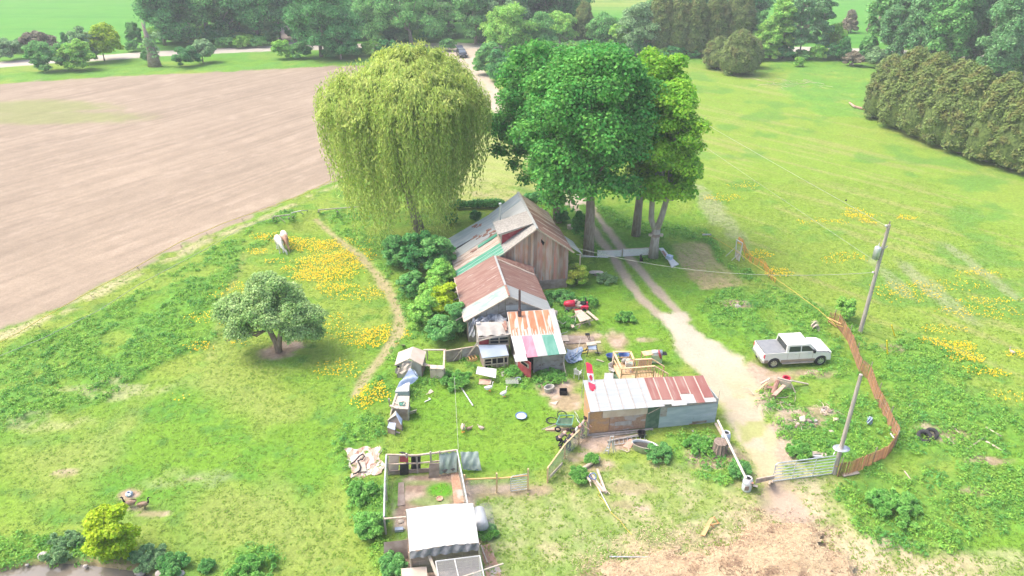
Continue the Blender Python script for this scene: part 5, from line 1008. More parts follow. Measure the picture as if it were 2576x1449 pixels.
lattice_gate('white lattice gate leaf nearer the farmhouse side of the track', P(1503, 650), P(1562, 648), .55); lattice_gate('white lattice gate leaf hung beside the forked trunk', P(1567, 648), P(1632, 644), .6)
lp = thing('pipe_barrier', 'thin pale pipe frame at the foot of the big maple', 'barrier', P(1497, 645))
for x in (1462, 1497): part(lp, 'upright', galv, MB().tube([P(x, 646), P(x, 646, 1.5)], .03, 6))
part(lp, 'cross_pipe', galv, MB().tube([P(1462, 646, 1.45), P(1497, 646, 1.45)], .025, 6)); part(lp, 'handrail', white, MB().tube([P(1450, 640, 1.1), P(1500, 646, .9), P(1530, 648, .75)], .035, 6))
# dog
t = thing('dog', 'black and white dog sitting below the lattice gate', 'dog'); J = [((0, 0, .28), .13), ((.1, 0, .42), .11), ((.16, 0, .55), .075), ((.18, 0, .68), .085), ((.27, 0, .67), .045), ((-.12, 0, .15), .14)]; E_ = [(0, 1), (1, 2), (2, 3), (3, 4), (0, 5)]
for sy in (-1, 1): k = len(J); J += [((.14, .07 * sy, .3), .045), ((.15, .07 * sy, .03), .03), ((.21, .07 * sy, .02), .028), ((-.02, .11 * sy, .12), .07), ((.08, .12 * sy, .03), .035)]; E_ += [(1, k), (k, k + 1), (k + 1, k + 2), (5, k + 3), (k + 3, k + 4)]
skinned('body', J, E_, gk, t); tag(MB().ball((.2, 0, .46), .10, 9, 6, (.8, .9, 1.4)).ball((.24, 0, .69), .06, 8, 5).build('white_chest', gw, t, world=False, smooth=True)); tag(MB().tube([(-.2, 0, .1), (-.35, .05, .05), (-.45, .12, .06)], [.04, .035, .015], 7).build('tail', gk, t, world=False))
for sy in (-1, 1): tag(MB().tube([(.15, .05 * sy, .73), (.13, .08 * sy, .82)], [.035, .006], 6).build('ear', gk, t, world=False))
t.location = P(1613, 660); t.rotation_euler.z = R(110)
# old fence by the field
t = thing('post_rail_fence', 'weathered post and rail fence piece with leaning poles at the field corner', 'fence', P(715, 545))
for (x, y, h_) in ((686, 548, 1.5), (726, 548, 1.3), (735, 545, 1.6)): part(t, 'post', greylum, MB().bar(P(x, y), P(x, y, h_), .13))
part(t, 'rail', greylum, MB().tube([P(686, 545, 1.0), P(730, 540, .9)], .06, 6)); part(t, 'leaning_pole', oldlum, MB().tube([P(690, 543, 1.0), P(699, 559, 0)], .04, 6)); part(t, 'leaning_pole', oldlum, MB().tube([P(697, 542, .9), P(721, 562, 0)], .04, 6))
t = thing('white_bar_frame', 'white crossbar on splayed legs by the field corner', 'frame', P(750, 530)); part(t, 'crossbar', white, MB().tube([P(733, 536, 1.0), P(757, 530, 1.0)], .06, 7)); part(t, 'leg', white, MB().tube([P(757, 530, 1.0), P(773, 530, .0)], .05, 7)); part(t, 'leg', white, MB().tube([P(750, 531, 1.0), P(762, 538, .0)], .05, 7))
t = thing('post_rail_fence', 'short dark rail fence just left of the willow curtain', 'fence', P(840, 525))
for (x, h_) in ((801, 1.4), (848, 1.3)): part(t, 'post', greylum, MB().bar(P(x, 532), P(x, 532, h_), .14))
part(t, 'rail', greylum, MB().tube([P(800, 528, .75), P(905, 520, .75)], .06, 6))
one(MB().tube([P(x, y, .85) for x, y in ((-20, 872), (50, 835), (98, 805), (228, 732), (300, 695), (450, 610), (560, 562), (680, 520), (760, 490), (860, 440))], .03, 5), 'yellow_rope_fence', yrope, 'yellow electric rope strung along the ploughed field edge', 'rope')
for k, (x, y) in enumerate(((98, 820), (228, 742), (345, 672), (455, 618), (519, 586), (608, 550))):
    lb = ('nearest the left edge of the photo', 'second from the left edge', 'third from the left edge', 'fourth from the left edge', 'fifth from the left edge', 'farthest along, toward the field corner')[k]
    board_('rope_post', P(x, y), P(x, y, .95), .06, .06, barkm, 'thin dark post holding the yellow rope, ' + lb, 'post', 'posts of the yellow rope fence')
one(MB().tube([P(x, y, .75) for x, y in ((0, 895), (110, 850), (250, 780), (350, 715), (520, 625), (600, 578), (690, 545))], .022, 5), 'pale_rope', rope, 'pale second wire strung inside the yellow rope', 'wire')
# small square white pallet, goal frame, boat-like item in garden
t = thing('white_pallet', 'white slatted pallet standing at the far garden corner', 'pallet', P(1778, 588))
for k in range(4): part(t, 'slat', white, MB().bar(P(1767, 590, .2 + k * .25), P(1789, 590, .2 + k * .25), .04, .15))
for x in (1768, 1788): part(t, 'batten', greylum, MB().bar(P(x, 588), P(x, 588, 1.1), .07))
t = thing('white_stand', 'white splay-legged frame with a sheet hanging in it by the right garden edge', 'frame', P(1860, 655))
A_, B_, C_, D_ = P(1850, 640, 1.6), P(1868, 650, 1.6), P(1868, 652, .1), P(1851, 648, .1)
A_, B_ = V(1853, 603, P(1855, 650).y), V(1868, 612, P(1866, 657).y); part(t, 'side_bar', white, MB().bar(A_, P(1850, 647, .1), .08)); part(t, 'side_bar', white, MB().bar(B_, P(1859, 657, .1), .08)); part(t, 'top_bar', white, MB().bar(A_, B_, .08)); part(t, 'brace', white, MB().bar(q(A_, P(1850, 647), .4), P(1825, 645), .05)); part(t, 'brace', white, MB().bar(q(B_, P(1859, 657), .5), P(1840, 655), .05)); part(t, 'brace', white, MB().bar(q(B_, P(1859, 657), .55), P(1872, 655), .05))
part(t, 'sheet', cream, MB().grid(lambda u, v: q(q(q(A_, P(1850, 647), .5), q(B_, P(1859, 657), .5), u), q(P(1851, 652, .1), P(1860, 656, .1), u), v) + Vector((0, -.05 * math.sin(v * 9), 0)), 6, 10))
t = thing('slide', 'weathered white slide lying in the grass beside the forked trunk', 'slide', P(1680, 650)); part(t, 'chute', white, MB().slab([P(1657, 624, .5), P(1668, 623, .5), P(1690, 650, .4), P(1680, 652, .4)], .12)); part(t, 'foot_panel', white, MB().slab([P(1680, 650, .4), P(1690, 648, .4), P(1708, 664, .15), P(1690, 672, .15)], .12)); part(t, 'groove', rust_p, MB().slab([P(1664, 631, .55), P(1669, 630, .55), P(1680, 645, .5), P(1675, 646, .5)], .04)); part(t, 'blue_clamp', tarpb, MB().box(P(1684, 647, .5), (.5, .5, .35), .7))
one(MB().lathe(P(1434, 575), [(.001, .0), (.3, .0), (.33, .4), (.001, .42)], 10), 'tree_stump', oldlum, 'pale cut stump on the lawn right of the farmhouse roof', 'stump')
one(MB().lathe(P(1669, 635), [(.0, .0), (.0, .01)], 3), 'grass_marker', oldlum, 'small stone in the grass under the slide', 'stone') if False else None
t = thing('tractor_mower', 'red ride-on lawn mower parked behind the picnic table', 'lawn mower', P(1450, 782)); mc = P(1447, 782)
def mv(x, y, z): return mc + Vector((x * .985 + y * .1, y * .985 - x * .05, z))
hd = MB(); hd.tube([mv(-.95, 0, .55), mv(-.85, 0, .62), mv(-.5, 0, .68), mv(-.05, 0, .74)], [.16, .26, .30, .28], 10); part(t, 'hood', redt, hd, smooth=True); part(t, 'fender', redt, MB().box(mv(.75, 0, .62), (.6, 1.0, .1)).box(mv(.75, .45, .5), (.6, .1, .25)).box(mv(.75, -.45, .5), (.6, .1, .25))); part(t, 'frame', barkm, MB().box(mv(0, 0, .36), (1.7, .45, .16))); part(t, 'deck', redt, MB().box(mv(.15, 0, .25), (.8, 1.1, .16)))
part(t, 'seat', black, MB().box(mv(.62, 0, .78), (.42, .45, .12)).box(mv(.84, 0, .98), (.1, .45, .4))); part(t, 'steering_wheel', black, wheel_mb(mv(.15, 0, 1.02), .19, .04, (-.4, 0, 1), 16, .8)); part(t, 'steering_column', black, MB().bar(mv(.0, 0, .7), mv(.14, 0, 1.0), .05))
for (x, y, r_) in ((-.7, .42, .2), (-.7, -.42, .2), (.75, .42, .27), (.75, -.42, .27)):
    wh = part(t, 'wheel', rubber, wheel_mb(mv(x, y, r_), r_, .2, (0, 1, 0), 16, .5)); tag(MB().lathe(mv(x, y, r_), [(.001, 0), (.01, 0)], 6).build('hub', cream, wh)) if False else None
for k, (x, y, z_) in enumerate(((1448, 757, .75), (1456, 762, .7), (1460, 770, .6), (1452, 768, .55))): one(MB().ball(P(x, y, z_), .18, 8, 6, (1.2, .9, .8), .18, k), 'garden_pot', (ply, cream, greyfelt, oldlum)[k], ('tan block on the clutter behind the red mower', 'cream lump on the clutter behind the mower seat', 'grey pot between mower hood and seat', 'brown pot resting beside the mower steering wheel')[k], 'pot')
t = thing('picnic_table', 'weathered wooden picnic table with one bench beside the red mower', 'picnic table', P(1462, 812)); A_, B_, C_, D_ = P(1445, 782, .75), P(1462, 779, .75), P(1488, 801, .75), P(1459, 810, .75)
for k in range(5):
    u0, u1 = k / 5 + .005, (k + 1) / 5 - .005; part(t, 'top_board', oldlum, MB().slab([q(A_, B_, u0), q(A_, B_, u1), q(D_, C_, u1), q(D_, C_, u0)], .05))
n_ = (D_ - C_).normalized(); part(t, 'bench', oldlum, MB().slab([Z(A_ + n_ * .75, .45), Z(A_ + n_ * .5, .45), Z(D_ + n_ * .5, .45), Z(D_ + n_ * .75, .45)], .05)); part(t, 'bench', oldlum, MB().slab([Z(B_ - n_ * .5, .45), Z(B_ - n_ * .75, .45), Z(C_ - n_ * .75, .45), Z(C_ - n_ * .5, .45)], .05))
for (a, b) in ((A_, B_), (D_, C_)):
    c_ = q(a, b, .5) + (q(q(A_, B_, .5), q(D_, C_, .5), .5) - q(a, b, .5)) * .25; part(t, 'cross_beam', oldlum, MB().bar(Z(c_ + n_ * .85, .40), Z(c_ - n_ * .85, .40), .05, .09))
    for s_ in (-1, 1): part(t, 'leg', oldlum, MB().bar(Z(c_ + n_ * .2 * s_, .7), Z(c_ + n_ * .6 * s_, 0), .05, .1))
one(MB().tube([P(1407, 841, .15), P(1425, 836, .12), P(1441, 825, .1), P(1447, 808, .5), P(1451, 784, .85)], .03, 6), 'garden_hose', rope, 'pale hose curving from the striped shed up to the picnic table', 'hose')
one(MB().tube([P(1402, 805, 1.0), P(1416, 815, .8), P(1438, 800, .3)], .03, 6), 'clothes_pole', rope, 'thin pole from the white drum toward the mower', 'pole')
one(MB().lathe(P(1395, 818), [(.001, .9), (.2, .92), (.22, 1.3), (.001, 1.34)], 10), 'white_drum', cream, 'small cream drum by the rear corner of the striped shed', 'drum', smooth=True); one(MB().box(P(1386, 800, 1.7), (.3, .3, .4), .3).box(P(1386, 806, 1.4), (.2, .2, .3), .1), 'wall_lamp', galv, 'pale boxy fitting at the wing eave corner', 'fitting')
one(MB().slab([P(1412, 843, .06), P(1493, 846, .06), P(1496, 861, .06), P(1424, 865, .06)], .05), 'rubber_mat', brownwall, 'long brown mat on the ground between striped shed and sawhorse table', 'mat'); one(MB().slab([P(1408, 843, .13), P(1427, 843, .13), P(1432, 858, .13), P(1412, 858, .13)], .03), 'plywood_sheet', tan, 'tan plywood sheet lying against the striped shed wall', 'board')
t = thing('work_table', 'folding black legged work table with a white board across it', 'table', P(1490, 872)); c_ = P(1490, 866, .8); part(t, 'board_top', cream, MB().slab([P(1474, 861, .85), P(1501, 858, .85), P(1502, 866, .85), P(1477, 869, .85)], .05)); part(t, 'board_top', cream, MB().slab([P(1498, 858, .92), P(1510, 857, .92), P(1512, 862, .92), P(1500, 863, .92)], .05)); part(t, 'body', tarpb, MB().slab([P(1480, 870, .75), P(1500, 869, .75), P(1501, 879, .55), P(1480, 879, .55)], .1))
for (x0, y0, x1, y1) in ((1481, 874, 1476, 897), (1500, 874, 1507, 895), (1480, 868, 1472, 886), (1500, 868, 1504, 886)): part(t, 'leg', black, MB().bar(P(x0, y0, .65), P(x1, y1), .05))
t = thing('folding_stool', 'small dark folding stool behind the work table', 'stool', P(1485, 855)); part(t, 'seat', black, MB().box(P(1478, 841, .75), (.35, .3, .05))); 
for (x0, x1) in ((1476, 1482), (1481, 1485)): part(t, 'leg', black, MB().bar(P(x0, 842, .72), P(x1, 856), .04))
mb = MB().grid(lambda u, v: P(1424 + 40 * u + 3 * math.sin(v * 7), 876 + 34 * v + 4 * math.sin(u * 5), .12 + .42 * math.sin(math.pi * u) * math.sin(math.pi * v) * (.75 + .4 * math.sin(u * 17 + v * 5) * math.cos(v * 19 - u * 4))), 26, 22); one(mb, 'heaped_tarp', tarpb, 'crumpled pale blue tarp heap right of the striped shed', 'tarp')
board_('long_lath', P(1449, 893, .3), P(1461, 852, 1.1), .05, .04, cream, 'long lath rising from the heaped blue tarp', 'lath')
rs = random.Random(12)
for k, (x0, y0, x1, y1, lb) in enumerate(((1497, 886, 1512, 888, 'small pale plank right of the work table foot'), (1500, 904, 1519, 910, 'pale plank lying in the grass left of the deck'), (1466, 880, 1488, 872, 'yellowish stick between heaped tarp and work table'), (1462, 888, 1480, 884, 'short stick right of the heaped tarp'))):
    board_('lath', P(x0, y0, .08), P(x1, y1, .1), .08, .04, cream if k < 2 else yrope, lb, 'lath')
def chair(label, c, rz, s=1):
    t = thing('garden_chair', label, 'chair', (0, 0, 0)); tag(MB().box((0, 0, .42), (.45, .45, .05)).build('seat', white, t, world=False)); tag(MB().slab([(-.22, .2, .42), (.22, .2, .42), (.2, .32, .88), (-.2, .32, .88)], .04, (0, 1, 0)).build('backrest', white, t, world=False))
    for x in (-.19, .19):
        for y in (-.19, .19): tag(MB().bar((x, y, 0), (x * .9, y * .9, .42), .045).build('leg', white, t, world=False))
        tag(MB().box((x * 1.15, 0, .64), (.05, .42, .03)).build('armrest', white, t, world=False))
    t.location = c; t.rotation_euler.z = rz; t.scale = (s,) * 3; return t
chair('white plastic chair beside the flagpole foot, right of the striped shed', P(1453, 950), 2.6); chair('white plastic chair left of the wooden deck, in front of the dark steps', P(1541, 942), .8)
t = thing('white_table', 'pale green-white square table standing behind the long shed roof', 'table', P(1530, 958)); part(t, 'table_top', whx, MB().slab([P(1521, 938, .75), P(1543, 938, .75), P(1543, 954, .75), P(1519, 954, .75)], .05))
for p_ in ((1523, 940), (1541, 940), (1541, 952), (1521, 952)): part(t, 'leg', white, MB().bar(Z(P(*p_, .75), 0), P(*p_, .72), .05))
t = thing('green_bin', 'dark green box under the deck edge', 'bin', P(1550, 950)); part(t, 'box', tarpd, MB().box(P(1551, 955, .25), (.6, .6, .5), .1)); part(t, 'lid', tarpd, MB().box(P(1551, 955, .53), (.64, .64, .05), .1))
board_('lean_plank', P(1536, 935, .05), P(1545, 893, 1.5), .25, .05, oldlum, 'wide weathered plank leaning up at the left side of the deck', 'plank')
for k, (x, y) in enumerate(((1538, 905), (1569, 903))):
    t = thing('blue_tub', ('open blue tub outside the left deck rail', 'open blue tub on the deck by the far rail')[k], 'tub', P(x, y)); zz = (.0, .75)[k]; part(t, 'shell', bluep, MB().lathe(P(x, y, zz), [(.001, .02), (.3, .02), (.42, .42), (.45, .42), (.40, .36), (.28, .06)], 14, 1, .75), smooth=True)
# deck
t = thing('wooden_deck', 'new timber deck and steps with balustrade behind the long shed', 'deck', P(1600, 950))
h_r, h_f = 1.65, .72; A_, B_, C_, D_, E_2, F_, G_, H_ = P(1543.7, 885, h_r), P(1586, 884.4, h_r), P(1594.7, 904.8, h_r), P(1639, 902.6, h_r), P(1564, 927.4, h_r), P(1646.5, 920.8, h_r), P(1680, 939.8, 1.0), P(1670, 921.5, 1.0)
part(t, 'floor', lumber, MB().slab([Z(E_2, h_f), Z(F_, h_f), Z(D_, h_f), Z(C_, h_f), Z(B_, h_f), Z(A_, h_f)], .08))
for a, b in ((A_, B_), (B_, C_), (C_, D_), (A_, E_2), (E_2, F_), (F_, G_), (D_, H_)): part(t, 'handrail', lumber, MB().bar(a, b, .14, .05))
for a, b in ((A_, B_), (A_, E_2), (E_2, F_)): part(t, 'mid_rail', lumber, MB().bar(a - Vector((0, 0, .5)), b - Vector((0, 0, .5)), .05, .09)); part(t, 'rim_joist', lumber, MB().bar(Z(a, h_f - .12), Z(b, h_f - .12), .05, .2))
for p_ in (A_, B_, C_, D_, E_2, F_, q(E_2, F_, .45), q(C_, D_, .85)): part(t, 'post', lumber, MB().bar(Z(p_, 0), p_, .1))
for p_ in (G_, H_): part(t, 'post', lumber, MB().bar(Z(p_, 0), p_, .09))
for (a, b, u0, n_) in ((E_2, F_, .48, 11), (C_, D_, .1, 9)):
    for k in range(n_):
        p_ = q(a, b, u0 + (1 - u0) * k / n_ + .02); part(t, 'baluster', lumber, MB().bar(Z(p_, h_f + .08), p_, .045))
for k in range(5):
    p_ = q(F_, G_, .15 + k * .18); part(t, 'baluster', lumber, MB().bar(p_ - Vector((0, 0, .85)), p_, .045))
for k in range(4): z_ = h_f * (1 - (k + 1) / 4.4); a, b = q(D_, H_, (k + .6) / 4.2), q(F_, G_, (k + .6) / 4.2); part(t, 'step', lumber, MB().slab([Z(a, z_), Z(b, z_), Z(b, z_) + Vector((.28, 0, 0)), Z(a, z_) + Vector((.28, 0, 0))], .04))
board_('slat_screen', P(1606, 914, 1.15), P(1628, 911, 1.15), .04, .55, pinkw, 'pink-beige slatted panel leaning inside the far deck rail', 'panel')
chair('white plastic chair standing on the deck floor', Z(P(1580, 934, h_f), h_f + .02), 3.0)
rs = random.Random(21)
for k, (x, y, m_, lb) in enumerate(((1572, 906, greyfelt, 'grey bundle on the deck by the blue tub'), (1582, 909, oldlum, 'brown bundle on the deck next to the grey one'), (1588, 914, terra, 'rounded reddish bundle in the far right deck corner'), (1590, 917, greens, 'green-grey bundle nearest the beige slatted panel'))):
    one(MB().ball(P(x, y, .98), .24, 9, 6, (1.2, .9, .9), .2, k + 4), 'bundle', m_, lb, 'bundle', smooth=True)
t = thing('timber_table', 'new plywood topped timber table beyond the deck steps', 'table', P(1635, 900)); part(t, 'table_top', lumber, MB().slab([P(1613, 884, .85), P(1649.5, 879, .85), P(1655, 890, .85), P(1621, 895, .85)], .05))
for p_ in ((1615, 885), (1649, 880), (1653, 889), (1622, 894)): part(t, 'leg', lumber, MB().bar(Z(P(*p_, .85), 0), P(*p_, .82), .09))
t = thing('barbecue', 'grey barbecue with closed lid beside the timber table', 'barbecue', P(1650, 915)); c_ = P(1650, 912); part(t, 'cabinet', galv, MB().box(c_ + Vector((0, 0, .45)), (.75, .5, .7))); part(t, 'lid', galv, MB().tube([c_ + Vector((-.38, 0, .9)), c_ + Vector((.38, 0, .9))], .2, 12), smooth=True); part(t, 'side_shelf', black, MB().box(c_ + Vector((.55, 0, .8)), (.35, .45, .04)))
for x in (-.33, .33): part(t, 'leg', black, MB().bar(c_ + Vector((x, -.2, 0)), c_ + Vector((x, -.2, .15)), .06))
one(MB().tube([P(1657, 880, 1.15), P(1659, 888, 1.05), P(1662, 898, .7), P(1663, 903, .5)], [.04, .08, .09, .04], 9), 'hanging_jacket', red, 'dark red jacket hung over the end of the timber table', 'jacket', smooth=True)
# ------------------------------------------------------------------ poultry pen at the bottom
pen = thing('poultry_pen', 'wood framed netted pen with bare earth floor behind the white canopy', 'pen', P(1060, 1240))
hp_ = 1.55
PA, PB, PC = P(975, 1196), P(1160, 1185), P(1195, 1285); PD = P(970, 1330)
a_t, b_t = P(972, 1144, hp_), P(1150, 1132, hp_); PA, PB = Z(a_t, 0), Z(b_t, 0); m_t = q(a_t, b_t, .42) - Vector((0, 0, .2)); c_t = P(1176, 1266, hp_); d_t = P(968, 1212, hp_); e_t = P(966, 1300, 1.3)
for a, b in ((a_t, m_t), (m_t, b_t)): part(pen, 'top_rail', oldlum, MB().bar(a, b, .09, .09))
for a, b in ((a_t - Vector((0, 0, .75)), m_t - Vector((0, 0, .6))), (m_t - Vector((0, 0, .6)), q(a_t, b_t, .85) - Vector((0, 0, .75))), (b_t - Vector((0, 0, .75)), q(a_t, b_t, .68) - Vector((0, 0, .75)))): part(pen, 'mid_rail', oldlum, MB().bar(a, b, .07, .07))
part(pen, 'base_board', brownwall, MB().bar(Z(a_t, .15), Z(b_t, .15), .05, .3))
for p_ in (a_t, q(a_t, b_t, .28), m_t, q(a_t, b_t, .62), q(a_t, b_t, .75), b_t, c_t, d_t, e_t): part(pen, 'post', greylum, MB().bar(Z(p_, 0), p_, .09))
part(pen, 'side_rail', galv, MB().tube([a_t, d_t], .05, 7)); part(pen, 'side_rail', galv, MB().tube([d_t - Vector((0, 0, .05)), e_t], .05, 7)); part(pen, 'side_rail', galv, MB().tube([b_t, q(b_t, c_t, .5), c_t], .045, 7))
part(pen, 'cross_rail', oldlum, MB().bar(P(966, 1305, 1.3), P(1025, 1300, 1.3), .09, .06))
for a, b in ((a_t, d_t), (d_t, e_t), (b_t, c_t)): part(pen, 'netting', net_g, MB().slab([Z(a, 0), Z(b, 0), b, a], .005, (1, 0, 0)))
one(MB().slab([P(976, 1190, .1), P(1002, 1184, .2), P(1004, 1146, 1.2), P(978, 1146, 1.2)], .04, (0, -1, 0)), 'pink_sheet', tan, 'pale pinkish panel in the left corner of the pen frame', 'panel')
one(MB().slab([P(1005, 1163, .95), P(1027, 1163, .95), P(1027, 1148, 1.35), P(1005, 1148, 1.35)], .03, (0, -1, 0)), 'red_board', red, 'dark red board behind the pen frame', 'board')
for k, (x0, y0, x1, y1) in enumerate(((1006, 1196, 1028, 1168), (1034, 1188, 1058, 1148))):
    lb = ('black slatted panel low in the left pen bay', 'black slatted panel right of the middle pen post')[k]
    one(MB().slab([P(x0, y0, .05), P(x1, y0 - 2, .05), P(x1, y1, .05 + .028 * (y0 - y1)), P(x0, y1 + 2, .05 + .028 * (y0 - y1))], .04, (0, -1, 0)), 'black_sheet', mk('black_corrugated', (.03, .03, .035), (.05, .05, .055), wave=(10, 0, 0), bump=.8, rough=.5) if k == 0 else MATS['black_corrugated'], lb, 'panel')
one(MB().slab([P(1003, 1137, 1.3), P(1012, 1136, 1.3), P(1050, 1148, 1.25), P(1036, 1150, 1.25)], .04), 'black_sheet', MATS['black_corrugated'], 'black ridged sheet lying across the back of the pen frame', 'sheet')
one(MB().slab([P(1078, 1203, .02), P(1105, 1200, .02), P(1105, 1165, 1.0), P(1080, 1166, 1.0)], .04, (0, -1, 0)), 'brown_sheet', brownwall, 'upright brown board closing the bay left of the green tarp', 'panel')
g_ = MB().grid(lambda u, v: q(q(P(1106, 1141, 1.35), P(1150, 1137, 1.4), u), q(P(1104, 1192, .15), P(1150, 1188, .15), u), v) + Vector((0, -.12 * math.sin(v * 3.1) - .04 * math.sin(u * 14), .03 * math.sin(u * 19 + v * 9))), 14, 14); one(g_, 'grey_green_tarp', tarpg, 'grey-green tarp over the box inside the pen corner', 'tarp')
g_ = MB().grid(lambda u, v: q(q(P(1158, 1137, 1.15), P(1203, 1136, 1.1), u), q(P(1164, 1180, .3), P(1212, 1182, .2), u), v) + Vector((0, -.1 * math.sin(v * 3.1) - .03 * math.sin(u * 14), .04 * math.sin(u * 15 + v * 9))), 14, 14); one(g_, 'grey_green_tarp', tarpg, 'grey-green tarp over the hutch just outside the pen corner', 'tarp')
one(MB().slab([P(1105, 1192, .12), P(1146, 1187, .12), P(1146, 1179, .45), P(1106, 1183, .45)], .05, (0, -1, 0)), 'tarp_skirt', tarpk, 'dark skirt below the tarp inside the pen corner', 'tarp'); one(MB().slab([P(1176, 1183, .05), P(1206, 1184, .05), P(1204, 1173, .4), P(1176, 1173, .4)], .05, (0, -1, 0)), 'tarp_skirt', tarpb, 'bluish skirt under the tarp outside the pen corner', 'tarp')
one(MB().slab([P(1134, 1191, .05), P(1152, 1188, .05), P(1173, 1262, .05), P(1142, 1268, .05)], .04), 'walkway_board', osb2, 'long stained board lying down the right side of the pen', 'board')
one(MB().slab([P(1002, 1214, .05), P(1016, 1213, .05), P(1018, 1270, .05), P(1000, 1272, .05)], .04), 'walkway_board', brownwall, 'brown board sunk in the earth down the left side of the pen', 'board')
one(MB().lathe(P(1106, 1256), [(.001, .02), (.16, .02), (.2, .08), (.17, .07)], 12), 'feed_dish', terra, 'small round pinkish feed dish by the bright grass tuft', 'dish'); one(MB().box(P(1004, 1332, .1), (.45, .22, .16), .1), 'blue_trough', blueg, 'pale blue rectangular trough in the lower left of the pen', 'trough'); one(MB().ball(P(1008, 1312, .05), .18, 8, 5, (1, .8, .5), .1), 'salt_block', cream, 'cream block on the earth above the pale blue trough', 'block'); one(MB().ball(P(1016, 1330, .05), .08, 8, 5, (1, .8, .5), .1), 'small_stone', stone, 'small stone right of the pale blue trough', 'stone')
rs = random.Random(31); one(MB().grid(lambda u, v: (lambda p_: p_ + Vector((0, 0, .05 + .04 * math.sin(u * 9) * math.sin(v * 8))))(q(q(P(865, 1131), P(954, 1124), u), q(P(884, 1208), P(966, 1192), u), v) + Vector((.15 * math.sin(v * 11), .12 * math.sin(u * 13), 0))), 24, 18), 'rotting_deck', mk('flaky_plywood', (.42, .31, .24), (.60, .54, .48), sc=(3, 1.2, 1), lo=.45, hi=.55, rough=.95, c3=(.30, .17, .12), sc3=(5, 2, 2), lo3=.55, hi3=.63, bump=.5), 'flat flaking plywood platform in the weeds left of the pen', 'platform')
one(MB().slab([P(898, 1163, .16), P(918, 1161, .16), P(922, 1185, .16), P(896, 1187, .16)], .03), 'pale_sheet', cream, 'pale rectangular sheet on the flaking platform', 'sheet')
hs_ = [(882, 1168), (893, 1160), (903, 1148), (912, 1142), (917, 1147), (912, 1155), (900, 1159), (903, 1165), (907, 1174), (905, 1183), (896, 1190), (888, 1193)]; one(MB().tube([P(x, y, .22) for x, y in hs_], .045, 6), 'black_hose', rubber, 'coiled dark hose lying on the flaking platform', 'hose')
# canopy and cages
cn = thing('canopy', 'large white tarp canopy with a dark grey lower edge over a cage', 'canopy', (-3.4, 26.6, 0)); A_, B_, C_, D_ = P(1022, 1281, 2.2), P(1190, 1266, 2.25), P(1205, 1366, 2.0), P(1030, 1388, 1.95)
part(cn, 'cover', tarpw, MB().grid(lambda u, v: q(q(A_, B_, u), q(D_, C_, u), v) + Vector((0, 0, .10 * math.sin(math.pi * u) + .015 * math.sin(u * 22) * v)), 20, 12), smooth=True)
E_2, F_ = P(1205, 1382, 1.75), P(1032, 1404, 1.7); part(cn, 'lower_edge', tarpk, MB().grid(lambda u, v: q(q(D_, C_, u), q(F_, E_2, u), v) + Vector((0, -.03 + .04 * math.sin(u * 40 + v * 3), .12 * math.sin(math.pi * u) * (1 - v) + .02 * math.sin(u * 31))), 40, 5))
for p_ in (A_, B_, C_, D_): part(cn, 'post', oldlum, MB().bar(Z(p_, 0), p_ - Vector((0, 0, .05)), .09))
part(cn, 'back_panel', greyboard, MB().slab([Z(A_, 0), Z(B_, 0), Z(B_, 1.6), Z(A_, 1.6)], .03, (0, 1, 0)))
part(cn, 'front_panel', mk('caged_brown_sheet', (.30, .235, .19), (.22, .17, .14), sc=(2, 2, 2), rough=.9), MB().slab([Z(D_, .2) + Vector((0, .1, 0)), Z(C_, .2) + Vector((0, .1, 0)), Z(C_, 1.7) + Vector((0, .1, 0)), Z(D_, 1.65) + Vector((0, .1, 0))], .04, (0, -1, 0)))
wb = MB()
for k in range(9): p_ = q(Z(D_, 0), Z(C_, 0), k / 8); wb.bar(p_ + Vector((0, .02, .2)), p_ + Vector((0, .02, 1.7)), .014)
for z_ in (.4, .8, 1.2): wb.bar(Z(D_, z_) + Vector((0, .02, 0)), Z(C_, z_) + Vector((0, .02, 0)), .014)
part(cn, 'cage_wire', barkm, wb)
cg = thing('wire_cage', 'pale tube framed netting cage jutting toward the viewer below the canopy', 'cage', (-3, 24, 0)); A2, B2, C2, D2, M1, M2 = P(1096, 1412, 1.6), P(1207, 1398, 1.6), P(1222, 1470, 1.5), P(1110, 1490, 1.5), P(1144, 1408, 1.6), P(1160, 1480, 1.5)
for a, b in ((A2, B2), (B2, C2), (A2, D2), (M1, M2), (D2, C2)): part(cg, 'tube', white, MB().tube([a, b], .03, 6))
part(cg, 'netting', net_l, MB().slab([A2, B2, C2, D2], .005)); part(cg, 'netting', net_l, MB().slab([Z(D2, 0), Z(C2, 0), C2, D2], .005, (0, -1, 0)))
for p_ in (A2, B2, C2, D2): part(cg, 'upright', white, MB().bar(Z(p_, 0), p_, .05))
board_('long_pole', P(1266, 1418, 1.2), P(1120, 1466, 1.8), .07, .07, cream, 'long pale pole lying aslant over the wire cage', 'pole')
board_('brace_board', P(1077, 1392, 1.6), P(1108, 1470, 1.0), .14, .05, cream, 'pale brace board slanting down from the canopy edge', 'board')
one(MB().slab([P(1009, 1430, .9), P(1073, 1425, .9), P(1078, 1480, .9), P(1012, 1490, .9)], .05).slab([P(1009, 1430, .88), P(1012, 1490, .88), Z(P(1012, 1490, .88), 0), Z(P(1009, 1430, .88), 0)], .04, (-1, 0, 0)), 'nest_box', tan, 'pale plywood nest box cut by the bottom edge of the photo', 'box')
one(MB().slab([P(1210, 1372, .03), P(1232, 1368, .03), P(1262, 1440, .03), P(1245, 1470, .03), P(1222, 1445, .03)], .04), 'osb_sheet', osb2, 'long OSB sheet on the ground right of the canopy', 'board'); board_('lath', P(1210, 1372, .2), P(1226, 1415, .15), .06, .04, cream, 'pale lath lying along the OSB sheet', 'lath')
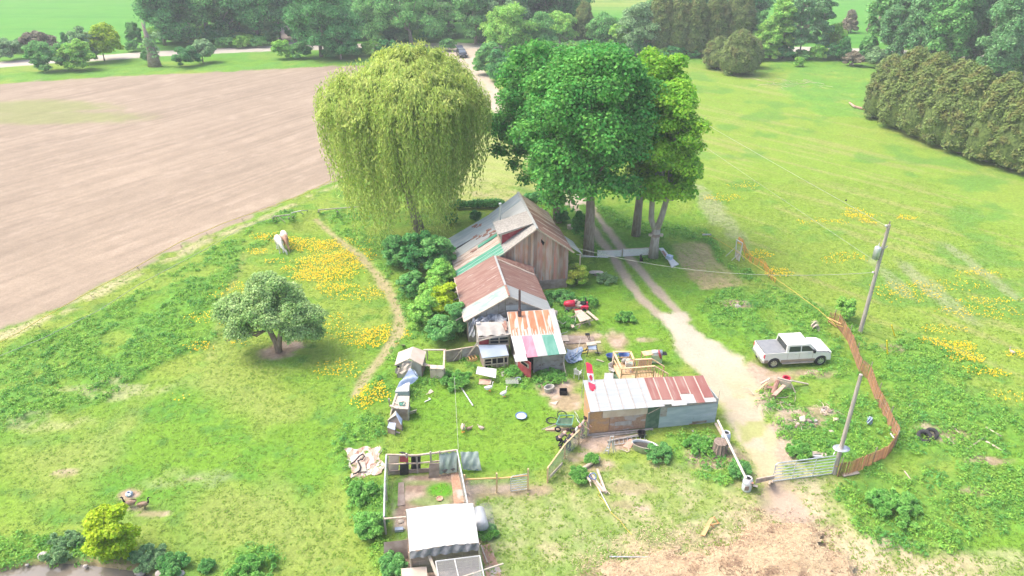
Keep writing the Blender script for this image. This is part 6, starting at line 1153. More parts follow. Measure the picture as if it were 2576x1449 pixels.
bw = thing('barrel_wall', 'curved brown sheet wall left of the canopy', 'sheet', P(990, 1385)); part(bw, 'sheet', brownwall, MB().grid(lambda u, v: q(P(966, 1362, 1.0), P(1026, 1356, 1.0), u) + Vector((.0, -.35 * math.sin(math.pi * v / 2) - .05, -1.0 * v)), 12, 8), smooth=True)
bt_ = thing('water_tank', 'rounded grey tank wrapped in netting right of the canopy', 'tank', P(1210, 1320)); tk0, tk1 = P(1203, 1285, .55), P(1213, 1325, .55); part(bt_, 'tank', mk('tank_grey', (.40, .42, .44), (.46, .48, .49), rough=.5), MB().tube([tk0 + (tk0 - tk1) * .12, tk0, tk1, tk1 + (tk1 - tk0) * .12], [.2, .36, .36, .2], 14), smooth=True); part(bt_, 'netting', net_l, MB().tube([tk0 + Vector((.35, .3, -.1)), tk1 + Vector((.3, -.1, -.1))], .42, 12), smooth=True)
t = thing('wire_crate', 'shiny wire crate in the weeds left of the blue bucket', 'crate', P(1290, 958)); part(t, 'wire', net_l, MB().box(P(1288, 960, .2), (.9, .5, .35), .1)); part(t, 'lid', net_g, MB().box(P(1288, 960, .39), (.9, .5, .01), .1))

# ------------------------------------------------------------------ things in front of the long shed
t = thing('stock_trough', 'oval galvanised stock trough with dark water in front of the long shed', 'trough', P(1621, 1130)); c_ = P(1621, 1134); part(t, 'shell', galv, MB().lathe(c_, [(.3, .01), (.46, .02), (.49, .5), (.52, .52), (.50, .54), (.47, .5), (.46, .1)], 26, 1.62, .74, R(-20)), smooth=True); part(t, 'water', mk('dark_water', (.07, .06, .05), rough=.15, spec=.5), MB().lathe(c_, [(.47, .36), (.001, .361)], 26, 1.62, .74, R(-20))); part(t, 'rim', cream, MB().tube([c_ + Vector((.52 * 1.62 * math.cos(a_) * math.cos(R(-20)) - .52 * .74 * math.sin(a_) * math.sin(R(-20)), .52 * 1.62 * math.cos(a_) * math.sin(R(-20)) + .52 * .74 * math.sin(a_) * math.cos(R(-20)), .53)) for a_ in [k * math.pi / 16 for k in range(33)]], .022, 6)); part(t, 'paper_tag', white, MB().box(c_ + Vector((.1, -.42, .28)), (.16, .02, .1), R(-20)))
def ladder(name, label, a, b, side, n, r=.022):
    t = thing(name, label, 'ladder', (a + b) / 2); s_ = Vector(side)
    for o_ in (s_, -s_): part(t, 'rail', galv if name == 'ladder' else white, MB().bar(a + o_, b + o_, .05, .03))
    for k in range(n): p_ = q(a, b, (k + .5) / n); part(t, 'rung', galv if name == 'ladder' else white, MB().bar(p_ - s_, p_ + s_, .03))
    return t
ladder('ladder', 'aluminium ladder lying along the foot of the long shed', P(1541, 1113, .1), P(1627, 1100, .1), (.03, .24, 0), 8)
t = thing('step_ladder', 'white folding step ladder standing open left of the ladder on the ground', 'ladder', P(1534, 1135)); tp_ = P(1540, 1106, 1.2); tp2 = P(1536, 1106, 1.2)
for (fx_, fy_, nm) in ((1519, 1140, 'front_rail'), (1530, 1141, 'front_rail'), (1543, 1139, 'rear_rail'), (1549, 1136, 'rear_rail')): part(t, nm, white, MB().bar(P(fx_, fy_), tp2 if fx_ < 1540 else tp_, .045))
for k in (.2, .42, .64): part(t, 'step', white, MB().bar(q(P(1519, 1140), tp2, k), q(P(1530, 1141), tp2, k) + Vector((.04, 0, 0)), .1, .03))
part(t, 'top_hoop', white, MB().tube([tp2 + Vector((-.05, 0, 0)), tp2 + Vector((-.02, 0, .25)), tp_ + Vector((.08, 0, .28)), tp_ + Vector((.08, 0, 0))], .025, 6))
one(MB().slab([P(1566, 1123, .05), P(1585, 1103, .2), P(1592, 1109, .2), P(1592, 1118, .1), P(1585, 1128, .05)], .05), 'brick_red_board', terra, 'brick red board leaning by the left end of the stock trough', 'board')
one(MB().tube([P(1562, 1130, .05), P(1570, 1133, .05), P(1578, 1137, .05), P(1583, 1135, .1), P(1581, 1128, .15)], .03, 6), 'bent_pipe', cream, 'bent pale pipe in the grass below the brick red board', 'pipe')
board_('dark_timber', P(1527, 1110, .1), P(1604, 1094, .1), .12, .08, greylum, 'long dark timber lying between ladder and shed wall', 'timber'); board_('plank', P(1742, 1082, .05), P(1754, 1097, .05), .12, .04, greylum, 'short grey plank in the weeds below the blue-grey wall', 'plank')
t = thing('big_stump', 'large weathered tree stump with flared root sides near the drive', 'stump', P(1806, 1142)); c_ = P(1808, 1142)
sm_ = MB(); n_ = 26
for i, (r_, z_) in enumerate(((.62, 0), (.50, .2), (.43, .5), (.40, .8), (.41, .98), (.34, 1.0), (.001, 1.01))):
    for k in range(n_): a_ = 2 * math.pi * k / n_; w_ = r_ * (1 + (.14 if i < 4 else .05) * math.sin(k * 3.1) * (1 if i < 5 else .3)); sm_.v.append(tuple(c_ + Vector((w_ * math.cos(a_), w_ * math.sin(a_), z_))))
for i in range(6):
    for k in range(n_): sm_.f.append((i * n_ + k, i * n_ + (k + 1) % n_, (i + 1) * n_ + (k + 1) % n_, (i + 1) * n_ + k))
part(t, 'bole', mk('stump_wood', (.30, .235, .19), (.20, .15, .12), sc=(9, 9, 1), rough=.95, bump=.8), sm_)
def barrel(label, c, hole=False):
    t = thing('barrel', label, 'barrel', c); part(t, 'drum', lblue if not hole else mk('barrel_white', (.62, .66, .70), (.55, .59, .64), rough=.5), MB().lathe(c, [(.001, .01), (.26, .01), (.28, .12), (.275, .3), (.29, .32), (.275, .34), (.275, .58), (.29, .6), (.27, .64), (.26, .82), (.18, .9), (.16, .9), (.15, .8)], 20), smooth=True); part(t, 'opening', dark, MB().lathe(c, [(.15, .88), (.001, .885)], 16)); part(t, 'rim', white, MB().tube([c + Vector((.2 * math.cos(a_), .2 * math.sin(a_), .9)) for a_ in [k * math.pi / 10 for k in range(21)]], .03, 6))
    if hole: part(t, 'cut_opening', brownwall, MB().box(c + Vector((-.1, -.285, .36)), (.24, .03, .3), 0))
    return t
barrel('white plastic barrel with a square cut opening by the split gate post', P(1877, 1232), True); barrel('white plastic barrel half hidden behind the large stump', P(1823, 1116))
one(MB().tube([P(1877, 1204, .95), P(1840, 1128, 1.15), P(1806, 1058, 1.2)], .075, 8), 'long_pole', mk('peeled_pole', (.60, .56, .46), (.52, .47, .38), sc=(4, 4, 1), rough=.8), 'long pale peeled pole resting in the white barrel mouth', 'pole')
board_('grey_beam', P(1800, 1065, .25), P(1826, 1110, .3), .16, .1, oldlum, 'shorter weathered beam beside the upper end of the long pole', 'beam')
g_ = MB().grid(lambda u, v: q(q(P(1806, 1062, .9), P(1875, 1195, .6), u), q(P(1806, 1066, .05), P(1876, 1206, .02), u), v) + Vector((.12 * math.sin(u * 15), 0, .05 * math.sin(u * 21))), 30, 5); one(g_, 'green_netting', net_mat('green_net', (.03, .25, .14), 30, .6), 'dark green netting fence along the drive from the shed corner', 'netting')
board_('corner_pole', P(1800, 1052), P(1811, 982, 2.0), .035, .035, rope, 'thin white pole standing at the right corner of the long shed', 'pole')
for k, (x0, y0, x1, y1, w_, m_, lb) in enumerate(((1797, 1168, 1825, 1197, .12, oldlum, 'pale plank in the weeds below the large stump'), (1768, 1145, 1774, 1160, .1, cream, 'short pale lath left of the stump roots'), (1775, 1175, 1782, 1190, .1, cream, 'short pale lath in weeds below the stump, left of the plank'), (1783, 1175, 1800, 1185, .3, tan, 'tan scrap board beside the plank below the stump'))): board_('plank', P(x0, y0, .08), P(x1, y1, .08), w_, .05, m_, lb, 'plank')
# pile of poles
for k, (x0, y0, x1, y1, w_, z_, lb) in enumerate(((1473, 1185, 1515, 1236, .13, .12, 'longest peeled pole of the pole pile, lying down to the right'), (1485, 1190, 1520, 1237, .12, .3, 'upper peeled pole crossing toward the right end of the pile'), (1502, 1180, 1524, 1240, .13, .18, 'rightmost pole of the pile, nearly upright in the picture'), (1445, 1211, 1485, 1203, .1, .1, 'pale lath sticking out left of the pole pile'), (1451, 1216, 1487, 1206, .07, .06, 'thinner lath under the one sticking out left'), (1466, 1188, 1486, 1212, .1, .35, 'short brown board on top of the pole pile'), (1482, 1200, 1486, 1222, .06, .2, 'short stick pointing down out of the pole pile'), (1510, 1215, 1534, 1243, .04, .1, 'thin stick right of the pole pile'))):
    board_('pole', P(x0, y0, z_), P(x1, y1, z_), w_, w_ * .8, oldlum if k != 5 else ply, lb, 'pole', 'poles of the pile in front of the mesh fence')
one(MB().tube([P(1491, 1198, .45) + Vector((.2 * math.cos(a_), .25 * math.sin(a_), .05 * math.sin(a_ * 2))) for a_ in [k * math.pi / 8 for k in range(17)]], .03, 6), 'rope_coil', bluep, 'small dark blue rope coil on the pole pile', 'rope')
one(MB().tube([P(1495, 1208, .15), P(1536, 1286, .05)], .03, 7), 'metal_rod', galv, 'long thin metal rod running from the pole pile down the lawn', 'rod')
one(MB().tube([P(x, y, .06) for x, y in ((1478, 1182), (1484, 1196), (1500, 1215), (1502, 1228), (1510, 1240), (1505, 1245), (1520, 1262), (1538, 1290), (1560, 1310), (1575, 1330), (1590, 1345))], .018, 5), 'yellow_twine', yrope, 'yellow twine trailing across the lawn from the pole pile', 'twine')
one(MB().tube([P(1459, 1184, .12), P(1503, 1155, .15)], .11, 9), 'fallen_log', oldlum, 'short pale log lying beside the mesh fence end', 'log'); one(MB().tube([P(1495, 1150, .15), P(1507, 1155, .2)], .16, 9), 'log_end', ply, 'thicker pale log chunk at the upper end of the short log', 'log')
t = thing('broken_bench', 'orange-yellow wooden plank on a broken frame above the straw', 'bench', P(1780, 1330)); part(t, 'plank', orangew, MB().slab([P(1763, 1345, .15), P(1773, 1348, .15), P(1797, 1300, .45), P(1786, 1303, .45)], .07)); part(t, 'leg', orangew, MB().bar(P(1796, 1300, .45), P(1810, 1318, .05), .06)); part(t, 'leg', orangew, MB().bar(P(1782, 1322, .3), P(1808, 1316, .1), .06)); part(t, 'cross_bar', orangew, MB().bar(P(1785, 1318, .35), P(1796, 1326, .05), .07))
one(MB().tube([P(1533, 1400, .1), P(1670, 1402, .1)], .03, 6), 'metal_rail', galv, 'thin metal rail lying on the straw edge', 'rail')
# ------------------------------------------------------------------ straw heap
SC = P(1985, 1420)
def heap_z(x, y):
    d = np.hypot((x - SC.x) / 6.2, (y - SC.y) / 2.9); n = fbm(x, y, 1.4, 4, 61) - .5
    return np.clip(1.0 - d, 0, 1) ** 1.1 * .6 + n * .22 * np.clip(1.35 - d, 0, 1)
xs_ = np.linspace(2, 20, 150); ys_ = np.linspace(20, 30, 84); XX, YY = np.meshgrid(xs_, ys_); sdp = poly_sd(XX.ravel(), YY.ravel(), W2(STR)) + (fbm(XX.ravel(), YY.ravel(), 1.3, 4, 71) - .5) * 2.6
zz_ = heap_z(XX.ravel(), YY.ravel()) + np.clip(sdp - .9, 0, .5) * .3 + .03
mb = MB(); mb.v = [tuple(v) for v in np.stack([XX.ravel(), YY.ravel(), zz_], 1)]
for j in range(83):
    for i in range(149):
        a = j * 150 + i
        if sdp[a] > .9: mb.f.append((a, a + 1, a + 151, a + 150))
strawm = mk('straw_heap', (.47, .36, .22), (.39, .28, .17), sc=(1.1, 1.6, 1.1), lo=.42, hi=.62, rough=.95, bump=1.0, bsc=9, c3=(.22, .145, .09), sc3=(.9, 1.3, .9), lo3=.56, hi3=.70)
hp2 = one(mb, 'straw_heap', strawm, 'wide heap of trampled straw and manure at the bottom of the farmyard', 'straw heap')
n = 24000; x = rng.uniform(2, 20, n); y = rng.uniform(20, 30, n); sdq = poly_sd(x, y, W2(STR)) + (fbm(x, y, 1.3, 4, 71) - .5) * 2.6; k = (sdq > -1.2) & (rng.random(n) < np.clip(sdq * .5 + .6, 0, 1)); x, y, sdq = x[k], y[k], sdq[k]; z = np.maximum(heap_z(x, y) + np.clip(sdq - .9, 0, .5) * .3, 0) * (sdq > .9) + .06; n = len(x)
dk = fbm(x, y, 1.0, 3, 77) > .60
for nm, kk, m_ in (('loose_straw', ~dk, straw), ('rotting_straw', dk, strawd)):
    m2_ = int(kk.sum()); an = rng.uniform(0, 2 * math.pi, m2_); dr_ = np.stack([np.cos(an), np.sin(an), rng.normal(size=m2_) * .25], 1)
    tag(fast_quads(nm, leaf_quads(np.stack([x, y, z], 1)[kk] + rng.normal(size=(m2_, 3)) * .02, np.stack([rng.normal(size=m2_) * .4, rng.normal(size=m2_) * .4, np.ones(m2_)], 1), np.full(m2_, .028), rng.uniform(.10, .30, m2_), droop=dr_), m_), kind='stuff')

# ------------------------------------------------------------------ clutter on the right
t = thing('debris_pile', 'pile of broken boards with a brick red seat frame and red tub by the pickup', 'debris', P(1960, 985))
for (a, b, w_, h_, m_, nm) in ((P(1914, 965, .25), P(1937, 952, .8), .2, .06, cream, 'pale_board'), (P(1905, 985, .05), P(1929, 962, .7), .1, .06, lumber, 'slat'), (P(1921, 985, .05), P(1931, 963, .6), .08, .06, lumber, 'slat'), (P(1928, 973, .4), P(1950, 976, .4), .28, .06, rust_p, 'brown_board'), (P(1985, 956, .6), P(2033, 966, .1), .14, .05, cream, 'pale_board'), (P(1990, 965, .5), P(2001, 988, .05), .06, .05, oldlum, 'stick')): part(t, nm, m_, MB().bar(a, b, w_, h_))
part(t, 'door_panel', ply, MB().slab([P(1955, 952, .95), P(1990, 961, .85), P(1991, 976, .25), P(1972, 976, .25)], .1)); part(t, 'door_edge', cream, MB().bar(P(1956, 951, 1.0), P(1991, 960, .9), .1, .1))
part(t, 'seat_frame', terra, MB().slab([P(1941, 993, .55), P(1953, 995, .55), P(1977, 970, .8), P(1968, 967, .8)], .08)); part(t, 'seat_frame', rust_p, MB().slab([P(1940, 1008, .05), P(1951, 1010, .05), P(1953, 995, .5), P(1941, 993, .5)], .12)); part(t, 'curved_arm', rust_p, MB().tube([P(1944, 990, .3), P(1950, 975, .6), P(1956, 960, .75), P(1960, 958, .6)], [.16, .17, .15, .1], 8)); part(t, 'red_tub', redt, MB().lathe(P(1977, 958, .65), [(.1, 0), (.25, .05), (.28, .3), (.2, .28)], 12))
rs = random.Random(44)
def twigs(n_, c, sp_, L_):
    mb = MB()
    for _ in range(n_):
        a_ = rs.uniform(0, 6.28); p_ = c + Vector((rs.uniform(-sp_, sp_), rs.uniform(-sp_ * .6, sp_ * .6), rs.uniform(.02, .25))); l_ = rs.uniform(.4, 1) * L_; mb.tube([p_, p_ + Vector((math.cos(a_) * l_ * .5, math.sin(a_) * l_ * .5, rs.uniform(-.05, .15))), p_ + Vector((math.cos(a_ + .3) * l_, math.sin(a_ + .3) * l_, rs.uniform(-.05, .1)))], [.025, .02, .008], 5)
    return mb
tag(twigs(26, P(1935, 1010), 1.2, 1.4).build('brush_twigs', oldlum), 'loose pale twigs scattered below the red seat frame pile', 'twigs', kind='stuff')
for k, (x, y, s_, n_, lb) in enumerate(((2028, 1070, 1.0, 22, 'rubble heap of pale stones and roots in the weeds right of the drive'), (2078, 1035, .6, 8, 'small rubble patch above the pale rubble heap'), (2145, 1048, .5, 0, ''))):
    if n_:
        t = thing('rubble_heap', lb, 'rubble', P(x, y))
        for j in range(n_): part(t, 'rock', (brownwall, oldlum, stone)[j % 3], MB().ball(P(x, y) + Vector((rs.uniform(-s_, s_), rs.uniform(-s_ * .8, s_ * .6), rs.uniform(.0, .25))), rs.uniform(.08, .24), 6, 4, (1.2, .8, .6), .3, j))
        part(t, 'roots', oldlum, twigs(14, P(x, y), s_ * .8, .9))
one(MB().slab([P(2010, 1048, .3), P(2024, 1044, .55), P(2026, 1056, .5), P(2020, 1063, .2), P(2012, 1058, .25)], .08), 'pale_slab', cream, 'pale broken slab tilted on the rubble heap', 'slab')
one(MB().ball(P(2090, 1088, .08), .2, 8, 6, (1.2, .9, .8), .1, 5), 'cut_log', cream, 'short pale cut log in the weeds left of the shorter pole', 'log'); one(MB().grid(lambda u, v: P(2096 + 16 * u, 1050 - 8 * u * 0 + 10 * v, .15 + .25 * math.sin(math.pi * u) * math.sin(math.pi * v)), 8, 6), 'tan_rag', ply, 'tan rag on the weeds right of the rubble heap', 'rag')
one(MB().grid(lambda u, v: P(2178 + 18 * u + 2 * math.sin(v * 5), 1046 + 24 * v, .1 + .4 * math.sin(math.pi * u) * math.sin(math.pi * v) * (.8 + .4 * math.sin(u * 13 + v * 11))), 12, 12), 'blue_bag', tarpb, 'crumpled blue-grey bag in the weeds inside the snow fence bend', 'bag')
one(MB().grid(lambda u, v: P(2036 + 26 * u, 812 - 8 * math.sin(u * 3) + 26 * v, .12 + .5 * math.sin(math.pi * u) * math.sin(math.pi * v) * (.8 + .4 * math.sin(u * 9 + v * 14))), 14, 12), 'grey_sheet', cream, 'draped pale grey sheet over weeds behind the pickup', 'sheet')
board_('white_lath', P(2028, 838, .1), P(2037, 848, .1), .1, .05, white, 'short white board below the draped grey sheet', 'board')
t = thing('sled', 'small tan and blue sled in the weeds above the wide gate', 'sled', P(2057, 1150)); part(t, 'shell', cream, MB().lathe(P(2057, 1148), [(.2, .05), (.42, .12), (.46, .2), (.40, .17), (.2, .1)], 16, 1.2, .55), smooth=True); part(t, 'seat', lblue, MB().lathe(P(2057, 1148, .12), [(.28, 0), (.001, .02)], 12, 1.2, .5))
for k, (x, y, rx) in enumerate(((2325, 1098, .5), (2343, 1092, .5))): 
    t = thing('loose_tyre', ('large black tyre lying tilted in the right hand weeds', 'black tyre behind the larger tilted tyre')[k], 'tyre', P(x, y)); part(t, 'tread', rubber, wheel_mb(P(x, y, .28), .46 - .04 * k, .26, (-.35, -.7, 1.0 - .1 * k), 22, .5), smooth=True)
tubes = ((2243, 818, 2251, 846, .9, 'yellow'), (2231, 856, 2233, 898, .9, 'yellow'))
for k, (x0, y0, x1, y1, h_, _) in enumerate(tubes): one(MB().tube([P(x1, y1), V(x0, y0, P(x1, y1).y)], .055, 8), 'marker_post', yellow, ('leaning yellow marker tube behind the utility pole foot', 'upright yellow marker tube nearer the snow fence')[k], 'marker post')
for k, (x0, y0, x1, y1, w_, m_, lb) in enumerate(((2395, 1070, 2412, 1090, .1, oldlum, 'grey stick left of the tyres, high in the weeds'), (2335, 1062, 2365, 1082, .0, oldlum, ''), (2480, 1110, 2535, 1142, .12, oldlum, 'long pale plank right of the tyres'), (2395, 1120, 2440, 1130, .1, oldlum, 'pale plank lying below the tyres'), (2385, 1100, 2400, 1118, .08, cream, 'short pale stick just right of the tyres'), (2440, 1125, 2480, 1098, .08, oldlum, 'thin plank slanting up to the far right clutter'), (2120, 1196, 2160, 1188, .22, oldlum, 'weathered beam on the grass at the foot of the snow fence'), (2275, 1185, 2320, 1245, .06, oldlum, 'long thin branch in the weeds of the lower right corner'), (2285, 1015, 2297, 1035, .12, cream, 'pale post piece right of the snow fence, upper clutter'), (2318, 880, 2336, 905, .1, oldlum, 'grey branch by the yellow marker tubes'), (2480, 1075, 2520, 1098, .08, cream, 'pale lath in the far right weeds above the long plank'))):
    if w_: board_('plank', P(x0, y0, .1), P(x1, y1, .1), w_, .06, m_, lb, 'plank')
for k, (x, y, r_, lb) in enumerate(((108, 1399, .28, 'round pale boulder on the pond bank at the left'), (353, 1437, .28, 'pale boulder at the right tip of the pond'), (408, 1444, .32, 'pale boulder right of the pond tip, cut by the bottom edge'), (68, 1421, .1, 'small white stone on the pond edge'), (215, 1424, .12, 'small stone at the water edge mid pond'), (1855, 772, .3, 'pale stone in the middle of the weedy mound'), (2450, 930, .0, ''), (455, 1443, .2, 'grey stone right of the pale boulders'), (2200, 1395, .0, ''))):
    if r_: one(MB().ball(P(x, y, r_ * .3), r_, 10, 7, (1.1, .9, .75), .08, k), 'boulder', stone, lb, 'rock', smooth=True)
t = thing('bird_bath', 'low stone bench slab on the lawn by the yellow-leaved bush', 'bench', P(1500, 690)); part(t, 'slab', stone, MB().ball(P(1500, 685, .35), .5, 12, 6, (1.4, .6, .3), .05)); part(t, 'foot', stone, MB().box(P(1500, 690, .12), (.3, .3, .25)))
one(MB().slab([P(2006, 1030, .05), P(2010, 1028, .05), P(2012, 1033, .05), P(2008, 1035, .05)], .04), 'white_scrap', white, 'tiny white scrap in the weeds above the rubble heap', 'scrap')

# ------------------------------------------------------------------ pickup truck
carw = mk('pearl_white_paint', (.70, .69, .65), (.68, .67, .63), rough=.25, spec=.6); cart = mk('champagne_lower_paint', (.30, .24, .18), (.28, .22, .17), rough=.35); cgl = mk('car_glass', (.04, .05, .05), rough=.05, spec=.8); cvr = mk('grey_bed_cover', (.22, .23, .24), (.25, .26, .27), rough=.6)
def loft(sections, n_per=None):
    """sections: list of rings (same count) -> skin"""
    mb = MB(); m_ = len(sections[0])
    for s_ in sections: mb.v += [tuple(p) for p in s_]
    for i in range(len(sections) - 1):
        for k in range(m_): mb.f.append((i * m_ + k, (i + 1) * m_ + k, (i + 1) * m_ + (k + 1) % m_, i * m_ + (k + 1) % m_))
    mb.f.append(tuple(range(m_))); mb.f.append(tuple((len(sections) - 1) * m_ + k for k in range(m_))[::-1]); return mb
def ring(x, w, z0, z1, tw=None, r_=.08):
    tw = tw or w; return [(x, -w, z0 + r_), (x, -w + r_ * .6, z0), (x, w - r_ * .6, z0), (x, w, z0 + r_), (x, w, z1 - r_ * 2), (x, tw, z1 - r_), (x, tw - r_, z1), (x, -tw + r_, z1), (x, -tw, z1 - r_), (x, -w, z1 - r_ * 2)]
def vehicle_wheel(t, x, y, r_, w_):
    wp_ = tag(wheel_mb((x, y, r_), r_, w_, (0, 1, 0), 24, .62).build('wheel', rubber, t, world=False, smooth=False)); s_ = 1 if y > 0 else -1
    mb = MB(); mb.lathe((0, 0, 0), [(.001, .0), (r_ * .16, .01), (r_ * .2, -.01)], 16)
    for k in range(7):
        a_ = 2 * math.pi * k / 7; mb.slab([(r_ * .1 * math.cos(a_ + .8), r_ * .1 * math.sin(a_ + .8), .01), (r_ * .1 * math.cos(a_ - .8), r_ * .1 * math.sin(a_ - .8), .01), (r_ * .62 * math.cos(a_ - .2), r_ * .62 * math.sin(a_ - .2), .0), (r_ * .62 * math.cos(a_ + .2), r_ * .62 * math.sin(a_ + .2), .0)], .03)
    mb.lathe((0, 0, -.04), [(r_ * .52, 0), (r_ * .65, .03), (r_ * .65, .06), (r_ * .56, .05)], 24)
    mb.v = [(x + v[0], y + s_ * (w_ / 2 + v[2] - .02), r_ + v[1]) for v in mb.v]; tag(mb.build('rim', chrome, wp_, world=False)); tag(MB().lathe((0, 0, 0), [(.001, 0), (.01, 0)], 4).build('axle', black, wp_, world=False)) if False else None
    mb = MB(); mb.add([(x + r_ * .6 * math.cos(2 * math.pi * k / 18), y + s_ * (w_ / 2 - .09), r_ + r_ * .6 * math.sin(2 * math.pi * k / 18)) for k in range(18)], [tuple(range(18))]); tag(mb.build('brake_shade', black, wp_, world=False))
def arch_body(x_list, wheels, w, zb, sides, r_arch):
    """side body panels with wheel openings: list of x and top height"""
    mb = MB()
    for sy in sides:
        xs = sorted(set([x for x, _ in x_list] + [wx + r_arch * c for wx in wheels for c in (-1, -.92, -.75, -.5, -.2, 0, .2, .5, .75, .92, 1)]))
        tz = lambda x: np.interp(x, [p for p, _ in x_list], [p for _, p in x_list])
        def bz(x):
            z = zb
            for wx in wheels:
                d = abs(x - wx)
                if d < r_arch: z = max(z, .42 + math.sqrt(r_arch ** 2 - d ** 2))
            return z
        for a, b in zip(xs, xs[1:]):
            if b - a < 1e-4: continue
            mid = (a + b) / 2; za, zb_ = bz(a + 1e-6), bz(b - 1e-6)
            mb.hexa([(a, sy * w, za), (b, sy * w, zb_), (b, sy * (w - .12), zb_), (a, sy * (w - .12), za)], [(a, sy * (w - .015), tz(a)), (b, sy * (w - .015), tz(b)), (b, sy * (w - .12), tz(b)), (a, sy * (w - .12), tz(a))])
    return mb
tk = thing('pickup_truck', 'white crew cab pickup truck with grey bed cover parked beside the drive', 'pickup truck')
def fit_x(mb): mb.v = [((2.27 + (x - 2.27) * .5) if x > 2.27 else (-2.35 + (x + 2.35) * .6) if x < -2.35 else x, y, z) for x, y, z in mb.v]; return mb
tp_ = lambda nm, m_, mb, smooth=False, label=None: tag(fit_x(mb).build(nm, m_, tk, world=False, smooth=smooth), label)
prof = [(-2.95, 1.25), (-2.9, 1.32), (-.95, 1.34), (-.9, 1.34), (1.1, 1.30), (1.4, 1.26), (2.4, 1.18), (2.85, 1.02), (2.95, .85)]
for sy in (-1, 1): tp_('body_side', carw, arch_body(prof, (-1.87, 1.87), 1.0, .50, (sy,), .50))
tp_('lower_trim', cart, MB().hexa([(-1.36, -1.012, .46), (1.36, -1.012, .46), (1.36, -.95, .46), (-1.36, -.95, .46)], [(-1.36, -1.015, .70), (1.36, -1.015, .70), (1.36, -.95, .70), (-1.36, -.95, .70)]).hexa([(-1.36, .95, .46), (1.36, .95, .46), (1.36, 1.012, .46), (-1.36, 1.012, .46)], [(-1.36, .95, .70), (1.36, .95, .70), (1.36, 1.015, .70), (-1.36, 1.015, .70)]).box((-2.62, -.985, .62), (.5, .06, .26)).box((-2.62, .985, .62), (.5, .06, .26)))
tp_('tailgate', carw, MB().box((-2.93, 0, .96), (.1, 1.94, .62))); tp_('bed_floor', black, MB().box((-1.9, 0, .72), (1.9, 1.8, .08)))
tp_('bed_cover', cvr, loft([ring(-2.88, .93, 1.30, 1.37, None, .015), ring(-1.02, .93, 1.30, 1.37, None, .015)])); tp_('chassis', black, MB().box((0, 0, .5), (5.2, 1.1, .22)))
tp_('hood', carw, MB().grid(lambda u, v: (1.3 + 1.6 * u, (-.99 + 1.98 * v) * (1 - .06 * u * u), 1.34 - .08 * u - .17 * u ** 5 + .05 * math.sin(math.pi * v) + .02 * (math.sin(math.pi * v * 3) > 0)), 14, 14), smooth=True)
tp_('cab_floor', carw, MB().box((.1, 0, .95), (2.2, 1.9, .6)))
# cab glasshouse
cabr = lambda x, w, z, r_=.06: [(x, -w, z), (x, w, z)]
b0_, b1_, r0_, r1_ = -1.0, 1.48, -.86, .74; zr_, zbm = 2.0, 1.30
GH = MB().hexa([(b0_, -.96, zbm), (b1_, -.96, zbm), (b1_, .96, zbm), (b0_, .96, zbm)], [(r0_ - .1, -.86, zr_ - .08), (r1_ + .06, -.86, zr_ - .08), (r1_ + .06, .86, zr_ - .08), (r0_ - .1, .86, zr_ - .08)]); tp_('cab_pillars', carw, GH)
tp_('cab_roof', carw, MB().grid(lambda u, v: (-.96 + 1.78 * u, -.86 + 1.72 * v, 1.93 + .09 * math.sin(math.pi * u) ** .4 * math.sin(math.pi * v) ** .35), 14, 14), smooth=True)
def gq(a, b, c, d, off): 
    n_ = (Vector(b) - Vector(a)).cross(Vector(c) - Vector(a)).normalized(); return MB().slab([Vector(v) + n_ * off for v in (a, b, c, d)], .01, n_)
def side_pt(x_rel, z, sy):      # on the slanted cab side
    f = (z - zbm) / (zr_ - .08 - zbm); return (x_rel, sy * (.96 + (.86 - .96) * f + .006), z)
for sy in (-1, 1):
    for (xa, xb, xc, xd, nm) in ((-.82, .10, .10, -.78, 'rear_side_window'), (.18, 1.22, .70, .18, 'front_side_window')):
        pts = [side_pt(xa, 1.36, sy), side_pt(xb, 1.36, sy), side_pt(xc, 1.80, sy), side_pt(xd, 1.80, sy)]; tp_(nm, cgl, MB().slab(pts, .012, (0, sy, .25)))
    tp_('wing_mirror', black, MB().box((1.12, sy * 1.12, 1.42), (.12, .2, .24)))
    tp_('running_board', chrome, MB().box((.0, sy * 1.03, .42), (2.5, .2, .05))); tp_('headlight', glass if sy > 9 else chrome, MB().box((2.83, sy * .82, .92), (.14, .28, .26))); tp_('tail_light', redt, MB().box((-2.93, sy * .93, 1.08), (.12, .14, .34)))
    for xx_ in (-.1, .95): tp_('door_handle', chrome, MB().box((xx_ - .15, sy * 1.01, 1.16), (.2, .03, .04)))
    for xx_ in (-.88, .06, 1.12): tp_('door_gap', barkm, MB().box((xx_, sy * .998, .98), (.012, .012, .58)))
tp_('windscreen', cgl, MB().slab([(1.46, -.88, 1.34), (1.46, .88, 1.34), (.86, .78, 1.88), (.86, -.78, 1.88)], .012, (1, 0, 1))); tp_('rear_window', cgl, MB().slab([(-1.01, -.80, 1.38), (-1.01, .80, 1.38), (-.97, .74, 1.84), (-.97, -.74, 1.84)], .012, (-1, 0, .4)))
tp_('front_fascia', carw, MB().box((2.80, 0, .92), (.3, 1.88, .5))); tp_('grille', chrome, MB().box((2.9, 0, .9), (.1, 1.35, .34))); tp_('front_bumper', chrome, MB().box((2.92, 0, .58), (.22, 1.96, .26))); tp_('rear_bumper', chrome, MB().box((-3.02, 0, .58), (.2, 1.9, .2))); tp_('number_plate', white, MB().box((-3.13, 0, .62), (.02, .32, .16))); tp_('hitch', black, MB().box((-3.1, 0, .45), (.2, .2, .1)))
for x in (-1.87, 1.87):
    for y in (-.87, .87): vehicle_wheel(tk, x, y, .41, .27)
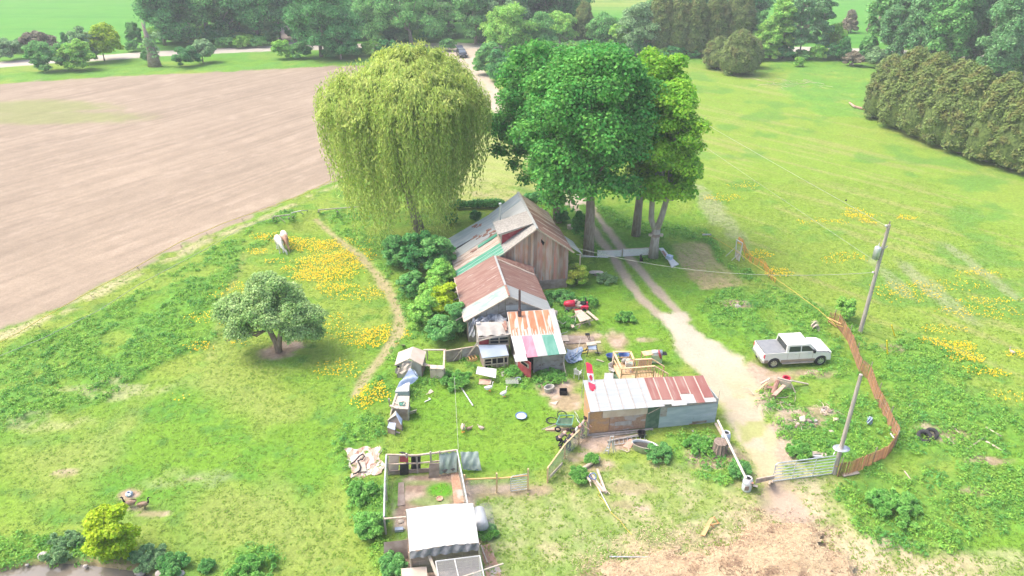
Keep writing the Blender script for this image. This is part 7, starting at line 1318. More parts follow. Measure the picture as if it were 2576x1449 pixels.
pa, pb_ = P(1938, 920), P(2061, 913); ang = math.atan2((pb_ - pa).y, (pb_ - pa).x); mid = (pa + pb_) / 2 + Vector((-math.sin(ang), math.cos(ang), 0)) * 1.0; tk.location = mid; tk.rotation_euler.z = ang; tk.scale = (.96, .96, .95); tk.location.y -= .35
# ------------------------------------------------------------------ dark estate car on the drive, tailgate raised
sv = thing('suv', 'black car with raised tailgate facing down the drive at the road junction', 'car'); darkp = mk('dark_car_paint', (.03, .035, .05), (.04, .045, .06), rough=.25, spec=.6)
sp2 = lambda nm, m_, mb, smooth=False: tag(mb.build(nm, m_, sv, world=False, smooth=smooth))
for sy in (-1, 1): sp2('body_side', darkp, arch_body([(-2.3, .95), (-2.2, 1.05), (.9, 1.0), (2.0, .85), (2.3, .65)], (-1.35, 1.4), .92, .35, (sy,), .42))
sp2('body_core', darkp, MB().box((-.2, 0, .7), (3.9, 1.7, .6)))
sp2('hood', darkp, MB().grid(lambda u, v: (.85 + 1.42 * u, -.9 + 1.8 * v, 1.02 - .12 * u - .15 * u ** 4 + .04 * math.sin(math.pi * v)), 10, 10), True); sp2('cabin', darkp, MB().hexa([(-2.2, -.88, 1.0), (.95, -.88, 1.0), (.95, .88, 1.0), (-2.2, .88, 1.0)], [(-1.9, -.72, 1.58), (.25, -.72, 1.58), (.25, .72, 1.58), (-1.9, .72, 1.58)]))
sp2('roof_panel', mk('pale_roof', (.22, .25, .29), rough=.2), MB().box((-.8, 0, 1.6), (1.9, 1.3, .04))); sp2('windscreen', mk('sky_glass', (.16, .19, .23), rough=.1), MB().slab([(.97, -.8, 1.05), (.97, .8, 1.05), (.30, .68, 1.55), (.30, -.68, 1.55)], .012, (1, 0, 1)))
for sy in (-1, 1):
    sp2('side_window', cgl, MB().slab([(-1.9, sy * .875, 1.06), (.75, sy * .875, 1.06), (.2, sy * .745, 1.5), (-1.8, sy * .745, 1.5)], .012, (0, sy, .3))); sp2('headlight', chrome, MB().box((2.24, sy * .72, .72), (.1, .3, .14))); sp2('wing_mirror', darkp, MB().box((.75, sy * 1.0, 1.08), (.14, .18, .14)))
sp2('tailgate', darkp, MB().slab([(-1.95, -.72, 1.6), (-1.95, .72, 1.6), (-2.95, .72, 1.98), (-2.95, -.72, 1.98)], .1)); sp2('front_bumper', black, MB().box((2.28, 0, .45), (.12, 1.7, .25))); sp2('number_plate', white, MB().box((2.36, 0, .5), (.02, .5, .12)))
for x in (-1.35, 1.4):
    for y in (-.82, .82): vehicle_wheel(sv, x, y, .34, .22)
sv.location = P(1162, 142); sv.rotation_euler.z = R(-76)
# ------------------------------------------------------------------ trees
leaf_maple = leafmat('maple_leaf', (.042, .158, .030), (.068, .195, .030), .34, .32)
leaf_maple_y = leafmat('maple_leaf_fresh', (.10, .225, .018), (.17, .29, .025), .32, .4)
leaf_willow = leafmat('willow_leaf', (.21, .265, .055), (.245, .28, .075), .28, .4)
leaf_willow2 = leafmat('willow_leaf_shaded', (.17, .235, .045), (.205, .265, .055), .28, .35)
leaf_apple = leafmat('apple_leaf', (.205, .28, .115), (.15, .24, .075), .28, .3)
leaf_cedar = leafmat('cedar_spray', (.075, .115, .030), (.095, .130, .034), .22, .15, c3=(.115, .125, .036))
leaf_dark = leafmat('dark_leaf', (.036, .135, .038), (.06, .175, .045), .32, .3)
leaf_mid = leafmat('mid_leaf', (.070, .185, .050), (.10, .22, .06), .32, .3)
leaf_light = leafmat('light_leaf', (.13, .27, .05), (.18, .30, .06), .3, .35)
leaf_yel = leafmat('yellow_leaf', (.22, .29, .015), (.18, .27, .015), .28, .4)
leaf_grey = leafmat('grey_leaf', (.10, .18, .075), (.13, .21, .095), .3, .3)
leaf_brown = leafmat('brown_twig', (.11, .10, .065), (.14, .125, .085), .3, .1)
leaf_weed = leafmat('burdock_leaf', (.085, .21, .045), (.12, .25, .05), .25, .35)
leaf_pop = leafmat('poplar_leaf', (.075, .175, .065), (.10, .20, .08), .3, .3)
flowery = leafmat('blossom', (.26, .27, .04), (.14, .26, .03), .3, .3)
def clump_leaves(C, Rr, per, size, up=.35, jit=.55, low=-.55, flat=1.0, r=rng, elong=1.0):
    """C (n,3) clump centres, Rr (n,) radii -> leaf quads on the clump shells"""
    n = len(C); cnt = np.maximum(8, (per * (Rr / Rr.mean()) ** 2).astype(int)); idx = np.repeat(np.arange(n), cnt); m = len(idx)
    d = unit(r.normal(size=(m, 3))); fl = d[:, 2] < low; d[fl, 2] *= -1; rad = r.uniform(.5, 1.22, m) ** .7; rr_ = Rr[idx][:, None]
    pos = C[idx] + d * rad[:, None] * rr_ * np.array([1, 1, flat]); nrm = d * .8 + np.array([0, 0, up]) + r.normal(size=(m, 3)) * jit
    s = size * r.uniform(.6, 1.3, m); return leaf_quads(pos, nrm, s, s * elong * r.uniform(.9, 1.4, m), r)
def limb_tree(trunk_pts, trunk_r, targets, r0, seed=0, n=8):
    mb = MB().tube(trunk_pts, trunk_r, 12); rs_ = random.Random(seed); tp__ = [Vector(p) for p in trunk_pts]
    for tgt in targets:
        tgt = Vector(tgt); k = rs_.uniform(.35, 1); f = k * (len(tp__) - 1); i = min(int(f), len(tp__) - 2); s_ = tp__[i].lerp(tp__[i + 1], f - i)
        m_ = s_.lerp(tgt, .5) + Vector((rs_.uniform(-.4, .4), rs_.uniform(-.4, .4), rs_.uniform(0, .6))); mb.tube([s_, m_, tgt], [r0 * (1.1 - .5 * k), r0 * .6, r0 * .2], 6)
    return mb
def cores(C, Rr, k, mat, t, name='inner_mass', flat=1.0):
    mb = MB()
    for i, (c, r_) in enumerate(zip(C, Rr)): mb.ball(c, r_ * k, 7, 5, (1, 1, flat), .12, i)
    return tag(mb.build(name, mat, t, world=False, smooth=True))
def crown_clumps(rx, ry, rz, cz, K, rmin, rmax, shape='round', r=rng, fill=.35):
    d = unit(r.normal(size=(K, 3))); d[:, 2] = np.where(d[:, 2] < -.8, -d[:, 2], d[:, 2]); s = np.where(r.random(K) < fill, r.uniform(.25, .75, K), r.uniform(.74, 1.06, K))
    C = d * s[:, None] * np.array([rx, ry, rz]); 
    if shape == 'cone': h_ = r.random(K) ** .8; a_ = r.uniform(0, 6.28, K); w_ = (1 - h_) ** .75 * .95 + .05; C = np.stack([np.cos(a_) * rx * w_ * .8, np.sin(a_) * ry * w_ * .8, (h_ * 2 - 1) * rz], 1)
    C[:, 2] += cz; return C, r.uniform(rmin, rmax, K)
def measure(base, box):
    """base (px), crown box (px) -> ground point, crown half width, crown bottom z, top z, x offset of the crown"""
    b = P(*base); x0, y0, x1, y1 = box; L_, R_ = V(x0, (y0 + y1) / 2, b.y), V(x1, (y0 + y1) / 2, b.y); T_ = V((x0 + x1) / 2, y0, b.y); B_ = V((x0 + x1) / 2, y1, b.y)
    return b, (R_.x - L_.x) / 2, max(B_.z, .1), T_.z, (L_.x + R_.x) / 2 - b.x
def tree(name, label, base, box, mat, K=60, per=300, leaf=.25, trunk=barkm, tr=.35, seed=1, shape='round', group=None, cr=(.24, .36), core=.5, lean=None, cat='tree', flat=.8, depth=1.0, low=-.55, core_mat=None, up=.35, crownname='crown', elong=1.0, bottom=None, fill=.35, widen=1.0):
    r = np.random.default_rng(seed); b, hw, z0, z1, ox = measure(base, box); hw *= widen
    if bottom is not None: z0 = bottom
    t = thing(name, label, cat, b, 0, group); rz = (z1 - z0) / 2; cz = (z0 + z1) / 2; avg = min(hw, rz)
    C, Rr = crown_clumps(hw * .95, hw * .95 * depth, rz * .95, cz, K, cr[0] * avg, cr[1] * avg, shape, r, fill); C[:, 0] += ox
    fast_quads(crownname, clump_leaves(C, Rr, per, leaf, up=up, low=low, flat=flat, r=r, elong=elong), mat, t)
    if tr:
        tp__ = [(0, 0, 0), (ox * .1, 0, z1 * .25), (ox * .5, 0, z0 + rz * .5), (ox, 0, z0 + rz * 1.5)]; tgt = C[r.choice(len(C), min(len(C), 12), replace=False)]
        tag(limb_tree(tp__, [tr * 1.35, tr, tr * .7, tr * .15], tgt, tr * .35, seed).build('trunk', trunk, t, world=False, smooth=True))
    if core: cores(C, Rr, core, core_mat or CORE[mat.name], t, flat=flat)
    return t
# --- the three big maples beside the track
tree('maple_tree', 'front dark green maple, largest crown of the maple row beside the farmhouse', (1480, 642), (1318, 126, 1652, 525), leaf_maple, 160, 420, .24, tr=.42, seed=2, cr=(.19, .30), flat=.75, up=.55, low=-.55, trunk=barkm)
tree('maple_tree', 'left rear maple half hidden behind the front dark one', (1402, 558), (1238, 112, 1475, 480), leaf_maple, 100, 300, .24, tr=.36, seed=3, cr=(.2, .32), flat=.75, up=.55, low=-.55)
tree('maple_tree', 'right rear maple with yellow-green crown and straight trunk', (1599, 592), (1545, 135, 1740, 520), leaf_maple_y, 100, 300, .25, tr=.36, seed=4, cr=(.22, .34), flat=.75, up=.55, low=-.55)
# forked maple at the gate
r = np.random.default_rng(5); b, hw, z0, z1, ox = measure((1643, 647), (1600, 190, 1768, 540)); t = thing('maple_tree', 'bright yellow-green maple with a forked trunk beside the lattice gate', 'tree', b)
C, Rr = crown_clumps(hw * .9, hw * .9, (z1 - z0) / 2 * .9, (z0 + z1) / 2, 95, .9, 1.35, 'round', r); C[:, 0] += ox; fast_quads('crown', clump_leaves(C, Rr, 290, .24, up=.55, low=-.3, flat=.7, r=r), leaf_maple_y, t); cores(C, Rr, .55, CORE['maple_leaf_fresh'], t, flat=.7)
mb = MB().tube([(0, 0, 0), (0, 0, 1.6), (.05, 0, 3)], [.5, .42, .40], 12); mb.tube([(0, 0, 2.7), (-.55, 0, 4), (-.6, .2, 6.5), (-.2, .2, 10)], [.3, .27, .24, .1], 10).tube([(.05, 0, 2.7), (.45, 0, 4.4), (.8, 0, 6.5), (1.2, .2, 10)], [.32, .28, .24, .1], 10)
for k in range(12): p_ = Vector(C[k * 7]); mb.tube([(random.choice((-.5, .8)), .1, 6), (p_.x * .6, p_.y * .6, p_.z - 1.2), tuple(p_)], [.14, .1, .04], 6)
tag(mb.build('trunk', barkp, t, world=False, smooth=True)); tag(MB().lathe((.0, 0, 2.25), [(.46, 0), (.48, .12), (.46, .3)], 14).build('trunk_strap', brownwall, t, world=False))
for dx in (-1, 1): tag(MB().lathe((.52 * dx, -.25, 2.35), [(.001, .0), (.18, .02), (.19, .2), (.001, .22)], 10).build('log_round', tan, t, world=False))
# --- willow
r = np.random.default_rng(6); b, hw, z0, z1, ox = measure((1058, 588), (812, 108, 1236, 620)); t = thing('willow_tree', 'tall yellow-green weeping willow with hanging curtains beside the farmhouse', 'tree', b)
rz = 4.6; cz = z1 - rz - .8; K = 170; d = unit(r.normal(size=(K, 3))); d[:, 2] = np.abs(d[:, 2]) * 1.0 - .25; C = d * np.array([hw * .82, hw * .80, rz]) * r.uniform(.55, 1.0, (K, 1)) * (.86 + .28 * vnoise(d[:, 0] * 3 + 7, d[:, 1] * 3 + d[:, 2] * 3 + 7, 1, 83))[:, None]; C[:, 0] += ox * .9; C[:, 2] += 1.0 - .05 * (C[:, 0] - 1) ** 2 * .1; C[:, :2] *= (1.08 - .30 * np.clip(d[:, 2], 0, 1) ** 2)[:, None]; C[:, 2] += cz + .9 * np.clip(d[:, 2], 0, 1) ** 3; Rr = r.uniform(.7, 1.5, K)
idx = np.repeat(np.arange(K), 240); d2 = unit(r.normal(size=(len(idx), 3))); d2[:, 2] = np.abs(d2[:, 2]) * 1.3 - .6; p2 = C[idx] + d2 * Rr[idx][:, None] * r.uniform(.5, 1.2, (len(idx), 1)); ou_ = unit(p2 * np.array([1, 1, 0]) + 1e-3); Q1 = leaf_quads(p2, ou_ * .7 + np.array([0, 0, .8]) + r.normal(size=p2.shape) * .35, r.uniform(.09, .16, len(idx)), r.uniform(.28, .5, len(idx)), r, droop=unit(ou_ * .5 + np.array([0, 0, -1.0]) + r.normal(size=p2.shape) * .3)); fast_quads('crown', Q1, leaf_willow, t); cores(C, Rr, .45, CORE['willow_leaf_shaded'], t)
ns = 3900; a_ = r.uniform(0, 2 * math.pi, ns); q_ = np.sqrt(r.uniform(.10, 1.0, ns)); lob = .80 + .26 * vnoise(np.cos(a_) * 4 + 20, np.sin(a_) * 4 + 20, 1, 84); sx_ = np.cos(a_) * q_ * hw * lob * .99 + ox * .9; sy_ = np.sin(a_) * q_ * hw * lob * .99; top = cz + rz * np.sqrt(np.clip(1 - (q_ * .97) ** 2, .02, 1)) * .95 * r.uniform(.3, 1.04, ns)
gap = fbm(sx_ * 1.0, sy_ * 1.0, 2.2, 2, 81); low_ = -1.0 + 4.0 * vnoise(np.cos(a_) * 3 + 9, np.sin(a_) * 3 + 9, .8, 82) + 3.0 * (1 - q_) + np.where(sx_ > hw * .55, 3.4, 0) + np.where(sx_ < -hw * .8, 2.2, 0); low_ = low_ + np.where((np.abs(sx_ + .3) < 1.7) & (sy_ < .5), 1.8, 0); low_ = np.minimum(low_, top - 1.2); keep = gap > .40
sx_, sy_, top, low_ = sx_[keep], sy_[keep], top[keep], low_[keep]; ns = len(sx_); ln = (top - low_) * r.uniform(.45, 1, ns); per = 26; tt = np.tile(np.linspace(0, 1, per), ns); i_ = np.repeat(np.arange(ns), per)
ox_ = sx_ / (np.hypot(sx_, sy_) + .1); oy_ = sy_ / (np.hypot(sx_, sy_) + .1)
pos = np.stack([sx_[i_] + ox_[i_] * (.5 * np.sin(tt * 2.4) - 1.1 * tt ** 2) + .12 * np.sin(tt * 9 + i_), sy_[i_] + oy_[i_] * (.5 * np.sin(tt * 2.4) - 1.1 * tt ** 2), top[i_] - ln[i_] * tt], 1) + r.normal(size=(ns * per, 3)) * .07
dr_ = np.stack([r.normal(size=ns * per) * .35, r.normal(size=ns * per) * .35, -np.ones(ns * per)], 1); nrm = np.stack([r.normal(size=ns * per), r.normal(size=ns * per) - .4, .3 + r.random(ns * per) * .5], 1)
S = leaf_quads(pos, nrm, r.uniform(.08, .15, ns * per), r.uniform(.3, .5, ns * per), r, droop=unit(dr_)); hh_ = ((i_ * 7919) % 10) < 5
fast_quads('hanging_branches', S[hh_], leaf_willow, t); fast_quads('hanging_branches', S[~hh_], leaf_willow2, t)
tg = [tuple(C[k]) for k in range(0, K, 7)]; tag(limb_tree([(0, 0, 0), (-.6, 0, 2.6), (-1.1, 0, 5.5), (-1.4, 0, 9), (-1.2, 0, 13)], [.62, .5, .42, .3, .12], tg, .2, 6).build('trunk', barkm, t, world=False, smooth=True))
# --- apple tree
r = np.random.default_rng(8); b, hw, z0, z1, ox = measure((702, 885), (548, 678, 812, 850)); t = thing('apple_tree', 'spreading grey-green apple tree with twin leaning trunks in the pasture', 'tree', b)
lobes = np.array([(-1.9, 0, 3.3, 1.7), (.2, .3, 4.1, 1.75), (1.6, -.2, 3.2, 1.7), (-.6, -.8, 3.2, 1.5), (2.4, .4, 2.3, 1.1), (-3.2, .3, 3.0, 1.25), (.6, 1.2, 3.6, 1.6), (.9, -1.0, 2.5, 1.2), (-1.2, 1.2, 3.3, 1.5), (-2.3, -.6, 2.0, 1.1), (1.9, -.7, 1.9, 1.0), (2.9, 0, 2.6, .9), (-.3, .6, 4.5, 1.2), (-2.6, .4, 1.5, .9), (2.3, .5, 1.4, .9), (1.4, 1.2, 1.6, .9)]); Cs, Rs_ = [], []
for (lx, ly, lz, lr) in lobes:
    d = unit(r.normal(size=(13, 3))); d[:, 2] = np.abs(d[:, 2]) - .3; Cs.append(np.array([lx, ly, lz]) + d * lr * r.uniform(.5, .9, (13, 1))); Rs_.append(r.uniform(.38, .62, 13))
C = np.concatenate(Cs) * np.array([1.0, 1.0, 1.16]); Rr = np.concatenate(Rs_) * 1.12; fast_quads('crown', clump_leaves(C, Rr, 300, .13, up=.5, jit=.7, low=-.5, flat=.85, r=r), leaf_apple, t); cores(C, Rr, .4, CORE['apple_leaf'], t)
mb = MB().tube([(0, 0, 0), (-.1, 0, .8), (-.45, .1, 1.8), (-1.0, .2, 2.9)], [.27, .22, .2, .12], 10).tube([(0, 0, .15), (.15, 0, .9), (.35, .1, 1.7), (.55, .2, 2.9)], [.24, .2, .18, .1], 10)
for (x_, y_, z_, lr) in lobes: mb.tube([(-.6 if x_ < 0 else .45, .1, 2.0), (x_ * .6, y_ * .6, z_ * .85), (x_, y_, z_)], [.12, .09, .04], 6)
mb.tube([(-1, -.3, 2.0), (-2.4, -.7, 1.9), (-3.4, -.9, 1.5)], [.07, .05, .02], 6); tag(mb.build('trunk', barka, t, world=False, smooth=True)); tag(MB().tube([(-1.7, -.9, 3.2), (-1.2, -1.2, 3.3), (-.9, -1.3, 3.1)], [.05, .04, .02], 5).build('dead_branch', cream, t, world=False))
# --- cedars
def cedar(label, base, box, seed, group, brown=0):
    r = np.random.default_rng(seed); b, hw, z0, z1, ox = measure(base, box); t = thing('cedar_tree', label, 'tree', b, 0, group); hw *= 1.32
    ht = z1; K = int(170 * max(1, ht / 8)); h_ = r.random(K) ** .85; w_ = np.sqrt(np.clip(1 - (h_ * 1.0) ** 2.8, 0, 1)) * (.80 + .2 * np.sin(h_ * 3)); a_ = r.uniform(0, 6.28, K); q_ = r.uniform(.80, 1.0, K)
    C = np.stack([np.cos(a_) * hw * w_ * q_ * .85, np.sin(a_) * hw * w_ * q_ * .85, .4 + h_ * (ht - 1.0)], 1); Rr = r.uniform(.10, .17, K) * max(hw, ht * .28) + .12
    fast_quads('crown', clump_leaves(C, Rr, 120, .20, up=.65, jit=.5, low=-.2, flat=1.25, r=r, elong=1.7), leaf_cedar, t)
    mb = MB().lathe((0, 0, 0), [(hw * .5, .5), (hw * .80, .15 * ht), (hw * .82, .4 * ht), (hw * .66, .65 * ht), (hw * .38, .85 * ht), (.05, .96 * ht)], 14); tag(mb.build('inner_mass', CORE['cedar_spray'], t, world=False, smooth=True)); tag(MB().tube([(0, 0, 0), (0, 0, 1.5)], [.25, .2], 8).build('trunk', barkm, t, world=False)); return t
g = 'big cedars on the right of the pasture'
for k, (bs, bx, lb) in enumerate((((2212, 298), (2180, 138, 2258, 290), 'leftmost cedar of the dark clump in the right pasture'), ((2262, 322), (2212, 122, 2318, 315), 'tallest rounded cedar, second from the left of the pasture clump'), ((2312, 345), (2268, 134, 2370, 340), 'third cedar from the left in the pasture clump'), ((2370, 365), (2318, 152, 2432, 362), 'fourth cedar, at the front middle of the pasture clump'), ((2412, 385), (2372, 168, 2456, 375), 'cedar at the right end of the first clump, before the notch'), ((2480, 405), (2412, 184, 2518, 400), 'broad cedar just right of the notch in the pasture clump'), ((2545, 425), (2492, 204, 2596, 425), 'cedar cut by the right edge of the photo'), ((2615, 445), (2565, 200, 2680, 440), 'cedar mostly beyond the right edge'))): cedar(lb, bs, bx, 100 + k, g)
g = 'cedars at the far side of the pasture'
for k, (bs, bx, lb) in enumerate((((1803, 172), (1772, 92, 1836, 168), 'small cedar at the left front of the mid pasture group'), ((1856, 186), (1818, 76, 1902, 184), 'pointed cedar at the front of the mid pasture group'), ((1888, 170), (1866, 95, 1912, 168), 'low cedar at the right end of the mid pasture group'), ((1742, 142), (1718, -10, 1768, 140), 'dark cedar left behind the mid pasture group'), ((1790, 140), (1760, -22, 1822, 140), 'tall olive cedar behind the small front cedar'), ((1845, 138), (1812, -25, 1890, 138), 'tall olive cedar behind the pointed front cedar'), ((1655, 138), (1622, -20, 1690, 138), 'brownish cedar right of the round grey-green tree'), ((1700, 140), (1672, -15, 1732, 138), 'brownish cedar next to the dark one'), ((1466, 118), (1444, 2, 1490, 118), 'slim brown-green cedar behind the maples'))): cedar(lb, bs, bx, 130 + k, g)
# --- trees along the road, each measured
specs = [
 ('tree', 'broad maple at the left end of the roadside wood', (415, 114), (368, -60, 482, 106), leaf_dark, .3, 'big'), ('tree', 'tall tree with a bare pale trunk in the roadside wood', (523, 104), (455, -95, 570, 80), leaf_mid, .3, 'big'),
 ('tree', 'dark tree right of the bare trunk in the roadside wood', (585, 104), (545, -90, 640, 96), leaf_dark, .3, 'big'), ('tree', 'dense dark tree left of the lane opening', (650, 106), (605, -95, 705, 100), leaf_dark, .3, 'big'),
 ('tree', 'lighter tree leaning over the lane opening', (705, 102), (672, -110, 740, 60), leaf_mid, .25, 'big'), ('tree', 'large round dark tree beside the road left of the willow', (808, 142), (730, -30, 892, 138), leaf_dark, .35, 'near'),
 ('tree', 'lower round tree in front of the large dark roadside one', (858, 150), (818, 66, 900, 146), leaf_dark, .2, 'near'), ('tree', 'spreading maple above the willow crown', (1035, 112), (900, -35, 1112, 108), leaf_mid, .4, 'near'),
 ('tree', 'dark tree behind the spreading maple', (930, 98), (880, -70, 985, 95), leaf_dark, .3, 'big'), ('tree', 'dark brownish tree left of the field gap at the junction', (1130, 88), (1088, -80, 1168, 78), leaf_grey, .3, 'big'),
 ('tree', 'tree at the right side of the junction with a dark trunk', (1197, 110), (1160, -60, 1250, 92), leaf_mid, .3, 'big'), ('tree', 'bright round tree right of the driveway entrance', (1290, 142), (1224, 22, 1336, 136), leaf_light, .25, 'near'),
 ('tree', 'blue-green tree behind the bright round one', (1262, 108), (1218, -70, 1310, 100), leaf_grey, .3, 'big'), ('tree', 'mid green tree above the left maple', (1358, 135), (1326, 36, 1392, 130), leaf_mid, .2, 'near'),
 ('tree', 'fresh light green tree above the maples', (1408, 122), (1370, 36, 1446, 118), leaf_light, .22, 'near'), ('tree', 'dark tree at the top above the light green one', (1385, 82), (1330, -80, 1462, 76), leaf_dark, .3, 'big'),
 ('tree', 'dark top edge tree just right of centre', (1320, 86), (1282, -80, 1352, 80), leaf_dark, .3, 'big'), ('tree', 'loose green tree between slim cedar and round tree', (1515, 125), (1484, 38, 1552, 122), leaf_mid, .2, 'near'),
 ('tree', 'round grey-green tree behind the yellow-green maple', (1606, 138), (1565, 14, 1650, 132), leaf_grey, .25, 'near'), ('tree', 'small green tree left of the round grey-green one', (1556, 132), (1534, 60, 1580, 128), leaf_light, .15, 'near'),
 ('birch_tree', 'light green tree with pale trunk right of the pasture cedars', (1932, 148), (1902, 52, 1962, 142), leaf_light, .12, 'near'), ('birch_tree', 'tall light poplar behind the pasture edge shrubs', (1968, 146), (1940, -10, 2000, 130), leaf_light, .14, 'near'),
 ('birch_tree', 'airy light green poplar in the middle of the birch row', (2010, 146), (1985, -20, 2045, 128), leaf_pop, .14, 'near'), ('birch_tree', 'white trunked birch standing tall above the pasture edge', (2069, 142), (2045, -40, 2098, 100), leaf_pop, .16, 'near'),
 ('birch_tree', 'small light green tree at the right end of the birch row', (2100, 140), (2080, 60, 2122, 132), leaf_light, .1, 'near'), ('tree', 'dark green tree tucked behind the light poplars', (1950, 136), (1928, 44, 1975, 130), leaf_dark, .15, 'near'), ('tree', 'bushy green tree between cedars and birches', (1905, 140), (1888, 30, 1932, 136), leaf_mid, .15, 'near'),
 ('spruce_tree', 'small dark spruce left of the road glimpse', (2124, 150), (2104, 96, 2144, 148), leaf_dark, .12, 'cone'), ('spruce_tree', 'small dark spruce right of the road glimpse', (2176, 152), (2158, 96, 2194, 150), leaf_dark, .12, 'cone'),
 ('bare_tree', 'leafless brownish tree left in the field gap', (2140, 82), (2118, 28, 2160, 80), leaf_brown, .12, 'cone'), ('bare_tree', 'narrow leafless tree in the middle of the field gap', (2192, 84), (2184, 42, 2202, 82), leaf_brown, .1, 'cone'), ('bare_tree', 'pointed leafless tree right in the field gap', (2220, 90), (2204, 24, 2238, 88), leaf_brown, .12, 'cone'), ('bare_tree', 'tall grey leafless tree above the birch row', (2032, 100), (2008, -40, 2052, 90), leaf_brown, .15, 'cone'),
 ('roadside_shrub', 'grey-green shrub at the far left edge by the road', (20, 152), (-12, 100, 52, 150), leaf_grey, 0, 'bush'), ('roadside_shrub', 'brownish shrub behind the left roadside clump', (95, 142), (55, 82, 142, 140), leaf_brown, 0, 'bush'), ('roadside_shrub', 'largest green shrub of the left roadside clump', (122, 180), (75, 104, 168, 176), leaf_mid, 0, 'bush'),
 ('roadside_conifer', 'small dark conifer poking out of the roadside shrubs', (162, 128), (150, 84, 176, 126), leaf_dark, .1, 'cone'), ('roadside_shrub', 'grey-green shrub left of the yellow tree', (208, 160), (176, 74, 238, 156), leaf_grey, 0, 'bush'), ('roadside_shrub', 'bright green shrub in front of the grey-green one', (192, 178), (158, 106, 232, 174), leaf_light, 0, 'bush'),
 ('young_tree', 'yellow-green young tree standing by the road', (263, 153), (226, 64, 296, 144), leaf_yel, .1, 'near'), ('young_tree', 'thin green sapling right of the yellow-green tree', (334, 122), (320, 58, 350, 112), leaf_mid, .08, 'near'), ('roadside_shrub', 'low round shrub at the foot of the thin sapling', (330, 130), (314, 104, 346, 129), leaf_mid, 0, 'bush'),
 ('roadside_shrub', 'narrow green shrub left of the ivy covered stump', (366, 162), (356, 122, 380, 160), leaf_mid, 0, 'bush'), ('roadside_shrub', 'round dark green bush beside the road', (468, 168), (437, 118, 502, 165), leaf_dark, 0, 'bush'), ('young_tree', 'small flat topped tree with a thin trunk touching the round bush', (511, 158), (486, 105, 536, 142), leaf_grey, .1, 'near'),
 ('roadside_shrub', 'bush under the trees right of the bare trunk', (565, 120), (540, 95, 592, 118), leaf_mid, 0, 'bush'), ('roadside_shrub', 'light bush in the middle of the wood edge', (605, 120), (582, 92, 630, 118), leaf_light, 0, 'bush'), ('roadside_shrub', 'bush at the wood edge left of the lane', (650, 118), (625, 94, 680, 116), leaf_mid, 0, 'bush'),
 ('roadside_shrub', 'light shrub right of the lane mouth', (706, 148), (684, 100, 732, 146), leaf_light, 0, 'bush'), ('roadside_shrub', 'leafy shrub below the large dark roadside tree', (752, 148), (728, 106, 782, 146), leaf_mid, 0, 'bush'), ('roadside_shrub', 'big hedge shrub right of the black car', (1220, 188), (1194, 108, 1258, 185), leaf_mid, 0, 'bush'), ('roadside_shrub', 'second hedge shrub between car and left maple', (1256, 205), (1228, 130, 1290, 200), leaf_dark, 0, 'bush'),
 ('pasture_shrub', 'small green shrub at the pasture edge below the poplars', (2150, 168), (2122, 132, 2172, 166), leaf_brown, 0, 'bush'), ('pasture_shrub', 'grey shrub beside the first big cedar', (2205, 172), (2178, 122, 2240, 170), leaf_grey, 0, 'bush'), ('pasture_shrub', 'bright little shrub out on the pasture edge', (2012, 168), (2000, 146, 2024, 166), leaf_light, 0, 'bush'), ('pasture_shrub', 'olive shrub next to the small dark spruce', (2196, 160), (2186, 100, 2206, 158), leaf_grey, 0, 'bush'),
 ('roadside_shrub', 'dark shrub along the road under the cedars', (1690, 148), (1660, 118, 1725, 146), leaf_dark, 0, 'bush'), ('roadside_shrub', 'green shrub along the road behind the yellow-green maple', (1540, 146), (1500, 108, 1580, 144), leaf_mid, 0, 'bush'), ('roadside_shrub', 'shrub along the road under the light green tree', (1440, 138), (1400, 100, 1480, 136), leaf_mid, 0, 'bush'), ('roadside_shrub', 'dark shrub at the cedar foot, far pasture edge', (1630, 142), (1600, 110, 1665, 140), leaf_dark, 0, 'bush'),
 ('roadside_shrub', 'low shrub left of the driveway mouth', (1125, 128), (1105, 98, 1146, 127), leaf_mid, 0, 'bush'),('roadside_shrub', 'low dark shrub far behind the junction', (1110, 98), (1090, 70, 1150, 97), leaf_mid, 0, 'bush'),
]
for k, (nm, lb, bs, bx, m_, tr_, kind) in enumerate(specs):
    cat = {'tree': 'tree', 'birch_tree': 'tree', 'spruce_tree': 'tree', 'bare_tree': 'tree', 'young_tree': 'tree', 'roadside_conifer': 'tree'}.get(nm, 'shrub')
    if kind == 'bush': tree(nm, lb, bs, bx, m_, 44, 200, .30, tr=0, seed=200 + k, cr=(.22, .4), core=.5, cat=cat, bottom=.1, low=-.1, crownname='foliage', up=.5)
    elif kind == 'cone': tree(nm, lb, bs, bx, m_, 46, 110, .30, tr=tr_, seed=200 + k, shape='cone', cr=(.22, .34), core=0 if m_ is leaf_brown else .6, widen=1.1, cat=cat, bottom=.5, up=.4, elong=1.4)
    elif kind == 'near': tree(nm, lb, bs, bx, m_, 70, 210, .33, tr=tr_, widen=1.1, bottom=.5, seed=200 + k, cr=(.24, .38), cat=cat, up=.5, low=-.3, trunk=barkp if nm == 'birch_tree' else barkm, core=.5 if nm != 'birch_tree' and nm != 'young_tree' else .25)
    else: tree(nm, lb, bs, bx, m_, 85, 210, .38, tr=tr_, seed=200 + k, cr=(.22, .36), cat=cat, up=.5, low=-.3, trunk=barkp if k == 1 else barkm, bottom=.6, widen=1.3)
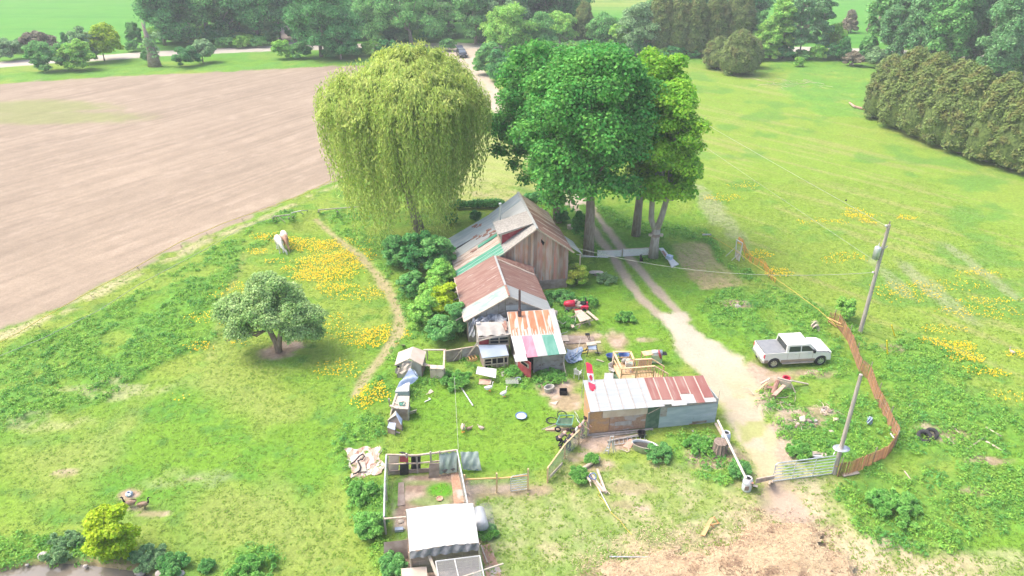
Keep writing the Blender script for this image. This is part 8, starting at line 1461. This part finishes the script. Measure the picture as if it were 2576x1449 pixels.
# --- understorey along the road: copies
bp_ = [tree('roadside_shrub', lb, bs, bx, m_, 44, 190, .32, tr=0, seed=260 + i, cr=(.22, .4), core=.5, cat='shrub', bottom=.1, low=-.1, crownname='foliage', up=.5, group='shrubs lining the road below the woods') for i, (lb, bs, bx, m_) in enumerate((('mid green shrub in the line of shrubs along the road', (470, 112), (445, 84, 496, 110), leaf_mid), ('dark green shrub in the line of shrubs along the road', (540, 110), (515, 80, 566, 108), leaf_dark), ('light green shrub in the line of shrubs along the road', (625, 112), (600, 88, 650, 110), leaf_light)))]
k = 0
for x0, x1, y0, st_ in ((384, 700, 108, 36), (395, 700, 96, 44), (740, 1115, 104, 38), (750, 1110, 92, 46), (1205, 1500, 106, 34), (1230, 1740, 96, 44), (1230, 1720, 142, 40), (1500, 2040, 108, 48), (1880, 2110, 150, 42), (2240, 2560, 196, 40), (840, 1090, 142, 44), (-20, 250, 130, 70)):
    for x in np.arange(x0, x1, st_): k += 1; copy_tree(bp_[(k * 5) % 3], loc=P(x + (k * 17) % 13, y0 + (k * 5) % 7 - 3), rz=k * 2.3, sc=(.8 + .13 * (k % 5), .8 + .13 * (k % 4), .7 + .22 * ((k * 7) % 4)))
# --- poplar wood at the top right: copies of three
protos = [tree('poplar_tree', 'tall grey-green poplar of the dense wood behind the big cedars', (2262, 172), (2232, -40, 2300, 150), leaf_pop, 80, 200, .36, widen=1.15, trunk=barkp, tr=.2, seed=300, cr=(.26, .4), flat=1.1, up=.4, low=-.4, bottom=.5, group='poplars of the wood in the top right corner'),
          tree('poplar_tree', 'tall grey-green poplar of the dense wood behind the big cedars', (2330, 182), (2296, -50, 2370, 160), leaf_pop, 80, 200, .36, widen=1.15, trunk=barkp, tr=.2, seed=301, cr=(.26, .4), flat=1.1, up=.4, low=-.4, bottom=.5, group='poplars of the wood in the top right corner'),
          tree('poplar_tree', 'tall grey-green poplar of the dense wood behind the big cedars', (2405, 196), (2370, -50, 2440, 175), leaf_mid, 80, 200, .36, widen=1.15, trunk=barkp, tr=.2, seed=302, cr=(.26, .4), flat=1.1, up=.4, low=-.4, bottom=.5, group='poplars of the wood in the top right corner')]
k = 0
for (y0, xs__) in ((200, (2460, 2515, 2572, 2625)), (178, (2290, 2372, 2440, 2500, 2556, 2610)), (160, (2248, 2310, 2360, 2420, 2480, 2540, 2600)), (140, (2262, 2330, 2395, 2455, 2520, 2585)), (118, (2280, 2350, 2420, 2490, 2560)), (98, (2300, 2380, 2460, 2540)), (78, (2320, 2400, 2480, 2560)), (55, (2300, 2380, 2460, 2540))):
    for x in xs__: k += 1; copy_tree(protos[k % 3], loc=P(x + (k * 13) % 17 - 8, y0 + (k * 7) % 9 - 4 + (x - 2250) * .06), rz=k * 1.7, sc=.85 + .1 * (k % 4))
# --- far deciduous mass along the top edge: copies
fp_ = tree('woodland_tree', 'dark green tree of the wood along the top edge of the photo', (520, 62), (470, -110, 570, 50), leaf_dark, 80, 190, .42, widen=1.2, tr=.3, seed=320, cr=(.25, .38), bottom=.6, up=.45, low=-.3, group='trees of the wood along the top edge')
for k, (x, y) in enumerate(((440, 78), (480, 88), (560, 78), (600, 70), (640, 84), (690, 60), (760, 92), (830, 90), (880, 72), (960, 66), (1020, 80), (1080, 64), (620, 50), (760, 50), (900, 40), (1060, 40), (1240, 64), (1300, 56), (1360, 50), (1420, 60), (1680, 90), (1760, 92), (1830, 90), (1220, 90), (1740, 60), (1880, 86))): copy_tree(fp_, loc=P(x, y), rz=k * 2.1, sc=.8 + .12 * (k % 4))
# --- shrubs around the house
near = [('garden_shrub', 'tall green shrub against the left wall of the farmhouse', (1098, 700), (1058, 590, 1142, 695), leaf_mid, .16), ('garden_shrub', 'dark green shrub between willow and farmhouse', (1045, 690), (1012, 588, 1092, 688), leaf_dark, .16), ('garden_shrub', 'bright yellow-green shrub left of the wing roof', (1120, 805), (1085, 718, 1160, 800), leaf_yel, .13), ('garden_shrub', 'light green shrub below the leaning plank', (1085, 770), (1055, 705, 1130, 768), leaf_light, .14), ('garden_shrub', 'green shrub at the near left corner of the wing', (1150, 840), (1118, 770, 1180, 836), leaf_mid, .13),
 ('garden_shrub', 'tangled green shrub at the foot of the willow curtain', (1000, 665), (960, 600, 1040, 663), leaf_mid, .15), ('garden_shrub', 'fresh green shrub filling the gap above the leaning plank', (1110, 735), (1078, 660, 1140, 732), leaf_light, .14), ('garden_shrub', 'yellow-green thicket left of the shrubs by the wing', (1070, 815), (1030, 745, 1105, 812), leaf_light, .14), ('garden_shrub', 'lower thicket between the path and the light green shrub', (1035, 745), (1000, 690, 1070, 742), leaf_mid, .14), ('garden_shrub', 'leafy thicket in front of the wing corner shrub', (1110, 858), (1070, 800, 1150, 855), leaf_mid, .14), ('garden_shrub', 'round dark garden bush behind the farmhouse roof', (1195, 556), (1183, 532, 1210, 555), leaf_dark, .13), ('garden_shrub', 'dark garden bush nearer the willow', (1137, 562), (1122, 538, 1152, 560), leaf_dark, .13), ('flowering_shrub', 'yellow flowering bush at the right corner of the board gable', (1445, 716), (1422, 668, 1478, 712), flowery, .13),
 ('garden_shrub', 'leafy sucker growth at the foot of the front maple', (1450, 600), (1438, 535, 1478, 598), leaf_maple, .16), ('garden_shrub', 'low dark shrub by the left rear maple trunk', (1412, 560), (1395, 530, 1430, 558), leaf_dark, .14),
 ('broad_leaf_plant', 'broad leaved plants below the board gable wall', (1405, 762), (1374, 722, 1440, 760), leaf_dark, .2), ('broad_leaf_plant', 'broad leaved plants behind the red mower', (1475, 770), (1458, 742, 1498, 768), leaf_mid, .18), ('broad_leaf_plant', 'plant clump between striped shed and picnic table', (1420, 820), (1402, 790, 1442, 818), leaf_mid, .16), ('broad_leaf_plant', 'lone rhubarb-like clump on the lawn beside the track', (1574, 806), (1555, 780, 1594, 804), leaf_mid, .16), ('broad_leaf_plant', 'grey-green clump with reddish heart near the yellow bush', (1518, 708), (1500, 686, 1545, 706), leaf_grey, .16),
 ('broad_leaf_plant', 'dark plants along the front wall of the striped shed', (1385, 955), (1352, 932, 1420, 953), leaf_mid, .16), ('broad_leaf_plant', 'leafy burdock patch in front of the board wall', (1150, 965), (1112, 936, 1190, 964), leaf_mid, .2), ('broad_leaf_plant', 'burdock between open red door and chicken coop', (1293, 945), (1278, 918, 1308, 943), leaf_mid, .18), ('broad_leaf_plant', 'large leafy clump right of the stock trough', (1655, 1150), (1628, 1108, 1690, 1148), leaf_dark, .13), ('broad_leaf_plant', 'leafy clump below the stump netting', (1760, 1130), (1725, 1095, 1790, 1128), leaf_mid, .2),
 ('pond_shrub', 'bright yellow-green shrub on the pond bank', (275, 1402), (214, 1285, 332, 1398), leaf_yel, .12), ('pond_shrub', 'grey-green shrub right of the yellow-green pond shrub', (370, 1415), (332, 1350, 408, 1412), leaf_grey, .13), ('pond_shrub', 'dark shrub further right along the pond bank', (430, 1435), (398, 1375, 468, 1432), leaf_dark, .13), ('pond_shrub', 'reedy dark shrub left of the yellow-green one', (150, 1392), (100, 1345, 205, 1390), leaf_grey, .14), ('pond_shrub', 'leafy shrub left of the watermark area by the lower path', (640, 1440), (585, 1385, 690, 1438), leaf_mid, .14), ('pond_shrub', 'small dark shrub between pond and lower path', (520, 1432), (505, 1402, 532, 1430), leaf_dark, .12),
 ('garden_shrub', 'white flowered bush at the foot of the tall utility pole', (2127, 805), (2108, 748, 2150, 802), leaf_light, .12), ('weed_clump', 'leafy clump left of the mesh fence log', (1455, 1205), (1435, 1175, 1478, 1203), leaf_mid, .13), ('weed_clump', 'small bush above the short pale log', (1487, 1162), (1477, 1138, 1500, 1160), leaf_mid, .12), ('weed_clump', 'dark bush behind the white gate barrel', (1860, 1195), (1838, 1150, 1885, 1192), leaf_dark, .12), ('weed_clump', 'burdock patch below the wide gate on the right', (2250, 1290), (2190, 1235, 2310, 1285), leaf_mid, .2), ('weed_clump', 'leafy patch above the small sled', (2010, 1140), (1985, 1115, 2035, 1138), leaf_mid, .18), ('weed_clump', 'weedy bush on the left of the flaking platform', (905, 1250), (880, 1205, 945, 1248), leaf_mid, .16), ('weed_clump', 'large weed bush beside the pen fence below the platform', (925, 1340), (895, 1270, 962, 1338), leaf_mid, .16), ('weed_clump', 'weed bush at the bottom left of the canopy', (985, 1440), (955, 1385, 1020, 1438), leaf_dark, .15), ('weed_clump', 'leafy clump right of the canopy by the tank', (1222, 1345), (1205, 1325, 1245, 1343), leaf_mid, .15)]
for k, (nm, lb, bs, bx, m_, lf) in enumerate(near):
    cat = 'plant' if 'plant' in nm or 'weed' in nm else 'shrub'
    if cat == 'plant' or (nm == 'pond_shrub' and m_ is not leaf_yel): bx = (bx[0] - 6, bx[1] + (bx[3] - bx[1]) * (.42 if cat == 'plant' else .58), bx[2] + 6, bx[3]); m_ = {leaf_dark: leaf_mid, leaf_mid: leaf_weed}.get(m_, m_)
    tree(nm, lb.replace('left of the watermark area ', ''), bs, bx, m_, 52, 170 if lf > .15 else 240, lf, tr=0, seed=400 + k, cr=(.2, .38), core=.4, cat=cat, bottom=.05, low=0, crownname='foliage', up=.6, elong=1.3)
hg = MB(); C = []; Rr = []
for a_, b_ in (((1138, 526), (1262, 520)), ((1325, 505), (1398, 512))):
    for u in np.linspace(0, 1, 26): p_ = P(a_[0] + (b_[0] - a_[0]) * u, a_[1] + (b_[1] - a_[1]) * u); C.append((p_.x + rng.normal() * .1, p_.y + rng.normal() * .1, .4)); Rr.append(rng.uniform(.4, .65))
C = np.array(C); Rr = np.array(Rr)
for k, sl_ in enumerate((slice(0, 26), slice(26, 52))):
    t = thing('hedge', ('low dark hedge line behind the farmhouse, left of its ridge', 'low dark hedge behind the farmhouse, right of its ridge by the maple')[k], 'hedge', (0, 0, 0)); fast_quads('foliage', clump_leaves(C[sl_], Rr[sl_], 110, .18, up=.5, low=0), leaf_dark, t); cores(C[sl_], Rr[sl_], .6, CORE['dark_leaf'], t)
# ivy stump, far pole
b = P(390, 168); t = thing('ivy_stump', 'brown pointed dead trunk wrapped in creeper beside the road', 'tree', b); tag(MB().tube([(0, 0, 0), (0, 0, 3), (-.3, 0, 6.5), (-.7, 0, 9)], [1.4, 1.0, .45, .08], 10).build('trunk', brownwall, t, world=False, smooth=True)); C = np.array([(rng.normal() * .7, rng.normal() * .6, z) for z in np.linspace(2.5, 6, 12)]); fast_quads('creeper', clump_leaves(C, np.full(12, .9), 60, .4), leaf_grey, t)
b = P(368, 118); tt_ = V(362, 38, b.y); t = thing('utility_pole', 'distant thin grey utility pole at the left end of the wood', 'utility pole', b); part(t, 'shaft', galv, MB().tube([b, tt_], [.22, .16], 8)); part(t, 'crossarm', galv, MB().bar(tt_ + Vector((-.9, 0, -.5)), tt_ + Vector((.9, 0, -.5)), .12))
t = thing('brush_pile', 'grey brush pile and fallen branches in the far pasture', 'brush', P(2000, 210)); part(t, 'branches', oldlum, twigs(40, P(2005, 212), 6, 4)); 
one(MB().tube([P(2137, 258, .4), P(2150, 268, .5), P(2172, 274, .3), P(2178, 276, .3)], [.12, .2, .2, .1], 8), 'fallen_log', board, 'brown fallen log beside the leftmost big cedar', 'log')
# ------------------------------------------------------------------ air
hz = MB().box((0, 270, 14.75), (760, 660, 32.5)).build('haze', mk('haze_holder', (1, 1, 1))); hm = bpy.data.materials.new('air_haze'); hm.use_nodes = True; nt = hm.node_tree; nt.nodes.clear(); vo = nt.nodes.new('ShaderNodeVolumePrincipled'); vo.inputs['Color'].default_value = (.93, .96, 1, 1); vo.inputs['Density'].default_value = .0006; ou = nt.nodes.new('ShaderNodeOutputMaterial'); nt.links.new(vo.outputs[0], ou.inputs['Volume']); hz.data.materials.clear(); hz.data.materials.append(hm); tag(hz, kind='stuff')
